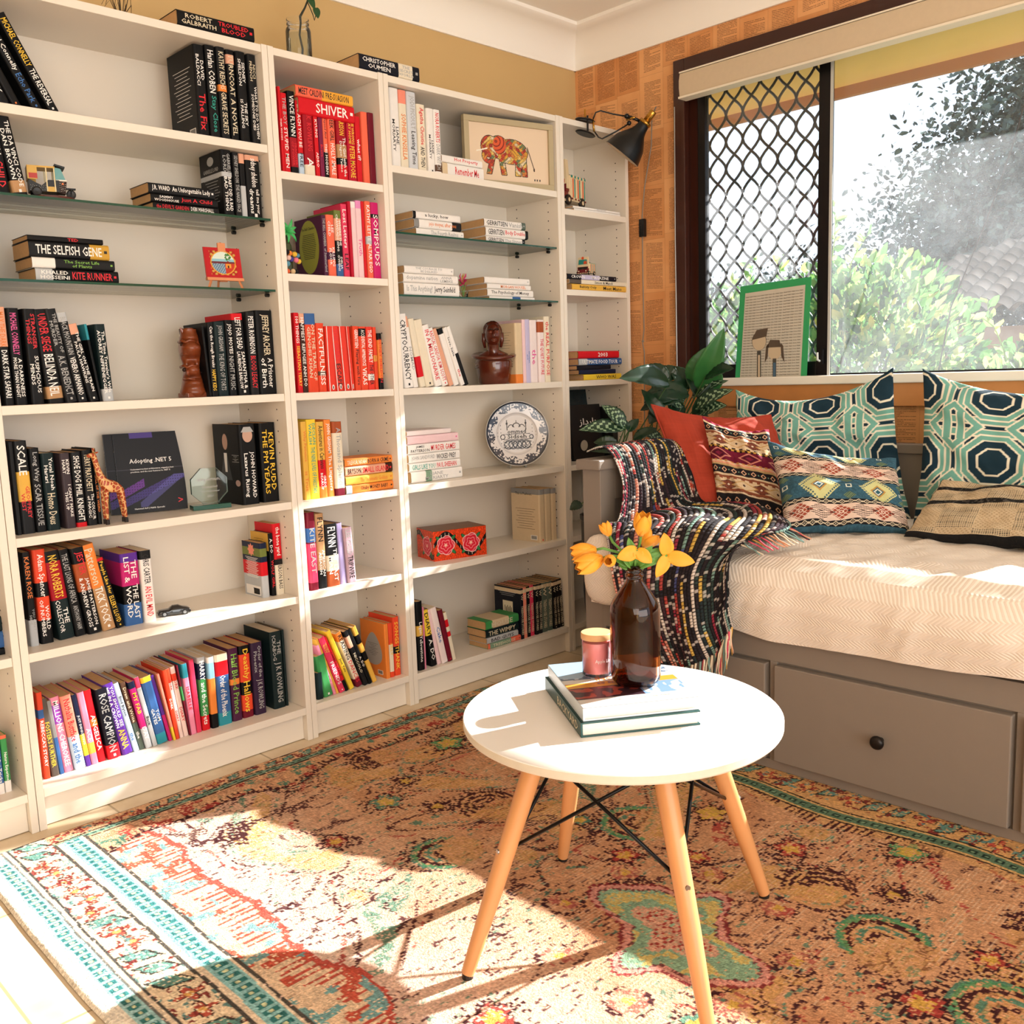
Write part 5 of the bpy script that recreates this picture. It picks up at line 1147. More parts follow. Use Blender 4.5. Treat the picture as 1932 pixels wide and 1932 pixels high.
    for (a, b_, h, k) in ((-.812, -.804, '#4f4a44', .95), (-.804, -.792, '#e2cdb2', 1), (-.792, -.748, '#8cbcbb', 1), (-.748, -.742, '#e2cdb2', 1), (-.742, -.734, '#4f4a44', .95)):
        P((x > a) & (x < b_) & (y < -.125), h, k, 1)
    for c, w_ in ((-.930, .008), (-.770, .010)):
        ph = (y / .0235) % 1; P((np.abs(qx - c) < w_ + .003) & (ph < .62) & (y < -.13), '#2f6a68', .95); P((np.abs(x - c) < w_ * .45) & (ph > .14) & (ph < .5) & (y < -.13), '#d8d6a8', 1)
    # heathered pile
    img = img * (1 + .22 * (wear - .5) + .16 * (hsh(np.round(x / .0025), np.round(y / .009), 15) - .5))[..., None]
    return img
def rug_pos(U, Vv):
    x = RX0 + (RX1 - RX0) * U; y = RY0 + (RY1 - RY0) * Vv; edge = np.minimum(np.minimum(U, 1 - U) * (RX1 - RX0), np.minimum(Vv, 1 - Vv) * (RY0 - RY1)); z = .002 + .007 * np.clip(edge / .008, 0, 1) ** .5
    z = z + (vn(x * 3, y * 3, 2) - .4) * .002 * np.clip(edge * 12, 0, 1)
    x = x + (vn(y * 4, y * 0, 8) - .5) * .010 * np.clip(1 - U * 5, 0, 1); y = y + (vn(x * 4, x * 0, 9) - .5) * .012 * np.clip(1 - Vv * 5, 0, 1)
    return x, y, z
m_rug = paint_mat('knotted_wool_pile', .95, .9, 260, .28, .1)
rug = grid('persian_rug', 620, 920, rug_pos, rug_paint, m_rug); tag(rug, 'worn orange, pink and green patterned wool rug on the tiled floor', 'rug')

# ------------------------------------------------------------------ coffee table and what stands on it
TX, TY, TZ = -.163, -1.350, .455
tb = empty('coffee_table', (TX, TY, 0), 0, 'round white side table with splayed wooden legs on the rug', 'table')
m_top = mat('white_lacquer_top', '#f0ece6', .28, coat=.2); m_edge = mat('chipped_white_edge', '#d8cdbb', .5, noise_amt=.06, noise_scale=70); m_beech = mat('beech_wood', '#d39660', .42, noise_amt=.14, noise_scale=9, coat=.15); m_wire = mat('black_steel_wire', '#101011', .3, metal=.6)
b = MB(); b.lathe([(.0, .4365), (.285, .4365), (.2965, .438), (.2985, .441), (.2985, .4535)], m_edge, 96, cap=False); b.lathe([(.2985, .4535), (.297, .455), (0, .455)], m_top, 96, cap=False); o = b.build('tabletop', tb); smooth_by_angle(o, 30)
feet = [(-.476, -1.238), (-.048, -1.082), (.116, -1.492), (-.318, -1.650)]
tops = []
for fx, fy in feet:
    d = Vector((fx - TX, fy - TY, 0)); tops.append(Vector((TX, TY, 0)) + d.normalized() * .165)
for (fx, fy), tp in zip(feet, tops):
    A = Vector((fx - TX, fy - TY, .018)); B_ = Vector((tp.x - TX, tp.y - TY, .437)); b = MB()
    b.tube([A, A.lerp(B_, .03), A.lerp(B_, .35), A.lerp(B_, .8), A.lerp(B_, 1)], [.0115, .0125, .0165, .0185, .0175], m_beech, 16); lg = b.build('leg', tb, smooth=True)
    smooth_by_angle(lg, 50)
    f = MB(); f.tube([A + Vector((0,0,-.008)), A + Vector((0,0,.004))], .0105, m_blk, 12); f.build('foot_cap', lg)
    n_ = (A - B_).normalized(); side = n_.cross(Vector((0, 0, 1))).normalized(); out = Vector((n_.x, n_.y, 0)).normalized()
    s_ = MB()
    for t in (.52, .94): q_ = A.lerp(B_, t); s_.tube([q_ + out * .015, q_ + out * .0195], .0048, mat('steel_screw', '#8b8680', .3, metal=.9), 10)
    s_.build('screw', lg)
L_ = [(Vector((f[0] - TX, f[1] - TY, .018)), Vector((t.x - TX, t.y - TY, .437))) for f, t in zip(feet, tops)]
b = MB()
for i in range(4):
    j = (i + 1) % 4; lo = L_[i][0].lerp(L_[i][1], .52); hi = L_[j][0].lerp(L_[j][1], .93); lo2 = L_[j][0].lerp(L_[j][1], .52); hi2 = L_[i][0].lerp(L_[i][1], .93)
    b2 = MB(); b2.tube([lo * .97 + Vector((0,0,.03*lo.z)), hi * .95 + Vector((0,0,.05*hi.z))], .0036, m_wire, 8); b2.tube([lo2 * .97 + Vector((0,0,.03*lo2.z)), hi2 * .95 + Vector((0,0,.05*hi2.z))], .0036, m_wire, 8); b2.build('wire_brace', tb, smooth=True)
    br = MB(); h_ = L_[i][0].lerp(L_[i][1], .93); o_ = Vector((h_.x, h_.y, 0)).normalized(); q_ = h_ - o_ * .024; br.tube([q_ + Vector((0,0,-.012)), q_ + Vector((0,0,.035))], .008, m_wire, 8); br.build('leg_bracket', tb)
# books on the table
e1 = Vector((.187, -.123, 0)).normalized(); e2 = Vector((.145, .229, 0)).normalized(); ang = math.atan2(e1.y, e1.x)
def big_book(name, FL, z, w, l, t, m_cov, cover_fn, label, spine_fn=None):
    r = empty(name, (FL[0], FL[1], z), ang, label, 'book', 'large books on the coffee table')
    b = MB(); c = .003; b.box(0, w, 0, l, 0, c, m_cov); b.box(0, w, 0, l, t - c, t, m_cov); b.box(-.001, c, 0, l, 0, t, m_cov)
    if spine_fn: spine_fn(b, w, l, t)
    b.build('cover', r, bevel=.0008)
    p = MB(); p.box(c + .0002, w - .004, .004, l - .004, c + -.0+.0001, t - c - .0001, mat('white_page_block', '#e4dccd', .85, noise_amt=.08, noise_scale=200)); p.build('pages', r)
    if cover_fn: cover_fn(r, w, l, t)
    return r
m_dkgreen = mat('dark_green_cloth_cover', '#1f4a48', .4)
big_book('hardback_book', (-.316, -1.386), TZ, .222, .272, .027, m_dkgreen, None, 'dark green hardback, BACKYARD on its spine, lying lowest on the round table', lambda b, w, l, t: put_text(b, 'BACKYARD', tm_('c'), (-.0014, l * .62, t * .2), (0, -1, 0), (0, 0, 1), l * .55, t * .6))
def adv_cover(r, w, l, t):
    def pos(U, Vv): return U * w, Vv * l, U * 0 + t + .0006
    def pt(U, Vv):
        v = 1 - Vv; img = fill(U.shape, '#b9d4e8'); sky = v < .42; img = put(img, sky, '#a7cbe6'); mnt = v > (.22 + .14 * np.abs(np.sin(U * 5 + 1)) + .05 * vn(U * 12, U * 0, 3)); img = put(img, mnt & (v < .5), '#6b8098'); sn = mnt & (v < .5) & (vn(U * 14, v * 30, 4) > .55); img = put(img, sn, '#e9eef2')
        img = put(img, (v > .42) & (v < .50), '#f0eee6'); img = put(img, (v > .50) & (v < .60), '#e9a23c'); img = put(img, (v > .60) & (v < .84) & (U < .6), '#3c2730'); img = put(img, (v > .62) & (v < .82) & (U < .6) & (vn(U * 18, v * 24, 5) > .62), '#a8483c'); img = put(img, (v > .60) & (v < .84) & (U >= .6), '#7fa3cf'); img = put(img, (v > .62) & (v < .84) & (U >= .6) & (vn(U * 25, v * 12, 6) > .55), '#dfe8f2'); img = put(img, v > .84, '#e6e2da')
        return img * .86
    g = grid('printed_cover', 110, 130, pos, pt, paint_mat('glossy_print', .25, 0, 100, 0, .5), r)
    b = MB(); put_text(b, '60 Stories of', mat('print_purple', '#5a3f78', .4), (w * .28, l * .445, t + .001), (1, 0, 0), (0, 1, 0), w * .4, l * .035); put_text(b, 'INCREDIBLE', tm_('o'), (w * .30, l * .52, t + .001), (1, 0, 0), (0, 1, 0), w * .5, l * .07); put_text(b, 'Survival', mat('print_gold', '#c79a3c', .4), (w * .72, l * .67, t + .001), (1, 0, 0), (0, 1, 0), w * .24, l * .045); put_text(b, 'THROUGH PANIC AND PERIL', tm_('s'), (w * .3, l * .09, t + .001), (1, 0, 0), (0, 1, 0), w * .5, l * .025); b.build('cover_lettering', r)
big_book('hardback_book', (-.308, -1.385), TZ + .0272, .216, .264, .024, mat('pale_blue_cover', '#cfdbe4', .3), adv_cover, 'pale hardback with mountain cover on the green book, under candle and bottle')
ZB = TZ + .0272 + .0256
# candle
cd = empty('jar_candle', (-.147, -1.280, ZB), 0, 'pink jar candle with wooden lid beside the amber bottle', 'candle')
b = MB(); b.lathe([(.0, .0005), (.026, .0005), (.0285, .003), (.0285, .072)], glass_mat('clear_jar_glass', (.98, .98, .98), .01, .01), 32, cap=False); b.build('glass_jar', cd, smooth=True)
m_wax = mat('pink_wax', '#ffa2a2', .45); m_wax.node_tree.nodes['Principled BSDF'].inputs['Subsurface Weight'].default_value = 0; m_wax.node_tree.nodes['Principled BSDF'].inputs['Subsurface Radius'].default_value = (.02, .008, .008)
b = MB(); b.lathe([(0, .0065), (.0262, .0065), (.0262, .066), (0, .066)], m_wax, 32, cap=False); o = b.build('wax', cd); smooth_by_angle(o, 40)
b = MB(); b.lathe([(0, .0722), (.0295, .0722), (.030, .0735), (.030, .083), (.029, .0845), (0, .0845)], mat('pale_bamboo_lid', '#dca873', .5, noise_amt=.12, noise_scale=30), 40, cap=False); o = b.build('wooden_lid', cd); smooth_by_angle(o, 40)
b = MB(); put_text(b, 'Apple Lily', mat('white_print', '#f6e6e6', .4), (-.018, -.0292, .022), (.034, 0, 0), (0, 0, .02), 1, 1); 
bv = []
for v in b.v: th = v[0] / .029; bv.append((.0289 * math.sin(th - .35), -.0289 * math.cos(th - .35), v[2]))
b.v = bv; b.build('lettering', cd)
# amber bottle with tulips
bt = empty('amber_bottle', (-.140, -1.370, ZB), 0, 'tall brown glass bottle standing on the stacked books', 'bottle')
m_amber = bpy.data.materials.new('amber_glass'); m_amber.use_nodes = True
pb = m_amber.node_tree.nodes['Principled BSDF']; pb.inputs['Base Color'].default_value = (.26, .075, .013, 1); pb.inputs['Roughness'].default_value = .02; pb.inputs['Transmission Weight'].default_value = 1; pb.inputs['IOR'].default_value = 1.45
out = [(0, .0006), (.030, .0006), (.040, .003), (.0455, .010), (.0470, .020), (.0470, .138), (.0455, .150), (.041, .160), (.030, .176), (.0185, .192), (.0155, .198), (.0150, .203), (.0172, .204), (.0172, .209), (.0150, .210), (.0150, .2145), (.0165, .2155), (.0165, .219), (.0150, .220), (.0150, .226)]
inn = [(.0125, .226), (.0125, .200), (.0155, .190), (.028, .173), (.039, .157), (.0435, .148), (.0445, .137), (.0445, .020), (.042, .010), (.035, .0055), (0, .0045)]
b = MB(); b.lathe(out + inn, m_amber, 56, cap=False); b.build('bottle_glass', bt, smooth=True)
tl = empty('tulip_bunch', (-.140, -1.370, ZB + .20), 0, 'orange artificial tulips with green leaves in the amber bottle', 'flowers')
m_pet = mat('orange_petal', '#f0a02c', .55, noise_amt=.12, noise_scale=30); m_pet.node_tree.nodes['Principled BSDF'].inputs['Subsurface Weight'].default_value = .15; m_pet.node_tree.nodes['Principled BSDF'].inputs['Subsurface Radius'].default_value = (.01, .004, .001)
m_stem = mat('tulip_green', '#5f8f3a', .5, noise_amt=.15, noise_scale=20)
RV = Vector((.7115, -.7027, 0)); FV = Vector((.70, .71, 0)); UP = Vector((0, 0, 1))
def blade(mb, base, tip, width, m, nrm, curve=.0, cup=.25, n=10, k=6, fold=0, blunt=1.):
    base = Vector(base); tip = Vector(tip); ax = tip - base; L = ax.length; nrm = Vector(nrm); side = ax.cross(nrm).normalized(); nn = side.cross(ax).normalized()
    vs = []; fs = []
    for i in range(n + 1):
        t = i / n; c = base + ax * t + nn * (curve * L * math.sin(math.pi * t)); wv = width * (math.sin(math.pi * min(1, t * .92 + .08) ** blunt) ** .75 if t < 1 else .0)
        for j in range(k + 1):
            s = j / k * 2 - 1; vs.append(c + side * (s * wv) + nn * (cup * wv * (s * s) * 1.0))
    for i in range(n):
        for j in range(k): a = i*(k+1)+j; fs.append((a, a+1, a+k+2, a+k+1))
    mb.add(vs, fs, m)
def tulip(hd, direction, opened, size, name='tulip'):
    """hd = base of bloom relative to bottle mouth; stem from the mouth"""
    r = MB(); hd = Vector(hd); d = Vector(direction).normalized(); s_ = MB()
    mid = hd * .5 + UP * .02 - d * .015; P0 = Vector((0, 0, -.06)); P1 = Vector((0,0,.028))
    pts = [P0, Vector((0,0,0)), P1 * .9 + hd * .12, mid * .8 + P1 * .2, hd - d * .012, hd]; s_.tube(pts, .0026, m_stem, 6); st = s_.build('flower_stem', tl, smooth=True)
    a = d.cross(UP if abs(d.z) < .9 else Vector((1,0,0))).normalized(); c = d.cross(a)
    for i in range(6):
        th = i * math.pi / 3 + .3; rad = a * math.cos(th) + c * math.sin(th); op = opened * (1 if i % 2 == 0 else .75)
        tipv = hd + (d * (1 - op * .75) + rad * (.15 + op)).normalized() * size; blade(r, hd + rad * .002, tipv, size * .30, m_pet, rad + d * -.1 if op < .4 else d, curve=.22 * (1 - op), cup=-.55 if op < .4 else .35, n=9, k=6)
    fl = r.build('bloom', tl, smooth=True); fl.modifiers.new('s', 'SOLIDIFY').thickness = .0008
ZO = .026
def pv(r_, u_, f_=0): return RV * r_ + UP * (u_ + ZO) + FV * f_
tulip(pv(.012, .055, -.01), (RV * .1 + UP - FV*.25), .12, .048)
tulip(pv(-.042, .052, .02), (RV * -.35 + UP * .8 + FV*.2), .18, .030)
tulip(pv(-.045, .018, -.035), (RV * -.3 - FV * 1 + UP * .1), .05, .034)
tulip(pv(-.070, .034, -.015), (RV * -1 - UP * .15), .10, .050)
tulip(pv(-.060, .022, -.035), (RV * -1 - UP * .30 - FV * .2), .10, .056)
tulip(pv(.020, .028, .02), (RV * .5 + UP * .7), .35, .042)
# wide-open blooms with spread petals
def openb(hd, petals):
    r = MB(); hd = Vector(hd); s_ = MB(); s_.tube([(0,0,-.06), (0,0,0), tuple(hd*.4+Vector((0,0,.012))), tuple(hd)], .0026, m_stem, 6); s_.build('flower_stem', tl, smooth=True)
    for (a, b_, L, w) in petals: blade(r, hd, hd + (RV * a + UP * b_ - FV * .15).normalized() * L, w, m_pet, -FV, curve=.08, cup=.25, n=10, k=6, blunt=.85)
    fl = r.build('bloom', tl, smooth=True); fl.modifiers.new('s', 'SOLIDIFY').thickness = .0008
openb(pv(.002, .034, -.03), [(-1, -.35, .040, .014), (.75, -.7, .036, .012), (.2, -.9, .02, .010)])
openb(pv(.060, .018, -.01), [(-.15, 1, .044, .0135), (1, -.28, .052, .014), (-.55, -1, .046, .012)])
for i, (a, u, L, w) in enumerate(((.9, .62, .060, .010), (.6, .25, .045, .009), (-.25, .9, .050, .009), (-.8, .12, .030, .008), (.25, .8, .035, .009), (-.55, .45, .035, .008), (1.0, .38, .075, .011), (-.15, .75, .062, .011), (.55, .75, .058, .010), (-.9, .45, .045, .008))):
    b = MB(); blade(b, Vector((0, 0, .022)), Vector((0, 0, .022)) + (RV * a + UP * u - FV * .2 * (i % 3)).normalized() * L, w, m_stem, -FV + UP * .3, curve=.12, cup=.4, n=10, k=4); o = b.build('leaf', tl, smooth=True); o.modifiers.new('s', 'SOLIDIFY').thickness = .0006
# ------------------------------------------------------------------ small things on the shelves
G1 = 1.5525
def place(name, loc, rz, label, cat, group=None): return empty(name, loc, math.radians(rz), label, cat, group)
# carved wooden totem
m_carv = mat('carved_chestnut_wood', '#7c3a1c', .3, noise_amt=.35, noise_scale=25, coat=.3, bump=.3); m_carvd = mat('dark_carved_groove', '#2a130b', .5)
t = place('carved_figure', (-.258, .085, 1.058), 0, 'carved brown wooden figure with stacked heads beside the black books', 'figurine')
def fgrid(name, nu, nv, f, m, par): return grid(name, nu, nv, f, None, m, par)
def totem(U, Vv):
    th = U * 2 * np.pi; z = Vv * .19; fr = np.clip(np.cos(th + np.pi/2 + .35), 0, 1)   # facing the room
    r = .026 + .004 * np.sin(z * 60) + .006 * np.exp(-((z - .012) / .012) ** 2)
    r = r + fr ** 3 * (.018 * np.exp(-((z - .135) / .02) ** 2) + .016 * np.exp(-((z - .075) / .016) ** 2) + .010 * np.exp(-((z - .04) / .01) ** 2) - .010 * np.exp(-((z - .105) / .008) ** 2) - .008 * np.exp(-((z - .055) / .006) ** 2) - .006 * np.exp(-((z - .155) / .006) ** 2))
    side = np.abs(np.sin(th * 1 + .35)); r = r + .006 * np.exp(-((z - .165) / .01) ** 2) * side - .0018 * (np.abs(np.sin(z * 330)) < .35) * np.clip(-np.cos(th + np.pi/2 + .35), 0, 1)
    for zz, a in ((.150, .55), (.090, .5)):
        for s in (-1, 1): r = r - .006 * np.exp(-((z - zz) / .006) ** 2 - (((th + np.pi/2 + .35 + np.pi) % (2*np.pi) - np.pi - s * a) / .2) ** 2)
    r = r * np.where(Vv > .985, .6, 1)
    return r * np.cos(th), r * np.sin(th) * 1.05, z
fgrid('carved_body', 90, 180, totem, m_carv, t)
b = MB(); b.box(-.031, .031, -.030, .030, 0, .013, m_carv); b.build('base', t, bevel=.002); b = MB(); b.lathe([(0,.186),(.018,.186),(.012,.188),(0,.1885)], m_carvd, 16, cap=False)
for s in (-1, 1): b.tube([(s*.016, -.004, .178), (s*.026, -.006, .190)], [.008, .002], m_carv, 6)
b.build('crest', t)
fm_ = Matrix.Rotation(math.radians(-42), 4, 'Z')
for z0 in (.140, .072):
    b = MB(); b.ball((0, -.030, z0 - .004), (.006, .014, .010), m_carv, 14, fm_); b.tube([(-.024, -.018, z0 + .012), (-.010, -.033, z0 + .016), (0, -.034, z0 + .010), (.010, -.033, z0 + .016), (.024, -.018, z0 + .012)], .004, m_carv, 8, M=fm_); b.tube([(-.016, -.028, z0 - .022), (0, -.036, z0 - .020), (.016, -.028, z0 - .022)], .0035, m_carv, 8, M=fm_); b.build('carved_face', t, smooth=True)
    for s in (-1, 1): b = MB(); b.ball((s*.012, -.028, z0 + .004), (.0055, .005, .0055), m_carvd, 12, fm_); b.build('carved_eye', t, smooth=True)
b = MB()
for z in (.05, .068, .086, .104, .122, .140): b.tube([(.020, -.018, z), (.027, 0, z + .004), (.020, .018, z)], .0012, m_carvd, 5)
b.build('grooves', t)
# wooden bust in a basket-jar
m_cop = mat('dark_polished_wood', '#5a2415', .2, coat=.6, noise_amt=.25, noise_scale=18)
t = place('carved_bust', (.925, .105, 1.058), -38, 'dark polished wooden bust rising from a jar, in front of pale books', 'figurine'); t.scale = (1.12,) * 3
b = MB(); b.lathe([(0, 0), (.050, 0), (.053, .01), (.056, .04), (.060, .075), (.057, .08), (.060, .084), (.067, .087), (.069, .092), (.066, .098), (.058, .097), (.050, .088), (0, .084)], m_cop, 40, Matrix.Rotation(math.radians(7), 4, 'X'), cap=False)
for z in (.055, .063, .071): b.tube([(.0605*math.cos(a), .0605*math.sin(a), z) for a in np.linspace(0, 2*math.pi, 33)], .003, m_cop, 6, cap=False)
b.tube([(.068*math.cos(a), .068*math.sin(a)-.008, .092 + .010*math.sin(a)) for a in np.linspace(0, 2*math.pi, 41)], .006, m_cop, 8, cap=False)
b.build('jar', t, smooth=True)
def head(d):
    q = 1.; f = max(0, -d.y)
    q += .16 * math.exp(-((d.x/.13)**2 + ((d.z+.02)/.20)**2)) * (f > .3)           # nose
    q += .05 * math.exp(-((d.x/.22)**2 + ((d.z+.62)/.12)**2)) * f                  # chin
    q -= .09 * math.exp(-(((abs(d.x)-.30)/.16)**2 + ((d.z-.16)/.10)**2)) * f       # eye sockets
    q += .035 * math.exp(-((d.x/.20)**2 + ((d.z+.36)/.06)**2)) * f                 # lips
    q += .03 * math.exp(-(((d.z-.32)/.06)**2)) * f; q -= .03 * math.exp(-((d.x/.3)**2 + ((d.z+.48)/.04)**2)) * f
    return q
b = MB(); b.tube([(0, .0, .075), (0, -.004, .105), (0, -.008, .13)], [.024, .018, .019], m_cop, 20); b.tube([(-.045, .005, .088), (0, .0, .100), (.045, .005, .088)], [.010, .02, .010], m_cop, 14)
b.ball((0, -.010, .158), (.027, .032, .038), m_cop, 40, fn=head); b.build('head', t, smooth=True)
b = MB(); b.tube([(0, -.040, .172), (0, -.047, .160), (0, -.051, .153), (0, -.044, .150)], [.003, .004, .0055, .003], m_cop, 10); b.build('nose', t, smooth=True)
for s in (-1, 1):
    b = MB(); b.ball((s*.0105, -.0365, .166), (.0058, .0042, .0034), mat('polished_eye_wood', '#7a3a24', .15, coat=.6), 12); b.build('eye', t, smooth=True)
    b = MB(); b.tube([(s*.003, -.0425, .1735), (s*.010, -.0415, .1765), (s*.018, -.034, .1735)], [.0014, .0022, .0012], MATS['dark_carved_groove'], 8); b.build('eyebrow', t, smooth=True)
b = MB(); b.tube([(-.009, -.0385, .1415), (-.004, -.0435, .1435), (0, -.0435, .1425), (.004, -.0435, .1435), (.009, -.0385, .1415)], [.0008, .0022, .0020, .0022, .0008], MATS['polished_eye_wood'], 8); b.tube([(-.008, -.0385, .140), (0, -.0430, .1372), (.008, -.0385, .140)], [.0008, .0030, .0008], MATS['polished_eye_wood'], 8); b.build('lips', t, smooth=True)
b = MB(); b.ball((0, .008, .170), (.031, .032, .034), m_cop, 30, fn=lambda d: (1. if d.y > -.1 or d.z > .6 else .5) * (1 + .03 * math.sin(d.x * 40))); b.ball((-.012, .036, .182), (.015, .014, .015), m_cop, 16)
for s in (-1, 1): b.tube([(s*.028, .0, .165), (s*.030, .004, .14), (s*.026, .006, .118)], [.008, .007, .004], m_cop, 8)
b.build('hair', t, smooth=True)
# giraffe
t = place('toy_giraffe', (-.528, .050, .74), 0, 'small spotted giraffe figurine standing between dark books and magazines', 'figurine')
def skin(name, pts, edges, rad, m, par, sub=2):
    me = bpy.data.meshes.new(name); me.from_pydata(pts, edges, []); o = bpy.data.objects.new(name, me); COL.objects.link(o)
    if par: o.parent = par
    sk = o.modifiers.new('k', 'SKIN'); lay = me.skin_vertices[0].data if me.skin_vertices else None
    if lay is None:
        bpy.context.view_layer.update(); lay = me.skin_vertices[0].data if me.skin_vertices else None
    if lay:
        for i, r in enumerate(rad): lay[i].radius = (r, r)
        lay[0].use_root = True
    s = o.modifiers.new('s', 'SUBSURF'); s.levels = sub; s.render_levels = sub; me.materials.append(m)
    return o
m_gir = bpy.data.materials.new('giraffe_coat'); m_gir.use_nodes = True
def gir_nodes():
    nt = m_gir.node_tree; b = nt.nodes['Principled BSDF']; tc = nt.nodes.new('ShaderNodeTexCoord'); v = nt.nodes.new('ShaderNodeTexVoronoi'); v.feature = 'DISTANCE_TO_EDGE'; v.inputs['Scale'].default_value = 85
    r = nt.nodes.new('ShaderNodeValToRGB'); r.color_ramp.interpolation = 'CONSTANT'; r.color_ramp.elements[0].color = (*rgb('#e0b072'), 1); r.color_ramp.elements[1].position = .09; r.color_ramp.elements[1].color = (*rgb('#a8411c'), 1)
    nt.links.new(tc.outputs['Object'], v.inputs['Vector']); nt.links.new(v.outputs['Distance'], r.inputs[0]); nt.links.new(r.outputs[0], b.inputs['Base Color']); b.inputs['Roughness'].default_value = .4
gir_nodes()
P_ = [(0,0,.098),(.022,0,.094),(-.014,0,.108),(-.024,0,.135),(-.030,0,.165),(-.034,0,.184),(-.052,-.004,.180), (-.016,-.010,.055),(-.017,-.010,.012),(-.016,.010,.055),(-.015,.010,.012),(.030,-.010,.05),(.032,-.010,.012),(.030,.010,.05),(.034,.010,.012),(.036,0,.08),(.038,0,.055),(-.012,-.008,.09),(-.012,.008,.09),(.026,-.008,.086),(.026,.008,.086)]
E2 = [(0,1),(0,2),(2,3),(3,4),(4,5),(5,6),(0,17),(17,7),(7,8),(0,18),(18,9),(9,10),(1,19),(19,11),(11,12),(1,20),(20,13),(13,14),(1,15),(15,16)]
skin('giraffe_body', P_, E2, [.018,.016,.014,.009,.007,.0085,.0045,.0055,.004,.0055,.004,.006,.004,.006,.004,.002,.0015,.007,.007,.008,.008], m_gir, t)
for x, y in ((-.017,-.010),(-.015,.010),(.032,-.010),(.034,.010)): b = MB(); b.lathe([(0,0),(.0055,0),(.005,.012),(0,.012)], mat('hoof_black', '#1c1614', .4), 10, Matrix.Translation((x, y, 0)), cap=False); b.build('hoof', t)
b = MB()
for s in (-1, 1): b.tube([(-.033, s*.004, .190), (-.033, s*.005, .2)], [.0012, .002], m_gir, 6); b.tube([(-.030, s*.007, .188), (-.026, s*.014, .190)], [.003, .001], m_gir, 6)
b.build('ears_and_horns', t)
# two magazines facing out
m_mag = paint_mat('glossy_magazine_cover', .45, 0, 100, 0, .25)
def mag_paint(U, Vv):
    v = 1 - Vv; img = fill(U.shape, '#0e0d13'); img = put(img, (v < .07) & (U > .25) & (U < .62), '#4b3a86'); k = (v > .55) & (v < .93)
    s1 = np.abs((v - .58) - (.9 - U) * .35) < .05; img = put(img, k & s1, '#4a3a8c', .8); s2 = np.abs((v - .78) + (.55 - U) * -.6) < .06; img = put(img, k & s2 & (U > .3), '#5c5aa0', .7); s3 = (U < .38) & (np.abs(v - .78 + U * .4) < .05); img = put(img, k & s3, '#7a3aa8', .8)
    dots = ((U * 26 % 1) < .4) & ((v * 30 % 1) < .35); img = put(img, k & dots & (s1 | s3), '#1a1626', .7); img = put(img, np.abs(v - .455) < .002, '#4a4854'); return img
for i, (dx, dy) in enumerate(((0, 0), (-.022, .012))):
    t = place('magazine', (-.446 + dx, .195 + dy, .7405), -13.4, 'glossy black programming book facing out, ' + ('in front of its twin' if i == 0 else 'mostly hidden behind its twin'), 'book', 'twin glossy books facing out')
    t.rotation_euler = (math.radians(-8), 0, math.radians(-13.4))
    def mp(off):
        def f(U, Vv): return U * .168 + .012 * np.sin((1 - Vv) * 2.2) * U, off + .010 * U * (1 - Vv) ** 2 * -1 + U*0, Vv * .225
        return f
    g = grid('front_cover', 130, 170, mp(-.0075), mag_paint, m_mag, t); g2 = grid('back_cover', 20, 20, mp(.0045), None, mat('magazine_back_black', '#16151a', .3), t); grid('page_block', 12, 12, lambda U, Vv: (np.where(U < .5, .001, .1675) + (Vv*0) + .012*np.sin((1-Vv)*2.2)*(U > .5), np.where((U*11).astype(int) % 2 == 0, -.007, .004) - .01*(U > .5)*(1-Vv)**2, Vv * .2245), None, m_page2, t)
    b = MB(); b.box(-.0008, .0005, -.0075, .0045, 0, .225, mat('magazine_spine_black', '#1b1a20', .35)); put_text(b, 'Adopting .NET 5', tm_('w'), (-.0010, .003, .19), (0, 0, -1), (0, -1, 0), .10, .008); b.build('spine', t)
    b = MB()
    def tx(s, m, x, z, L, h): 
        bb = MB(); put_text(bb, s, m, (x, -.0082, z), (1, 0, 0), (0, 0, 1), L, h, center=False); b.add([(v[0] + .012*math.sin((1 - v[2]/.225)*2.2)*(v[0]/.168), v[1] - .010*(v[0]/.168)*(1 - v[2]/.225)**2, v[2]) for v in bb.v], bb.f, m)
    tx('Adopting .NET 5', tm_('w'), .034, .136, .108, .016); tx('Understand modern architectures, migration best', tm_('w'), .034, .119, .11, .0055); tx('practices, and the new features in .NET 5', tm_('w'), .034, .112, .10, .0055); tx('Hammad Arif | Habib Qureshi', tm_('w'), .034, .008, .075, .006); tx('>', tm_('r'), .145, .02, .012, .014); b.build('cover_lettering', t)
# octagonal glass award
m_cg = glass_mat('award_glass', (.86, .93, .90), .03, .01); m_cge = mat('award_green_edge', '#2d5a4c', .1)
t = place('glass_award', (-.232, .088, .7402), -12, 'octagonal clear glass award on a green base beside the black hardbacks', 'award')
b = MB(); b.box(-.054, .054, -.02, .02, 0, .013, m_cge); b.build('glass_base', t, bevel=.001)
R = .055; oc = [(R*math.cos(a), R*math.sin(a) + .066) for a in np.linspace(math.pi/8, math.pi/8 + 2*math.pi, 9)[:-1]]
b = MB(); b.add([(p[0], y, p[1]) for y in (-.006, .006) for p in oc], [tuple(range(8)), tuple(range(8, 16))[::-1]], m_cg); b.add([(p[0], y, p[1]) for y in (-.006, .006) for p in oc], [(i, 8+i, 8+(i+1)%8, (i+1)%8) for i in range(8)], m_cge); b.build('glass_octagon', t)
b = MB()
for s, z, L, h in (('experian.', .078, .07, .012), ('Hammad Arif', .060, .045, .007), ('Top Performer', .047, .055, .007), ('2021', .034, .018, .007)): put_text(b, s, tm_('s'), (-L/2, -.0066, z), (1,0,0), (0,0,1), L, h)
b.build('engraving', t)
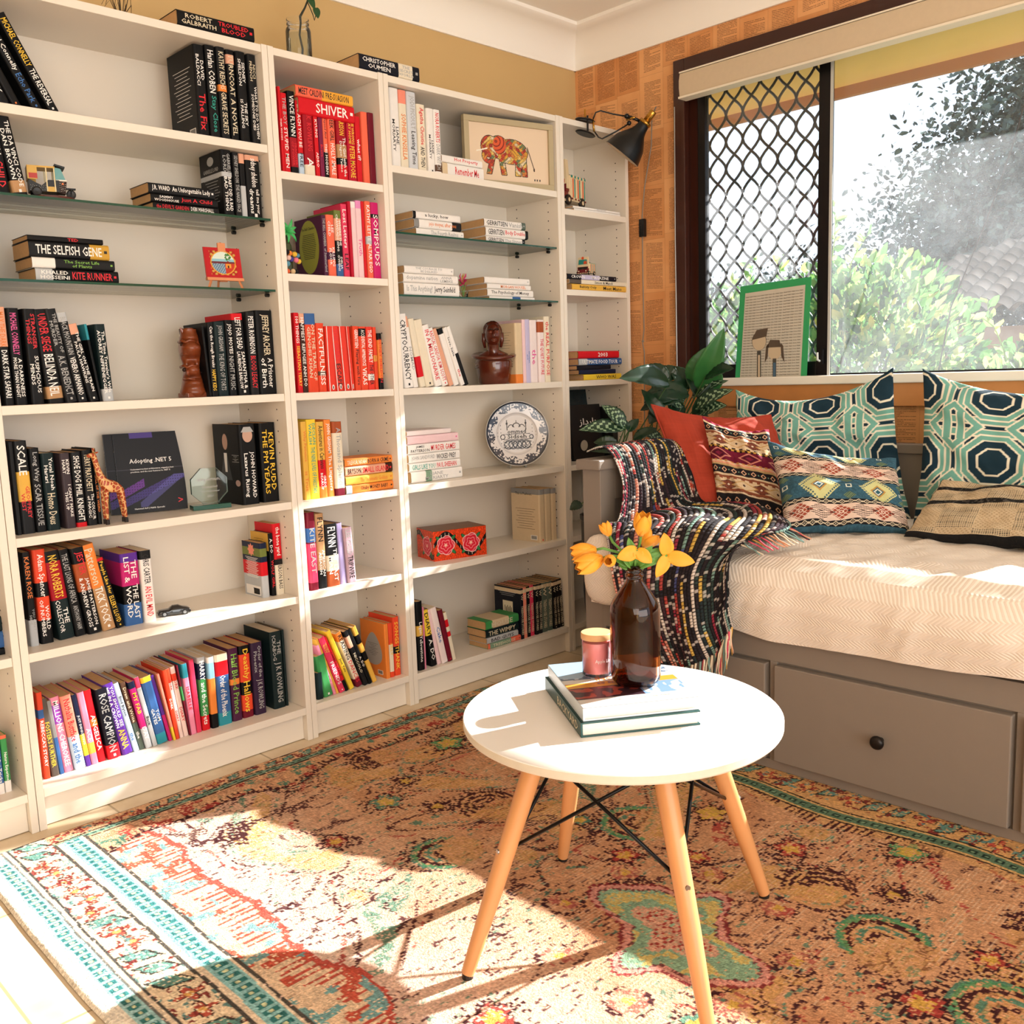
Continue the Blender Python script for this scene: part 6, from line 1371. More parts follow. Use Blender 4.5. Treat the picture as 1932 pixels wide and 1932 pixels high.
# toy sports car
t = place('toy_car', (-.362, .100, .4532), -18, 'small black toy sports car on the white shelf', 'toy car')
m_carp = mat('gloss_black_paint', '#0c0d0f', .15, coat=.8)
def carf(U, Vv):
    x = (U - .5) * .088; top = np.interp(x, [-.044,-.040,-.030,-.014,-.004,.012,.024,.036,.042,.044], [.010,.017,.0185,.0195,.0275,.0280,.0225,.0195,.016,.010]); th = Vv * np.pi; wdt = .0195 * (1 - .25 * np.abs(U - .5) ** 3 * 8); y = -np.cos(th) * wdt; s = np.sin(th)
    z = .005 + (top - .005) * np.where(s > .0, s ** .35, 0); cab = np.clip((top - .0195) / .009, 0, 1) * (s > .8); y = y * (1 - .25 * np.clip((z - .017) / .01, 0, 1)); return x, y, z
fgrid('car_body', 60, 30, carf, m_carp, t); b = MB(); b.box(-.042, .042, -.018, .018, .0035, .0065, m_carp); b.build('underbody', t)
for x in (-.027, .027):
    for y in (-.0185, .0185):
        b = MB(); Mx = Matrix.Translation((x, y, .0075)) @ Matrix.Rotation(math.pi/2, 4, 'X'); b.lathe([(0,-.003),(.0055,-.003),(.0072,-.003),(.0075,0),(.0072,.003),(.0055,.003),(0,.003)], m_blk, 18, Mx, cap=False); b.lathe([(0,-.0034),(.0045,-.0034),(.0045,.0034),(0,.0034)], mat('wheel_rim_silver', '#8a8d90', .25, metal=.9), 10, Mx, cap=False); b.build('wheel', t)
# auto rickshaw models and truck-art buses
m_yel = mat('brass_yellow', '#c49a4a', .35, metal=.3); m_teal_ = mat('teal_enamel', '#6fa6a8', .35); m_redp = mat('red_enamel', '#b8342a', .35); m_whd = mat('white_dots', '#e8e2d4', .5); m_dwood = mat('dark_red_wood', '#5a2218', .4)
t = place('toy_rickshaw', (-.588, .085, G1), -14, 'yellow and black three-wheeled rickshaw model on a wooden stand', 'toy vehicle')
b = MB(); b.lathe([(0,0),(.046,0),(.046,.010),(0,.010)], m_dwood, 32, Matrix.Scale(1.15, 4, (1,0,0)), cap=False); b.build('wooden_stand', t)
b = MB(); b.add([(-.050,-.022,.022),(.018,-.022,.022),(.018,-.022,.050),(-.006,-.022,.050),(-.022,-.022,.036),(-.05,-.022,.05)] + [(-.050,.022,.022),(.018,.022,.022),(.018,.022,.050),(-.006,.022,.050),(-.022,.022,.036),(-.05,.022,.05)], [(0,1,2,3,4,5),(11,10,9,8,7,6)] + [(i,6+i,6+(i+1)%6,(i+1)%6) for i in range(6)], m_blk)
for i in range(26): b.box(-.048 + (i*7 % 40)*.001, -.0472 + (i*7 % 40)*.001, -.0226, -.0222, .024 + (i*5 % 13)*.001, .0248 + (i*5 % 13)*.001, m_whd)
b.build('rear_body', t)
b = MB(); b.box(-.052, .010, -.024, .024, .078, .082, m_yel); b.box(-.052, -.048, -.024, .024, .05, .08, m_yel); b.box(-.052, -.030, -.0235, -.0215, .050, .08, m_yel); b.box(-.052, -.030, .0215, .0235, .050, .08, m_yel); b.box(-.049, -.030, -.0242, -.0236, .052, .064, m_redp); b.build('canopy', t)
b = MB()
for x, y in ((-.010,-.022),(.008,-.022),(-.010,.022),(.008,.022)): b.box(x-.0014, x+.0014, y-.0014, y+.0014, .022, .08, mat('cream_post', '#dccb9c', .4))
b.box(-.010, .010, -.0225, -.0215, .022, .034, m_yel); b.build('door_posts', t)
b = MB(); b.add([(.010,-.021,.052),(.034,-.014,.052),(.034,.014,.052),(.010,.021,.052),(.010,-.022,.080),(.024,-.016,.079),(.024,.016,.079),(.010,.022,.080)], [(0,1,5,4),(1,2,6,5),(2,3,7,6),(0,3,2,1),(4,5,6,7)], m_teal_); b.box(.006, .030, -.022, .022, .079, .083, m_blk, Matrix.Rotation(.25, 4, 'Y') @ Matrix.Translation((-.018, 0, .006))); b.box(.011, .036, -.019, .019, .049, .0525, m_whd); b.build('windscreen', t)
b = MB(); b.add([(.012,-.019,.022),(.032,-.011,.020),(.032,.011,.020),(.012,.019,.022),(.012,-.020,.049),(.036,-.012,.049),(.036,.012,.049),(.012,.020,.049)], [(0,1,5,4),(1,2,6,5),(2,3,7,6),(0,3,2,1),(4,5,6,7)], m_carvd)
for i in range(34): a = (i*5 % 11) / 10; z = .023 + (i*7 % 24)*.001; b.box(.013 + a*.019, .0142 + a*.019, -.0205 + a*.0075 - .0004, -.0198 + a*.0075, z, z + .0011, m_whd)
b.box(.024, .028, -.0175, -.0155, .041, .045, mat('orange_lamp', '#e8762e', .4)); b.build('front_body', t)
for x, y in ((-.034,-.022),(-.034,.022),(.045,0)):
    b = MB(); b.lathe([(0,-.003),(.008,-.004),(.011,-.003),(.0115,0),(.011,.003),(.008,.004),(0,.003)], m_blk, 18, Matrix.Translation((x, y, .0215)) @ Matrix.Rotation(math.pi/2, 4, 'X'), cap=False); b.build('wheel', t)
b = MB(); b.box(.030, .056, -.006, .006, .033, .036, m_blk); b.tube([(.045,-.006,.0215),(.045,-.006,.034)], .0015, m_blk, 6); b.build('mudguard', t)
# painted tile on an easel
t = place('painted_tile', (-.155, .050, 1.3553), -5, 'small red painted tile with a lake-and-house scene on a pine easel', 'ornament')
def tile_p(U, Vv):
    v = 1 - Vv; x = (U - .5) * 1.25; y = v - .5; r = np.hypot(x / 1.1, y); img = fill(U.shape, '#a81f1c'); cn = (np.maximum(np.abs(x) / 1.1, np.abs(y)) > .41); sw = (np.sin(U * 40) * np.sin(v * 34) > .25) & (r > .40) & ~cn; img = put(img, sw, '#c7a04a'); img = put(img, cn, '#b81c22'); img = put(img, (r < .40) & (r > .365), '#d9a03a')
    s = r < .365; img = put(img, s, '#8fc1cf'); img = put(img, s & (y < -.12), '#d6e3d8'); img = put(img, s & (y > -.04) & (y < .03), '#6b3038'); img = put(img, s & (y > .03) & (x < .1), '#4d6f8c'); img = put(img, s & (y > .03) & (x < .05) & (((y * 40 + x * 6) % 1) < .3), '#b9cdd6'); img = put(img, s & (y > .02) & (x > .05), '#c23a22'); img = put(img, s & (np.abs(x - .17) < .09) & (y > .02) & (y < .17), '#e39a3c'); img = put(img, s & (np.abs(x - .17) < (y + .08) * 1.0) & (y > -.08) & (y < .03), '#8a2b1c'); img = put(img, s & (np.abs(x - .17) < .03) & (y > .08) & (y < .17), '#4a1c14'); img = put(img, s & (np.hypot(x - .18, (y + .2) * .8) < .11) & (vn(U * 40, v * 40, 5) > .4), '#3f7a3a'); return img
g = grid('tile_picture', 90, 72, lambda U, Vv: (-.052 + U * .104, -.0045 + U * 0 + (Vv)*.012, .030 + Vv * .083), tile_p, m_mag, t)
b = MB(); b.box(-.053, .053, 0, .004, 0, .085, m_redp, Matrix.Translation((0, -.0035, .029)) @ Matrix.Rotation(-.14, 4, 'X')); b.build('tile_body', t)
m_pine = mat('pine_easel', '#d98c5c', .5, noise_amt=.08, noise_scale=60)
b = MB(); b.box(-.053, .053, -.010, .004, .022, .030, m_pine); b.tube([(-.040, -.004, .024), (-.050, -.006, 0)], .0035, m_pine, 4); b.tube([(.040, -.004, .024), (.050, -.006, 0)], .0035, m_pine, 4); b.tube([(0, .012, .128), (0, .05, 0)], .0035, m_pine, 4); b.box(-.011, .011, .006, .012, .02, .126, m_pine); b.build('easel', t)
# framed elephant drawing
t = empty('framed_picture', (.812, .098, 1.7523), math.radians(-13), 'pale frame with a colourful patterned elephant drawing, leaning on the shelf', 'picture')
FW, FH = .372, .232; m_frm = mat('beige_frame', '#b5a582', .5); b = MB()
for x0, x1, z0, z1 in ((0, FW, 0, .02), (0, FW, FH-.02, FH), (0, .02, .02, FH-.02), (FW-.02, FW, .02, FH-.02)): b.box(x0, x1, -.008, .012, z0, z1, m_frm)
b.build('frame', t, bevel=.001); b = MB(); b.box(.001, FW-.001, .0125, .015, .001, FH - .001, m_blk); b.build('backing', t)
def eleph(U, Vv):
    x = U * 1.62; y = 1 - Vv; img = fill(U.shape, '#e3cbae'); E = lambda cx, cy, rx, ry: ((x - cx) / rx) ** 2 + ((y - cy) / ry) ** 2
    body = (E(.86, .46, .33, .22) < 1) | (E(.60, .40, .20, .20) < 1) | (E(.42, .40, .17, .19) < 1)
    for cx0, cx1, w in ((.50, .40, .052), (.64, .70, .055), (1.00, .98, .06), (1.10, 1.12, .055)): tt = np.clip((y - .5) / .38, 0, 1); c = cx0 + (cx1 - cx0) * tt; body |= (np.abs(x - c) < w) & (y > .5) & (y < .88)
    tr = np.abs(np.hypot(x - .40, y - .56) - .10) < .036; trunk = tr & (x < .44) & (y > .42) | (E(.33, .50, .05, .13) < 1) | (tr & (y > .60)); body |= trunk & (x < .50)
    pal = [H3(c) for c in ('#c8452c', '#e0a83c', '#e8d9b4', '#d8823c', '#6b7f5a', '#e6c46a', '#a83228')]
    cx = np.floor(x * 15 + .8 * np.sin(y * 20)); cy = np.floor(y * 15 + .8 * np.sin(x * 17)); k = (hsh(cx, cy, 3) * 7).astype(int); col = np.array(pal)[k % 7]; img = np.where(body[..., None], col, img)
    fx = (x * 15 + .8 * np.sin(y * 20)) % 1 - .5; fy = (y * 15 + .8 * np.sin(x * 17)) % 1 - .5; rr = np.hypot(fx, fy); img = put(img, body & (np.abs(rr - .33) < .05), '#4a2c1e', .8); img = put(img, body & ((np.abs(fx) > .46) | (np.abs(fy) > .46)), '#3a2418', .75)
    ear = E(.62, .36, .13, .16) < 1; img = put(img, ear, '#d4572f'); img = put(img, ear & (np.sin(np.hypot(x - .55, y - .3) * 90) > .6), '#7a241a')
    g = np.gradient(body.astype(float)); e = (np.abs(g[0]) + np.abs(g[1])) > .1; img = put(img, e, '#2c1d16'); img = put(img, (np.abs(y - .43 - (.42 - x) * .25 + (x - .2) ** 2 * .2) < .012) & (x > .16) & (x < .38), '#f0e6d2')
    tail = (np.abs(x - (1.18 + (y - .35) * .35)) < .008) & (y > .35) & (y < .72); img = put(img, tail | (E(1.315, .74, .015, .035) < 1), '#3a2418'); img = put(img, (np.abs(y - .92) < .02) & (x > 1.3) & (x < 1.45) & (np.sin(x * 120) > 0), '#3a3430')
    return img
grid('drawing', 260, 170, lambda U, Vv: (.018 + U * (FW-.036), U * 0 + .001, .018 + Vv * (FH-.036)), eleph, paint_mat('drawing_paper', .4, 0, 100, 0, .4), t)
# plate
t = empty('decorative_plate', (1.045, .118, .7385), 0, 'round white plate with black calligraphy and floral rim on the shelf', 'plate')
def plate_paint(U, Vv):
    r = Vv; th = U * 2 * np.pi; x = r * np.cos(th); y = r * np.sin(th); img = fill(U.shape, '#e9e4e2'); B_ = '#20232e'
    img = put(img, r > .93, B_); img = put(img, r > .985, '#efe9e4'); fl = (np.sin(th * 10 + .5) * .5 + .5); flor = (r > .70 + .10 * (1 - fl)) & (r < .94) & (vn(x * 26 + 9, y * 26 + 9, 4) + .25 * fl > .58); img = put(img, flor, '#2c3040', .92); img = put(img, (np.abs(r - .64) < .006), '#c9c4c6')
    c = r < .62; L = lambda m: None
    def st(m): 
        nonlocal img; img = put(img, m & c, '#17181c')
    for s in (-1, 1): st((np.abs(x - s * .30) < .014) & (y > .12) & (y < .44)); st(np.abs(x - s*.30) < .030 * (y > .30) * (y < .36)); st((np.abs(np.hypot(x - s * .17, y - .20) - .09) < .012) & (y > .2))
    st((np.abs(np.hypot(x, y - .22) - .12) < .014) & (y > .22)); st((np.abs(x) < .01) & (y > .33) & (y < .42))
    for k in range(5): st((np.abs(np.hypot((x + .28 - k * .14), (y + .33)) - .13) < .013)); st((np.abs(y + .33 - .10 * np.sin(x * 11 + k * 1.2)) < .010) & (np.abs(x) < .45))
    st((np.abs(np.hypot(x + .45, y + .08) - .07) < .013)); st((np.abs(np.hypot(x - .46, y + .10) - .06) < .013)); st((np.abs(y + .0) < .008) & (np.abs(x) < .42)); st((np.abs(y + .17) < .01) & (np.abs(x) < .42)); st(np.hypot((x * 9 % 1) - .5, (y * 9 % 1) - .5) < .12 * ((np.abs(x) > .42) & (np.abs(y) < .35)))
    return img
ax_ = Vector((-.52, -.84, .16)).normalized(); zx = Vector((0,0,1)); ex_ = zx.cross(-ax_).normalized() * -1; ey_ = ax_.cross(ex_).normalized() * 1
if ey_.z < 0: ey_ = -ey_; 
ex_ = ey_.cross(ax_).normalized()
PM = Matrix(((ex_.x, ey_.x, ax_.x, 0), (ex_.y, ey_.y, ax_.y, 0), (ex_.z, ey_.z, ax_.z, .128), (0,0,0,1)))
m_cer = paint_mat('glazed_ceramic', .15, 0, 100, 0, .6)
def plp(back):
    def f(U, Vv):
        r = Vv * .1225; z = np.interp(Vv, [0, .58, .66, .95, 1], [.0, .0, .006, .013, .015]) - (.004 if back else 0); th = U * 2 * np.pi; X, Y, Z = r * np.cos(th), r * np.sin(th), z
        return tuple(PM[i][0] * X + PM[i][1] * Y + PM[i][2] * Z + PM[i][3] for i in range(3))
    return f
grid('plate_front', 380, 130, plp(0), plate_paint, m_cer, t); g = grid('plate_back', 60, 12, plp(1), None, m_white, t)
b = MB(); bb = MB(); put_text(bb, 'ommed', tm_('k'), (-.036, .002, .0009), (1,0,0), (0,1,0), .072, .016); put_text(bb, 'Sidseh', tm_('k'), (-.042, -.017, .0009), (1,0,0), (0,1,0), .084, .016); b.add([PM @ Vector(v) for v in bb.v], bb.f, tm_('k')); b.build('calligraphy', t)
b = MB(); m_clr = mat('clear_acrylic', '#cfd2cf', .1, trans=.6)
for s in (-.03, .03): b.tube([tuple(ex_ * s + Vector((0,0,.0035)) + Vector((-.05*.52/1,-.03,.0)) * .6), tuple(ex_ * s + Vector((.02, .035, .0035)))], .003, m_clr, 6); b.tube([tuple(ex_ * s + Vector((-.0156,-.018,.0035))), tuple(ex_ * s + Vector((-.0156,-.018,.020)))], .003, m_clr, 6)
b.build('plate_stand', t)
# painted box
t = empty('painted_box', (.580, .080, .4523), math.radians(-13), 'orange-red wooden box painted with pink roses and black ribbon', 'box')
BW, BD, BH = .212, .13, .105
def rose_paint(seed, nf):
    def f(U, Vv):
        A = nf; x = U * A; y = Vv; img = fill(U.shape, '#d2461f'); img = img * (1 + .5 * (vn(U * 60 * A, Vv * 30, seed) - .5))[..., None] * np.array([1, .9, .8]); rib = np.abs(y - .5 - .38 * np.sin(x * 3.4 + seed)) ; img = put(img, rib < .085, '#17110f'); img = put(img, (rib < .05) & (((x * 7) % 1) < .12), '#cfc0a8')
        for cx in np.arange(.45 + .3 * seed, A + .3, .95):
            cy = .5 + .04 * math.sin(cx * 7); dx = x - cx; dy = y - cy; r = np.hypot(dx, dy); th = np.arctan2(dy, dx)
            for a in (.7, 2.4, -.7, -2.4): lf = np.hypot((dx - .36*math.cos(a)) * math.cos(a) + (dy - .36*math.sin(a)) * math.sin(a), 2.2 * (-(dx - .36*math.cos(a)) * math.sin(a) + (dy - .36*math.sin(a)) * math.cos(a))); img = put(img, lf < .13, '#14100e'); img = put(img, lf < .105, '#2f7a46')
            pet = .27 + .05 * np.abs(np.cos(th * 2.5)); img = put(img, r < pet + .025, '#eab7b4'); img = put(img, r < pet, '#cf2236'); img = put(img, (np.abs(((r * 9 + .25 * np.sin(th * 5)) % 1) - .5) < .09) & (r < pet), '#ef9aa0'); img = put(img, r < .05, '#f0b8a0')
        return img
    return f
m_bx = paint_mat('painted_wood', .35, .1, 80, .1)
grid('box_front', 260, 130, lambda U, Vv: (U * BW, U * 0, Vv * BH), rose_paint(0, 2.0), m_bx, t, smooth=False); grid('box_side', 160, 130, lambda U, Vv: (U * 0, BD * (1 - U), Vv * BH), rose_paint(1, 1.25), m_bx, t, smooth=False)
b = MB(); b.box(.0005, BW, .0005, BD, 0, BH - .0005, mat('orange_box_wood', '#a8431f', .4, noise_amt=.2, noise_scale=30)); b.build('box_body', t); b = MB(); b.box(0, BW, 0, BD, BH - .0004, BH + .001, mat('grained_box_lid', '#7a4a26', .4, noise_amt=.4, noise_scale=35)); b.build('box_lid', t)
# truck-art buses
m_cream_ = mat('cream_glaze', '#e6cfa6', .2, coat=.5); m_mar = mat('maroon_glaze', '#6e1f24', .2, coat=.5); m_teg = mat('teal_glaze', '#2c8a80', .2, coat=.5); m_or = mat('orange_glaze', '#d9542a', .2, coat=.5)
def bus(loc, rz, k, label, text):
    t = empty('toy_bus', loc, math.radians(rz), label, 'toy vehicle'); W_, L_, H_ = .105*k, .135*k, .10*k; s = lambda v: v * k
    b = MB(); b.box(s(.02), L_, s(.0), W_, s(.018), H_, m_cream_)
    for i in range(9): x = s(.028 + i * .012); b.box(x, x + s(.005), -s(.0022), 0, s(.03), s(.092), (m_cream_, m_or, m_teg)[i % 3]); b.box(x, x + s(.010), -s(.003), 0, s(.022), s(.028), m_cream_ if i % 2 else m_mar); b.box(x, x + s(.009), -s(.003), 0, s(.094), s(.102), m_cream_ if i % 2 else m_teg)
    b.build('bus_body', t, bevel=.001)
    b = MB(); b.add([(s(.0), 0, s(.055)), (s(.0), W_, s(.055)), (s(.004), W_*.93, s(.15)), (s(.004), W_*.07, s(.15)), (s(.022), 0, s(.055)), (s(.022), W_, s(.055)), (s(.022), W_*.93, s(.15)), (s(.022), W_*.07, s(.15))], [(0,1,2,3),(7,6,5,4),(0,3,7,4),(1,5,6,2),(3,2,6,7),(0,4,5,1)], m_cream_); b.add([(-s(.001), W_*.1, s(.09)), (-s(.001), W_*.9, s(.09)), (s(.002), W_*.86, s(.13)), (s(.002), W_*.14, s(.13))], [(0,1,2,3)], m_teg)
    b.add([(s(.0005), W_*.5 + s(.012)*math.cos(a), s(.142) + s(.012)*math.sin(a)) for a in np.linspace(0, 2*math.pi, 17)[:-1]], [tuple(range(16))[::-1]], m_or)
    b.add([(-s(.0016), W_*.14, s(.092)), (-s(.0016), W_*.42, s(.092)), (-s(.0010), W_*.42, s(.11)), (-s(.0006), W_*.28, s(.12)), (-s(.0010), W_*.14, s(.11))], [(0,1,2,3,4)], m_or); b.box(-s(.002), 0, W_*.05, W_*.95, s(.072), s(.088), m_cream_); put_text(b, text, m_or, (-s(.0026), W_*.93, s(.073)), (0,-1,0), (0,0,1), W_*.86, s(.013)); b.build('crown_board', t)
    b = MB(); b.box(-s(.012), s(.02), s(.006), W_ - s(.006), s(.02), s(.046), m_mar); b.box(-s(.001), s(.02), s(.003), W_ - s(.003), s(.046), s(.07), m_mar); b.box(-s(.0018), -s(.001), s(.012), W_ - s(.012), s(.05), s(.067), mat('dark_windscreen', '#2c2522', .15)); b.box(-s(.016), -s(.010), 0, W_, s(.012), s(.02), m_cream_)
    for i in range(6): b.box(-s(.0166), -s(.016), W_*(.05+.16*i), W_*(.13+.16*i), s(.012), s(.02), m_mar)
    for y in (.18, .82): b.ball((-s(.0125), W_*y, s(.034)), s(.006), m_cream_, 10)
    b.build('bonnet', t, bevel=.0008)
    for x, y in ((.005,.0),(.005,1),(.105,.0),(.105,1)):
        b = MB(); b.lathe([(0,-s(.005)),(s(.016),-s(.005)),(s(.018),0),(s(.016),s(.005)),(0,s(.005))], m_blk, 20, Matrix.Translation((s(x), W_*y, s(.018))) @ Matrix.Rotation(math.pi/2, 4, 'X'), cap=False); b.lathe([(0,-s(.0056)),(s(.007),-s(.0056)),(s(.007),s(.0056)),(0,s(.0056))], m_cream_, 12, Matrix.Translation((s(x), W_*y, s(.018))) @ Matrix.Rotation(math.pi/2, 4, 'X'), cap=False); b.build('wheel', t)
    b = MB(); b.ball((L_*.6, W_*.5, H_ + s(.002)), (s(.05), s(.03), s(.018)), m_blk, 20); b.build('roof_rack', t, smooth=True)
    return t
bus((1.268, .030, 1.7155), 14, 1.12, 'glazed ceramic truck-art bus in cream, maroon and teal on white books', 'PAKISTAN')
bus((1.380, .030, 1.4635), 14, .46, 'tiny pink and white bus model standing on lying magazines', ' ')
# pompom string and green ribbon ornament
t = place('pompom_string', (.060, .022, 1.4022), 0, 'string of coloured felt pompoms beside the dark oval-label book', 'ornament')
pc = [('black','#1a1a1c'),('orange','#ec8a3c'),('yellow','#e8bb3e'),('blue','#5f98ad'),('pale_pink','#e9c2b4'),('purple','#4f4392'),('pink','#e8778c'),('yellow','#e8bb3e'),('blue','#4e889f'),('coral','#ea6a3c'),('sand','#d8b98a'),('black','#1a1a1c')]
for i, (nm, h) in enumerate(pc):
    r_, c_ = (i // 4), (i % 4); x = -.030 + c_ * .0150 + (.004 if r_ % 2 else 0); z = .062 - r_ * .0165 - .002 * c_; 
    if i > 8: z = .0085; x = -.026 + (i - 9) * .017
    b = MB(); b.ball((x, (.0 if i % 2 else -.006) + .004 * c_, max(z, .0078)), .0078, mat('felt_' + nm, h, .95, bump=.5, noise_scale=300), 16, fn=lambda d: 1 + .05 * math.sin(d.x*37) * math.sin(d.z*41)); b.build('pompom', t, smooth=True)
b = MB(); b.tube([(-.03, -.004, .062), (-.012, .002, .070), (.012, .004, .064), (.018, .008, .045)], .0007, m_blk, 5); b.build('thread', t)
t = place('ribbon_ornament', (.052, .062, 1.4022), 0, 'small olive bottle topped with a bright green ribbon bow', 'ornament')
b = MB(); b.lathe([(0,0),(.017,0),(.020,.01),(.021,.05),(.020,.085),(.012,.105),(.008,.118),(.008,.135),(0,.135)], mat('olive_glazed_bottle', '#3f4a2e', .3), 28, cap=False); b.build('bottle_body', t, smooth=True)
m_rib = mat('green_ribbon', '#3fae5a', .35)
for i in range(9):
    a = i * .7 - .2; b = MB(); d = Vector((math.cos(a), -.35 + .2*math.sin(i), math.sin(a) * .8)).normalized(); blade(b, Vector((0,-.012,.125)), Vector((0,-.012,.125)) + d * (.030 + .006 * (i % 3)), .0045, m_rib, Vector((0,-1,.2)), curve=.25, cup=.5, n=8, k=3); o = b.build('ribbon_loop', t, smooth=True); o.modifiers.new('s', 'SOLIDIFY').thickness = .0008
# tiny glass with artificial flowers
t = place('bud_glass', (.742, .052, 1.3573), 0, 'tiny glass of pink and yellow dried flowers between white book stacks', 'ornament')
m_thin = glass_mat('clear_thin_glass', (.96, .98, .97), .02, .01)
b = MB(); b.lathe([(0,.001),(.015,.001),(.018,.026)], m_thin, 24, cap=False); b.build('glass', t, smooth=True)
m_fp = mat('magenta_petal', '#c22e62', .6); m_fy = mat('dusty_yellow', '#b08a3c', .6)
for i in range(8):
    a = i * .8; x = .010 * math.cos(a); y = .010 * math.sin(a); z = .040 + .006 * (i % 4); b = MB(); b.tube([(0,0,.004),(x*.6,y*.6,z*.6),(x,y,z)], .0008, m_stem, 5)
    for k in range(5): th = k * 1.256; blade(b, (x,y,z), (x+.008*math.cos(th), y+.008*math.sin(th), z+.006), .0035, m_fp, (0,0,1), n=5, k=2)
    b.build('flower', t)
for i in range(5): a = i * 1.3; b = MB(); b.tube([(.004*math.cos(a),0,.045),(.008*math.cos(a),.003,.065),(.014*math.cos(a*1.3),.0,.074),(.012*math.cos(a*1.3)+.004,.0,.083)], [.0012,.002,.0022,.001], m_fy if i % 2 else m_fp, 6); b.build('curled_twig', t)
# water jar with cutting on top
t = place('glass_jar', (.167, .095, 2.0188), 0, 'clear glass jar of water with a trailing plant cutting on the bookcase', 'jar')
b = MB(); b.lathe([(0,.001),(.034,.001),(.037,.006),(.037,.095),(.035,.103),(.031,.108),(.031,.113),(.033,.114),(.033,.118),(.031,.119),(.031,.125),(.033,.126),(.033,.130),(.031,.131)], m_thin, 36, cap=False); b.build('jar_glass', t, smooth=True)
b = MB(); b.lathe([(0,.085),(.0355,.085)], m_thin, 36, cap=False); b.lathe([(.0356,.004),(.0356,.085),(.0350,.0855)], glass_mat('jar_water', (.93,.95,.90), .02, .01), 36, cap=False); b.build('water', t)
m_lf = mat('heart_leaf_green', '#234a26', .35, noise_amt=.2, noise_scale=30); m_dst = mat('dark_stem', '#23281c', .5)
b = MB(); b.tube([(.006,0,.008),(.012,0,.05),(.004,0,.088),(.008,-.004,.12),(.006,-.006,.138),(.022,-.010,.165),(.036,-.012,.195)], [.0035,.0032,.003,.003,.004,.003,.0028], m_dst, 8); b.tube([(.030,-.012,.185),(.046,-.014,.150),(.050,-.014,.135),(.056,-.014,.15)], .0014, m_dst, 6); b.build('plant_cutting', t, smooth=True)
for bs, tp, w_ in (((.036,-.012,.200),(.052,-.016,.165),.013), ((.056,-.014,.172),(.062,-.016,.142),.013), ((.036,-.012,.195),(.06,-.01,.215),.012)):
    b = MB(); blade(b, bs, tp, w_, m_lf, (0,-1,.2), cup=.2, blunt=.7, n=10, k=6); o = b.build('heart_leaf', t, smooth=True); o.modifiers.new('s', 'SOLIDIFY').thickness = .0006
t = place('dried_twigs', (-.36, .11, 2.0188), 0, 'wisp of dried twigs at the top edge on the wide bookcase', 'dried plant')
b = MB()
for i in range(9): a = i * .7; b.tube([(0,0,0),(.012*math.cos(a),.01*math.sin(a),.035),(.03*math.cos(a),.02*math.sin(a),.06 + .004*i),(.04*math.cos(a+.4),.02,.04+.003*i)], [.0016,.0012,.001,.0006], mat('dried_twig', '#4a3a26', .8), 5)
b.tube([(0,0,0),(0,0,.12)], .002, MATS['dried_twig'], 5); b.build('twigs', t)
# black framed book behind the plant
t = empty('propped_book', (1.355, .105, .7355), math.radians(-6), 'black book with white Urdu title propped behind the houseplant leaves', 'book')
b = MB(); b.box(0, .17, 0, .018, 0, .225, mat('matt_black_cover', '#101113', .45), Matrix.Rotation(-.12, 4, 'X')); b.build('cover', t)
b = MB(); put_text(b, 'زادراه', tm_('w'), (.03, -.002, .135), (1,0,0), (0,.12,.99), .10, .035); b.add([(.055 + .02*math.cos(a), -.0005 - 0, .06 + .022*math.sin(a)) for a in np.linspace(0, 2*math.pi, 15)[:-1]], [tuple(range(14))], mat('pale_print', '#a8a090', .6)); b.build('cover_lettering', t)
t = empty('leaning_board', (1.375, .185, .7355), 0, 'dark glossy board leaning at the back of the corner bookcase', 'board')
b = MB(); b.box(0, .195, 0, .008, 0, .285, mat('dark_sea_picture', '#16282c', .2, noise_amt=.5, noise_scale=12), Matrix.Rotation(-.14, 4, 'X')); b.build('board_face', t)
t = empty('storage_box', (1.47, .05, .7355), math.radians(4), 'black box with pale labels behind the plant, right of the Urdu book', 'box')
b = MB(); b.box(.07, .105, .0, .13, 0, .21, m_blk); b.box(.078, .097, -.0006, 0, .02, .065, tm_('s')); b.box(.082, .093, -.001, -.0006, .03, .05, tm_('k')); b.build('casing', t, bevel=.002)
# pink book leaning in the corner case, magazine holder
t = empty('paperback_book', (1.222, .02, 1.0582), 0, 'thin pink book standing at the left end beside the lying stack', 'book'); b = MB(); b.box(0, .006, 0, .14, 0, .11, mat('pink_card', '#d8787c', .5)); b.build('cover', t); b = MB(); b.box(.001, .005, .001, .139, .11, .1105, m_page2); b.build('pages', t)
t = empty('white_folder', (1.235, .16, 1.6955), 0, 'white box file at the back behind the ceramic bus', 'box'); b = MB(); b.box(0, .085, 0, .09, 0, .225, m_white); b.build('file_body', t, bevel=.002); b = MB(); b.box(.0, .085, -.0008, 0, .215, .222, tm_('s')); b.build('file_edge', t)

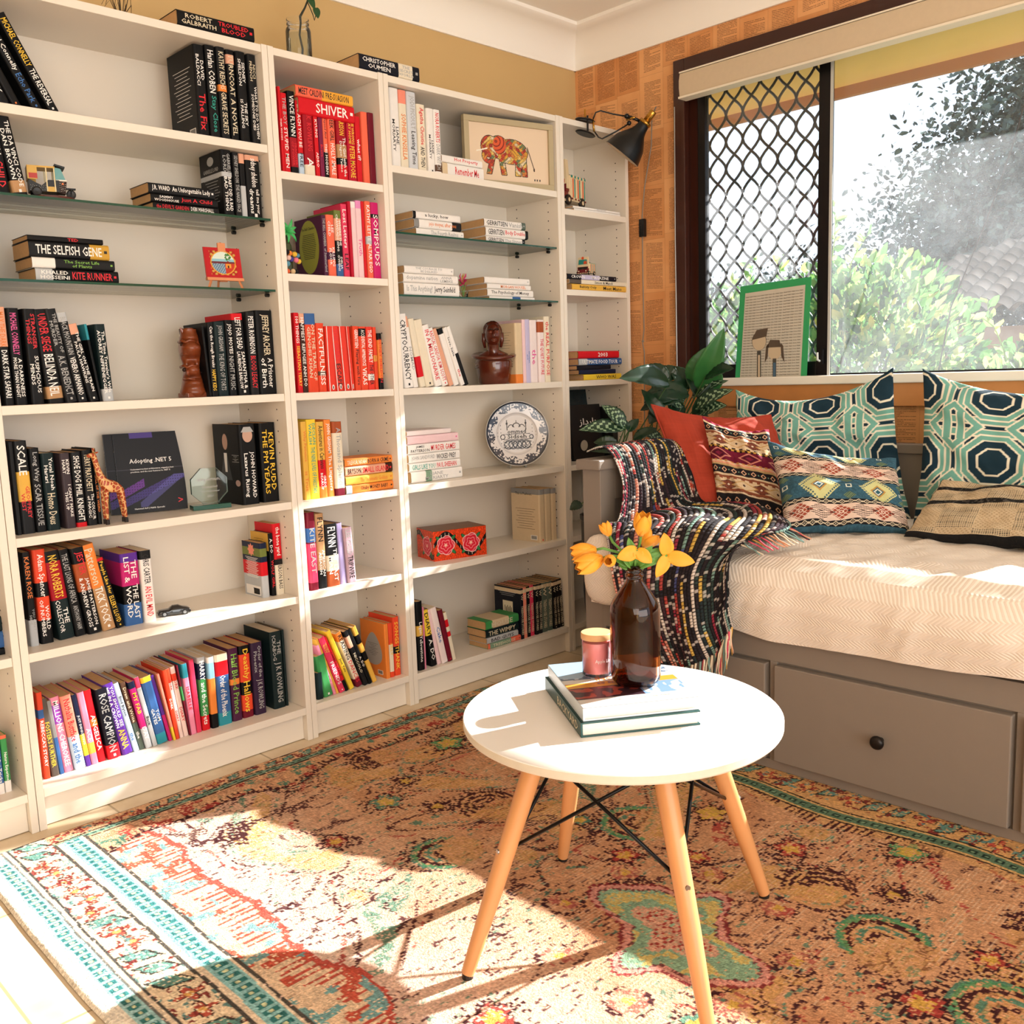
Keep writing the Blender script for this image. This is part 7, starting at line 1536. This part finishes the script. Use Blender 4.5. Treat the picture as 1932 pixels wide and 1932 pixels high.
# clamp lamp
m_lamp = mat('black_lamp_enamel', '#0e0f10', .35); m_brass = mat('brass', '#b88a3c', .25, metal=.9); m_lin = mat('white_lamp_inside', '#e8dccb', .5)
t = empty('clamp_lamp', (1.38, -.01, 2.0188), 0, 'black clamp lamp with brass socket fixed to the corner bookcase top', 'lamp')
def LP(x, y, z): return (x - 1.38, y + .01, z - 2.0188)
b = MB()
for z, tl_ in ((2.026, .0), (1.978, .12)): b.add([], [], m_lamp); b.lathe([(0,0),(.034,0),(.038,.003),(.034,.007),(0,.007)], m_lamp, 28, Matrix.Translation(LP(1.345, .0, z - .004)) @ Matrix.Rotation(tl_, 4, 'Y') @ Matrix.Scale(1.35, 4, (1,0,0)) @ Matrix.Scale(.62, 4, (0,1,0)), cap=False)
b.tube([LP(1.345, -.012, 1.985), LP(1.345, -.012, 2.04)], .004, m_lamp, 8); b.tube([LP(1.345,0,2.034),LP(1.345,0,2.065)], .003, m_brass, 8); b.build('clamp', t)
b = MB(); b.tube([LP(1.375,-.02,1.985), LP(1.385,-.03,1.965), LP(1.40,-.035,1.96), LP(1.44,-.07,1.985), LP(1.475,-.105,2.012)], .0028, m_lamp, 8); b.tube([LP(1.375,-.012,2.028), LP(1.383,-.02,2.055), LP(1.40,-.03,2.062), LP(1.44,-.06,2.050), LP(1.472,-.095,2.040)], .0028, m_lamp, 8); b.tube([LP(1.372,-.02,1.985), LP(1.372,-.015,2.03)], .004, m_brass, 8)
b.build('arm', t, smooth=True)
b = MB(); b.ball(LP(1.472,-.098,2.040), .010, m_lamp, 12); b.ball(LP(1.476,-.105,2.014), .009, m_lamp, 12); b.tube([LP(1.472,-.098,2.04), LP(1.495,-.118,2.03), LP(1.515,-.135,2.018)], .006, m_lamp, 10); b.tube([LP(1.48,-.09,2.03), LP(1.48,-.13,2.03)], .004, m_brass, 8); b.build('joint', t, smooth=True)
neck = Vector((1.510, -.145, 2.002)); opn = Vector((1.470, -.074, 1.906)); axd = (opn - neck).normalized(); Ls = (opn - neck).length
SM = Matrix.Translation(LP(*neck)) @ axd.to_track_quat('Z', 'Y').to_matrix().to_4x4()
b = MB(); b.lathe([(.018,-.012),(.022,0),(.024,.012),(.030,.03),(.048,.055),(.062,.078),(.070,.105),(.0745,Ls - .004),(.0765,Ls)], m_lamp, 48, SM, cap=False); b.lathe([(.0745,Ls),(.0725,Ls - .006),(.066,.100),(.045,.058),(.02,.03)], m_lin, 48, SM, cap=False); o = b.build('lamp_shade', t, smooth=True)
b = MB(); b.lathe([(0,-.018),(.0235,-.018),(.0245,-.012),(.0235,-.006),(0,-.006)], m_brass, 28, SM, cap=False); b.lathe([(0,-.062),(.0125,-.062),(.0135,-.058),(.0135,-.020),(0,-.018)], m_brass, 24, SM, cap=False); b.build('socket', t, smooth=True)
b = MB(); b.ball((0,0,.06), (.022,.022,.028), mat('frosted_bulb', '#f2ede2', .3), 16, SM); b.build('bulb', t, smooth=True)
b = MB(); cds = [SM @ Vector((0,0,-.062)), SM @ Vector((.01,.0,-.078)), Vector(LP(1.585,-.13,2.05)), Vector(LP(1.606,-.11,1.95)), Vector(LP(1.605,-.075,1.80)), Vector(LP(1.604,-.062,1.69)), Vector(LP(1.604,-.062,1.60)), Vector(LP(1.606,-.06,1.45)), Vector(LP(1.606,-.062,1.25)), Vector(LP(1.604,-.055,1.20)), Vector(LP(1.606,-.062,1.16)), Vector(LP(1.604,-.06,.95)), Vector(LP(1.604,-.055,.6))]
b.tube(cds, .0022, mat('grey_braided_cord', '#8c8478', .7), 6); b.ball(LP(1.604,-.057,1.205), (.005,.006,.005), MATS['grey_braided_cord'], 8); b.build('cord', t, smooth=True)
b = MB(); b.box(-.009,.009,-.012,.012,-.034,.034, m_blk, Matrix.Translation(LP(1.606,-.062,1.646))); b.box(-.012,-.009,-.006,.006,-.010,.010, m_lamp, Matrix.Translation(LP(1.606,-.062,1.646))); b.build('cord_switch', t, bevel=.003)
# child's drawing taped to the window
t = empty('drawing_poster', (XW - .006, -.64, 1.03), 0, 'green-bordered sheet of repeated text with two pencil figures against the window', 'poster')
b = MB(); PX = lambda u, v: (0, .150 - u * .285 - (1 - v) * -.018 , v * .365)
C4 = [(0, .163, 0), (0, -.128, 0), (0, -.143, .360), (0, .139, .352)]
b.add(C4 + [(.0012, c[1], c[2]) for c in C4], [(0,3,2,1),(4,5,6,7),(0,1,5,4),(1,2,6,5),(2,3,7,6),(3,0,4,7)], mat('green_card', '#2f9a5c', .6)); b.build('green_border', t)
I4 = [(-.0008, .142, .0), (-.0008, -.105, 0), (-.0008, -.121, .335), (-.0008, .118, .325)]
b = MB(); b.add(I4, [(0,3,2,1)], mat('grey_newsprint', '#c4bcab', .8)); b.build('paper_sheet', t)
b = MB(); A, F_, w_, h_ = text_mesh('blah blah blah love blah blah blah the blah blah deaf blah blah love blah'); I4v = [Vector(c) for c in I4]
mi = mat('newsprint_ink', '#5a544c', .8)
for r in range(32):
    v = .015 + r * .030
    L0 = I4v[0].lerp(I4v[3], v); R0 = I4v[1].lerp(I4v[2], v); e = (R0 - L0) * .95; up = Vector((0, 0, .0045)); o0 = L0 + (R0 - L0) * .02 + Vector((-.0004, 0, 0))
    b.add([o0 + e * a[0] + up * a[1] for a in A], F_, mi)
b.build('printed_lines', t)
b = MB(); mg = mat('pencil_grey_dark', '#4c4840', .8); ms = mat('skin_tone_pencil', '#c9b394', .8); mb_ = mat('hair_pencil', '#57483a', .8)
def ell(cy, cz, ry, rz, m, x=-.0016): b.add([(x, cy + ry*math.cos(a), cz + rz*math.sin(a)) for a in np.linspace(0, 2*math.pi, 21)[:-1]], [tuple(range(20))[::-1]], m)
ell(.060, .150, .030, .034, mg); ell(.060, .149, .0285, .0325, ms, -.0019); b.add([(-.0022, .090, .155), (-.0022, .030, .165), (-.0022, .024, .195), (-.0022, .07, .19)], [(0,1,2,3)], mb_)
ell(-.003, .108, .026, .028, ms, -.0019); b.add([(-.0022, .028, .125), (-.0022, -.03, .125), (-.0022, -.022, .15), (-.0022, .015, .152)], [(0,1,2,3)], mb_)
for s in (-1, 1): b.add([(-.0022, -.003 + s*.024, .14), (-.0022, -.003 + s*.034, .13), (-.0022, -.003 + s*.040, .07), (-.0022, -.003 + s*.028, .09)], [(0,1,2,3)] if s > 0 else [(3,2,1,0)], mb_)
b.box(-.0022, -.0018, .052, .068, .0, .115, mg); b.box(-.0025, -.0022, .056, .064, .0, .10, ms); b.box(-.0022, -.0018, -.010, .004, 0, .085, mg); b.box(-.0025, -.0022, -.008, .002, 0, .07, mat('blue_pencil', '#4a6478', .8)); b.build('pencil_figures', t)
# ------------------------------------------------------------------ houseplants in the corner
m_lily = mat('peace_lily_leaf', '#2f6a34', .35, noise_amt=.2, noise_scale=25); m_dkl = mat('dark_glossy_leaf', '#15301c', .3, noise_amt=.25, noise_scale=25); m_str = mat('prayer_leaf_dark', '#1e3a26', .4); m_str2 = mat('prayer_leaf_stripe', '#8fa985', .4)
def leaf(par, bs, tp, w, kind, root):
    bs = Vector(bs); tp = Vector(tp); ax = tp - bs; nr = Vector((-.62, -.62, .45)) + Vector((random.uniform(-.25,.25), random.uniform(-.25,.25), random.uniform(-.1,.3))); side = ax.cross(nr).normalized(); nn = side.cross(ax).normalized(); L = ax.length
    b = MB(); n, k = 16, 8; m = (m_lily, m_str, m_dkl)[kind]; vs = []
    for i in range(n + 1):
        t_ = i / n; c = bs + ax * t_ + nn * (.10 * L * math.sin(math.pi * t_)); wv = w * math.sin(math.pi * t_ ** .75) ** .8 if 0 < t_ < 1 else 0
        for j in range(k + 1): s = j / k * 2 - 1; vs.append(c + side * (s * wv) + nn * (.28 * wv * abs(s)) + nn * (.0022 * math.sin(t_ * 40)) * abs(s))
    o0 = 0
    for i in range(n):
        for j in range(k):
            a = i*(k+1)+j; s = abs((j + .5) / k * 2 - 1); f = (a, a+1, a+k+2, a+k+1); mm = m
            if kind == 1 and ((i + int(s * 4)) % 3 == 0) and .1 < s < .85: mm = m_str2
            o = len(b.v); b.add([vs[q] for q in f], [(0,1,2,3)], mm)
    ob = b.build('leaf', par, smooth=False); ob.modifiers.new('w', 'WELD').merge_threshold = .0004; ob.modifiers.new('s', 'SOLIDIFY').thickness = .0007
    for p in ob.data.polygons: p.use_smooth = True
    st = MB(); mid = bs.lerp(Vector(root), .45) + Vector((0, 0, .06)); st.tube([bs + ax * .3, bs, mid, Vector(root)], [.001, .002, .0026, .003], mat('plant_stalk', '#3c5a2c', .5), 6); st.build('stalk', par, smooth=True)
LEAVES=[((1.38,-0.475,1.014),(1.36,-0.595,1.225),0.045,0),
((1.4,-0.42,1.043),(1.42,-0.48,1.163),0.03,0),
((1.36,-0.516,1.057),(1.36,-0.634,1.085),0.035,2),
((1.25,-0.44,1.043),(1.02,-0.404,1.065),0.045,2),
((1.33,-0.382,1.055),(1.3,-0.294,1.106),0.03,2),
((1.38,-0.377,1.054),(1.36,-0.316,1.098),0.03,2),
((1.4,-0.42,1.014),(1.4,-0.339,1.102),0.035,2),
((1.36,-0.448,0.996),(1.25,-0.343,1.011),0.04,2),
((1.34,-0.439,0.997),(1.2,-0.351,0.947),0.035,2),
((1.4,-0.431,0.985),(1.38,-0.6,1.044),0.02,1),
((1.35,-0.477,0.949),(1.33,-0.653,1.014),0.028,1),
((1.34,-0.506,0.931),(1.33,-0.626,0.96),0.028,1),
((1.33,-0.434,0.95),(1.3,-0.352,1.009),0.024,1),
((1.36,-0.425,0.968),(1.36,-0.36,1.016),0.02,1),
((1.36,-0.47,0.911),(1.38,-0.535,1.041),0.03,2),
((1.3,-0.422,0.99),(1.2,-0.368,0.975),0.03,2),
((1.22,-0.444,0.9),(1.18,-0.373,1.023),0.028,2),
((1.05,-0.403,0.901),(1.0,-0.341,0.976),0.028,1),
((1.05,-0.403,0.896),(0.93,-0.297,0.895),0.028,1),
((1.08,-0.402,0.899),(1.02,-0.347,0.911),0.02,2),
((1.1,-0.397,0.852),(1.16,-0.455,0.89),0.02,2),
((1.08,-0.39,0.881),(1.12,-0.406,0.924),0.018,2),
((1.0,-0.442,0.834),(0.93,-0.345,0.827),0.022,2),
((1.0,-0.408,0.851),(0.95,-0.345,0.853),0.02,2),
((1.2,-0.447,0.846),(1.12,-0.394,0.884),0.02,1),
((1.25,-0.412,0.954),(1.2,-0.39,0.901),0.03,2),
((1.4,-0.488,0.966),(1.42,-0.384,1.081),0.03,2),
((1.36,-0.537,0.912),(1.3,-0.489,0.887),0.03,2),
((0.99,-0.251,0.633),(0.95,-0.228,0.613),0.02,2),
((1.43,-0.502,1.003),(1.45,-0.512,1.096),0.03,0),
((1.3,-0.329,1.047),(1.35,-0.362,0.969),0.03,2),
((1.35,-0.431,0.911),(1.3,-0.387,0.98),0.03,2),
]
pl = [i for i in LEAVES if i[0][0] >= 1.28]; pr_ = [i for i in LEAVES if i[0][0] < 1.28]
for nm, lst, c, lab in (('peace_lily', pl, (1.36, -.28), 'peace lily with tall pointed leaf growing behind the rust-orange cushion'), ('prayer_plant', pr_, (1.12, -.26), 'striped-leaf houseplant drooping over the bed end beside the bookcase')):
    t = empty(nm, (c[0], c[1], 0), 0, lab, 'plant'); inv = Matrix.Translation((-c[0], -c[1], 0))
    b = MB(); b.lathe([(0,.001),(.075,.001),(.095,.30),(.098,.56),(.102,.565),(.102,.58),(.094,.58),(.09,.555),(0,.55)], mat('dark_planter', '#232425', .5), 36, cap=False); o = b.build('planter', t); smooth_by_angle(o, 35)
    for q in lst:
        n0 = len(COL.objects); before = set(o_.name for o_ in COL.objects)
        leaf(t, q[0], q[1], q[2], q[3], (c[0] + random.uniform(-.03,.03), c[1] + random.uniform(-.03,.03), .56))
        for o_ in COL.objects:
            if o_.name not in before: o_.matrix_parent_inverse = inv
# ------------------------------------------------------------------ outside the window
m_soff = mat('yellow_painted_soffit', '#e3c878', .7, noise_amt=.06, noise_scale=6); m_fasc = mat('weathered_fascia', '#a87850', .6)
b = MB(); b.box(XW+.12, 2.30, -4.2, .9, 2.19, 2.22, m_soff); b.box(XW+.115, XW+.125, -4.2, .9, 2.16, 2.19, m_soff)
o = structure(b.build('trim_3')); b = MB(); b.box(2.30, 2.33, -4.2, .9, 2.150, 2.34, m_fasc); structure(b.build('trim_4'))
b = MB(); b.box(2.31, 2.315, -1.03, -1.022, 2.14, 2.15, m_blk); 
t = empty('outdoor_cable', (2.32, -1.24, 2.15), 0, 'thin black cable hanging from the eave outside the right pane', 'cable'); b = MB(); b.tube([(0,-.06,.0),(0,-.03,-.02),(0,.0,-.09),(.02,.06,-.30),(.02,.14,-.55),(.02,.26,-.86),(.02,.30,-1.1)], .0028, m_blk, 6); b.build('cable_run', t, smooth=True)
b = MB(); b.box(XW+.12, 40, -40, 40, -1.6, -1.5, mat('garden_soil', '#6b5f45', .9, noise_amt=.3, noise_scale=2)); g = structure(b.build('ground'))
m_lfs = [mat('garden_leaf_' + n_, c, .45) for n_, c in (('light', '#8db868'), ('mid', '#5f8f50'), ('yellow', '#c2cc78'), ('dark', '#35583c'))]
for m_ in m_lfs:
    nt = m_.node_tree; pb_ = nt.nodes['Principled BSDF']; tr = nt.nodes.new('ShaderNodeBsdfTranslucent'); tr.inputs[0].default_value = pb_.inputs['Base Color'].default_value; mx = nt.nodes.new('ShaderNodeMixShader'); mx.inputs[0].default_value = .45; nt.links.new(pb_.outputs[0], mx.inputs[1]); nt.links.new(tr.outputs[0], mx.inputs[2]); nt.links.new(mx.outputs[0], nt.nodes['Material Output'].inputs[0])
m_twig = mat('bark_twig', '#5c5138', .8); m_shoot = mat('green_shoot', '#7da24e', .6)
def leaf6(mb, p, d, L, m, rr):
    d = d.normalized(); s = d.cross(Vector((rr.uniform(-1,1), rr.uniform(-1,1), rr.uniform(-1,1)))); s = s.normalized() if s.length > 1e-4 else Vector((1,0,0)); n_ = s.cross(d); w = L * .26
    mb.add([p, p + d*L*.35 + s*w + n_*w*.3, p + d*L*.75 + s*w*.7, p + d*L, p + d*L*.75 - s*w*.7, p + d*L*.35 - s*w + n_*w*.3], [(0,1,2,3),(0,3,4,5)], m)
def shrub(name, cx, cy, z0, rx, ry, rz, nl, Ls, seed, label, shoots, cat='shrub', group='shrubs outside the window', mats=None):
    rr = random.Random(seed); mats = mats or m_lfs; t = empty(name, (cx, cy, -1.5), 0, label, cat, group); lv = MB(); st = MB(); up = z0 + 1.5
    for i in range(nl):
        while True:
            q = Vector((rr.uniform(-1,1), rr.uniform(-1,1), rr.uniform(-1,1)))
            if q.length < 1 and q.length > rr.uniform(.2, .95): break
        k = 1 + .25 * noise.noise(Vector((q.x*2 + seed, q.y*2, q.z*2))); p = Vector((q.x*rx*k, q.y*ry*k, up + q.z*rz*k)); leaf6(lv, p, Vector((q.x, q.y, q.z*.6 + .4)) + Vector((rr.uniform(-.8,.8), rr.uniform(-.8,.8), rr.uniform(-.5,.8))), Ls * rr.uniform(.6, 1.3), mats[rr.choice((0,1,1,2,3)) % len(mats)], rr)
    for i in range(16):
        a = rr.uniform(0, 6.28); q = Vector((math.cos(a)*rx*rr.uniform(.3,.8), math.sin(a)*ry*rr.uniform(.3,.8), up + rz*rr.uniform(-.2,.6))); st.tube([(0,0,0), tuple(Vector((q.x*.3, q.y*.3, q.z*.45))), tuple(q)], [.014, .009, .003], m_twig, 5)
    for (sy, sx, h, n_) in shoots:
        p0 = Vector((sx, sy, up + rz * .5)); pts = [p0 + Vector((.03*math.sin(k*1.1), .05*math.sin(k*.8 + sy*9), h * k / 6)) for k in range(7)]; st.tube([tuple(p) for p in pts], [.006,.005,.005,.004,.003,.002,.001], m_shoot, 5)
        for j in range(n_): f = rr.uniform(.15, 1); k = min(5, int(f*6)); p = pts[k].lerp(pts[k+1], f*6 - k); leaf6(lv, p, Vector((rr.uniform(-1,1), rr.uniform(-1,1), rr.uniform(.1,.9))), Ls * rr.uniform(.7,1.1), mats[rr.choice((0,0,1,2)) % len(mats)], rr)
    o = lv.build('foliage', t); o['kind'] = 'stuff'; st.build('branches', t); return t
shrub('citrus_shrub', 3.3, -.15, .98, .60, .60, .62, 5200, .07, 3, 'tall leafy green shrub right outside the left of the clear pane', [(.12,-.1,.62,26), (-.10,-.2,.42,22), (.30,.0,.30,18), (-.22,.1,.34,20), (.45,.1,.4,16)])
shrub('citrus_shrub', 3.3, -1.15, .58, .70, .75, .58, 6200, .07, 8, 'broad green shrub with yellow tips below the tiled roof', [(.30,-.1,.50,26), (.1,.1,.40,22), (-.45,-.1,.38,20)])
shrub('citrus_shrub', 3.5, .75, .95, .55, .62, .55, 2800, .08, 12, 'green shrub half hidden behind the window grille', [(-.2,0,.5,20), (.1,.1,.35,16)])
shrub('citrus_shrub', 2.75, -.62, .60, .34, .60, .38, 2400, .06, 21, 'low tangled shrub close to the window sill', [(.0,0,.3,18), (.3,0,.25,14)])
# gum tree behind
m_gum = [mat('gum_leaf_' + n_, c, .6) for n_, c in (('grey', '#4a5f5c'), ('dark', '#2f4444'), ('mid', '#62766c'))]
def tree(cx, cy, h, blobs, nl, L, seed, label):
    rr = random.Random(seed); t = empty('gum_tree', (cx, cy, -1.5), 0, label, 'tree', 'trees beyond the garden'); lv = MB(); tr_ = MB()
    tr_.tube([(0,0,0),(.1,.1,h*.4),(0,.3,h*.75),(.2,.4,h)], [.28,.22,.12,.04], m_twig, 10)
    for (bx, by, bz, br) in blobs:
        tr_.tube([(0,.1,h*.4),(bx*.6,by*.6,bz*.8),(bx,by,bz)], [.12,.07,.02], m_twig, 6)
        for i in range(nl):
            q = Vector((rr.gauss(0,.5), rr.gauss(0,.5), rr.gauss(0,.5))) * br; leaf6(lv, Vector((bx,by,bz)) + q, Vector((rr.uniform(-1,1), rr.uniform(-1,1), rr.uniform(-1,.3))), L * rr.uniform(.6,1.4), rr.choice(m_gum), rr)
    o = lv.build('foliage', t); o['kind'] = 'stuff'; tr_.build('trunk', t)
tree(12.5, 1.2, 5.2, [(0,1.6,4.6,1.0),(0,.7,5.7,1.1),(0,-.1,6.4,1.0),(-.3,.2,4.7,1.1),(0,2.0,3.6,.8),(.3,1.2,4.0,1.0),(0,-.9,5.2,1.1),(0,-1.6,6.2,1.1),(0,-1.3,4.0,1.0),(0,-2.6,5.2,1.2),(.2,.2,3.6,.9)], 4200, .10, 5, 'large dark gum tree filling the upper right of the window')
tree(15.5, 6.0, 3.6, [(0,0,3.9,.9),(0,1.2,3.5,.9),(0,-1.2,3.4,.9),(0,2.6,3.3,.9),(0,-2.4,3.3,.8)], 2200, .11, 6, 'hazy grey-green trees low behind the window grille')
# neighbour's tiled roof
t = empty('neighbour_house', (9.0, -1.1, -1.28), 0, 'neighbour house with pale terracotta tiled roof beyond the shrubs', 'house')
m_tl = mat('weathered_roof_tile', '#9c8d80', .7, noise_amt=.15, noise_scale=6)
def roofp(U, Vv):
    y = (U - .5) * 11; n = 22; s = Vv * n; row_ = np.floor(s); f = s - row_; wave = np.abs(np.sin((y / .21) * np.pi)) ** .8
    x = Vv * 4.2; z = 2.75 + Vv * 1.75 + .08 * wave + .09 * (1 - f); hip = np.clip(1.15 - (y + .0) * 0.0, 0, 1); z = np.minimum(z, 3.95 - .42 * (y - 2.2) * (y > -9) * .9 + .08 * wave); return x, y, np.maximum(z, 2.5)
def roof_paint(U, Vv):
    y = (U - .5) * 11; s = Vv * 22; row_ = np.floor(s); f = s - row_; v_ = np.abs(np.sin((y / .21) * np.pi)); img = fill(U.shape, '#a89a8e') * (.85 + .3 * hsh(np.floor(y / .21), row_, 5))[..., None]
    img = put(img, f < .16, '#4a423c', .8); return put(img, v_ < .22, '#5c524a', .7)  # shade of the tile gaps painted in: dark row edges and valleys
grid('tiled_roof', 900, 330, roofp, roof_paint, paint_mat('weathered_tiles_gap_shade', .8), t, smooth=False); b = MB(); b.box(.5, 5, -5.3, 3.2, 0, 2.7, mat('brick_wall_tan', '#a8866a', .8)); b.build('house_wall', t)
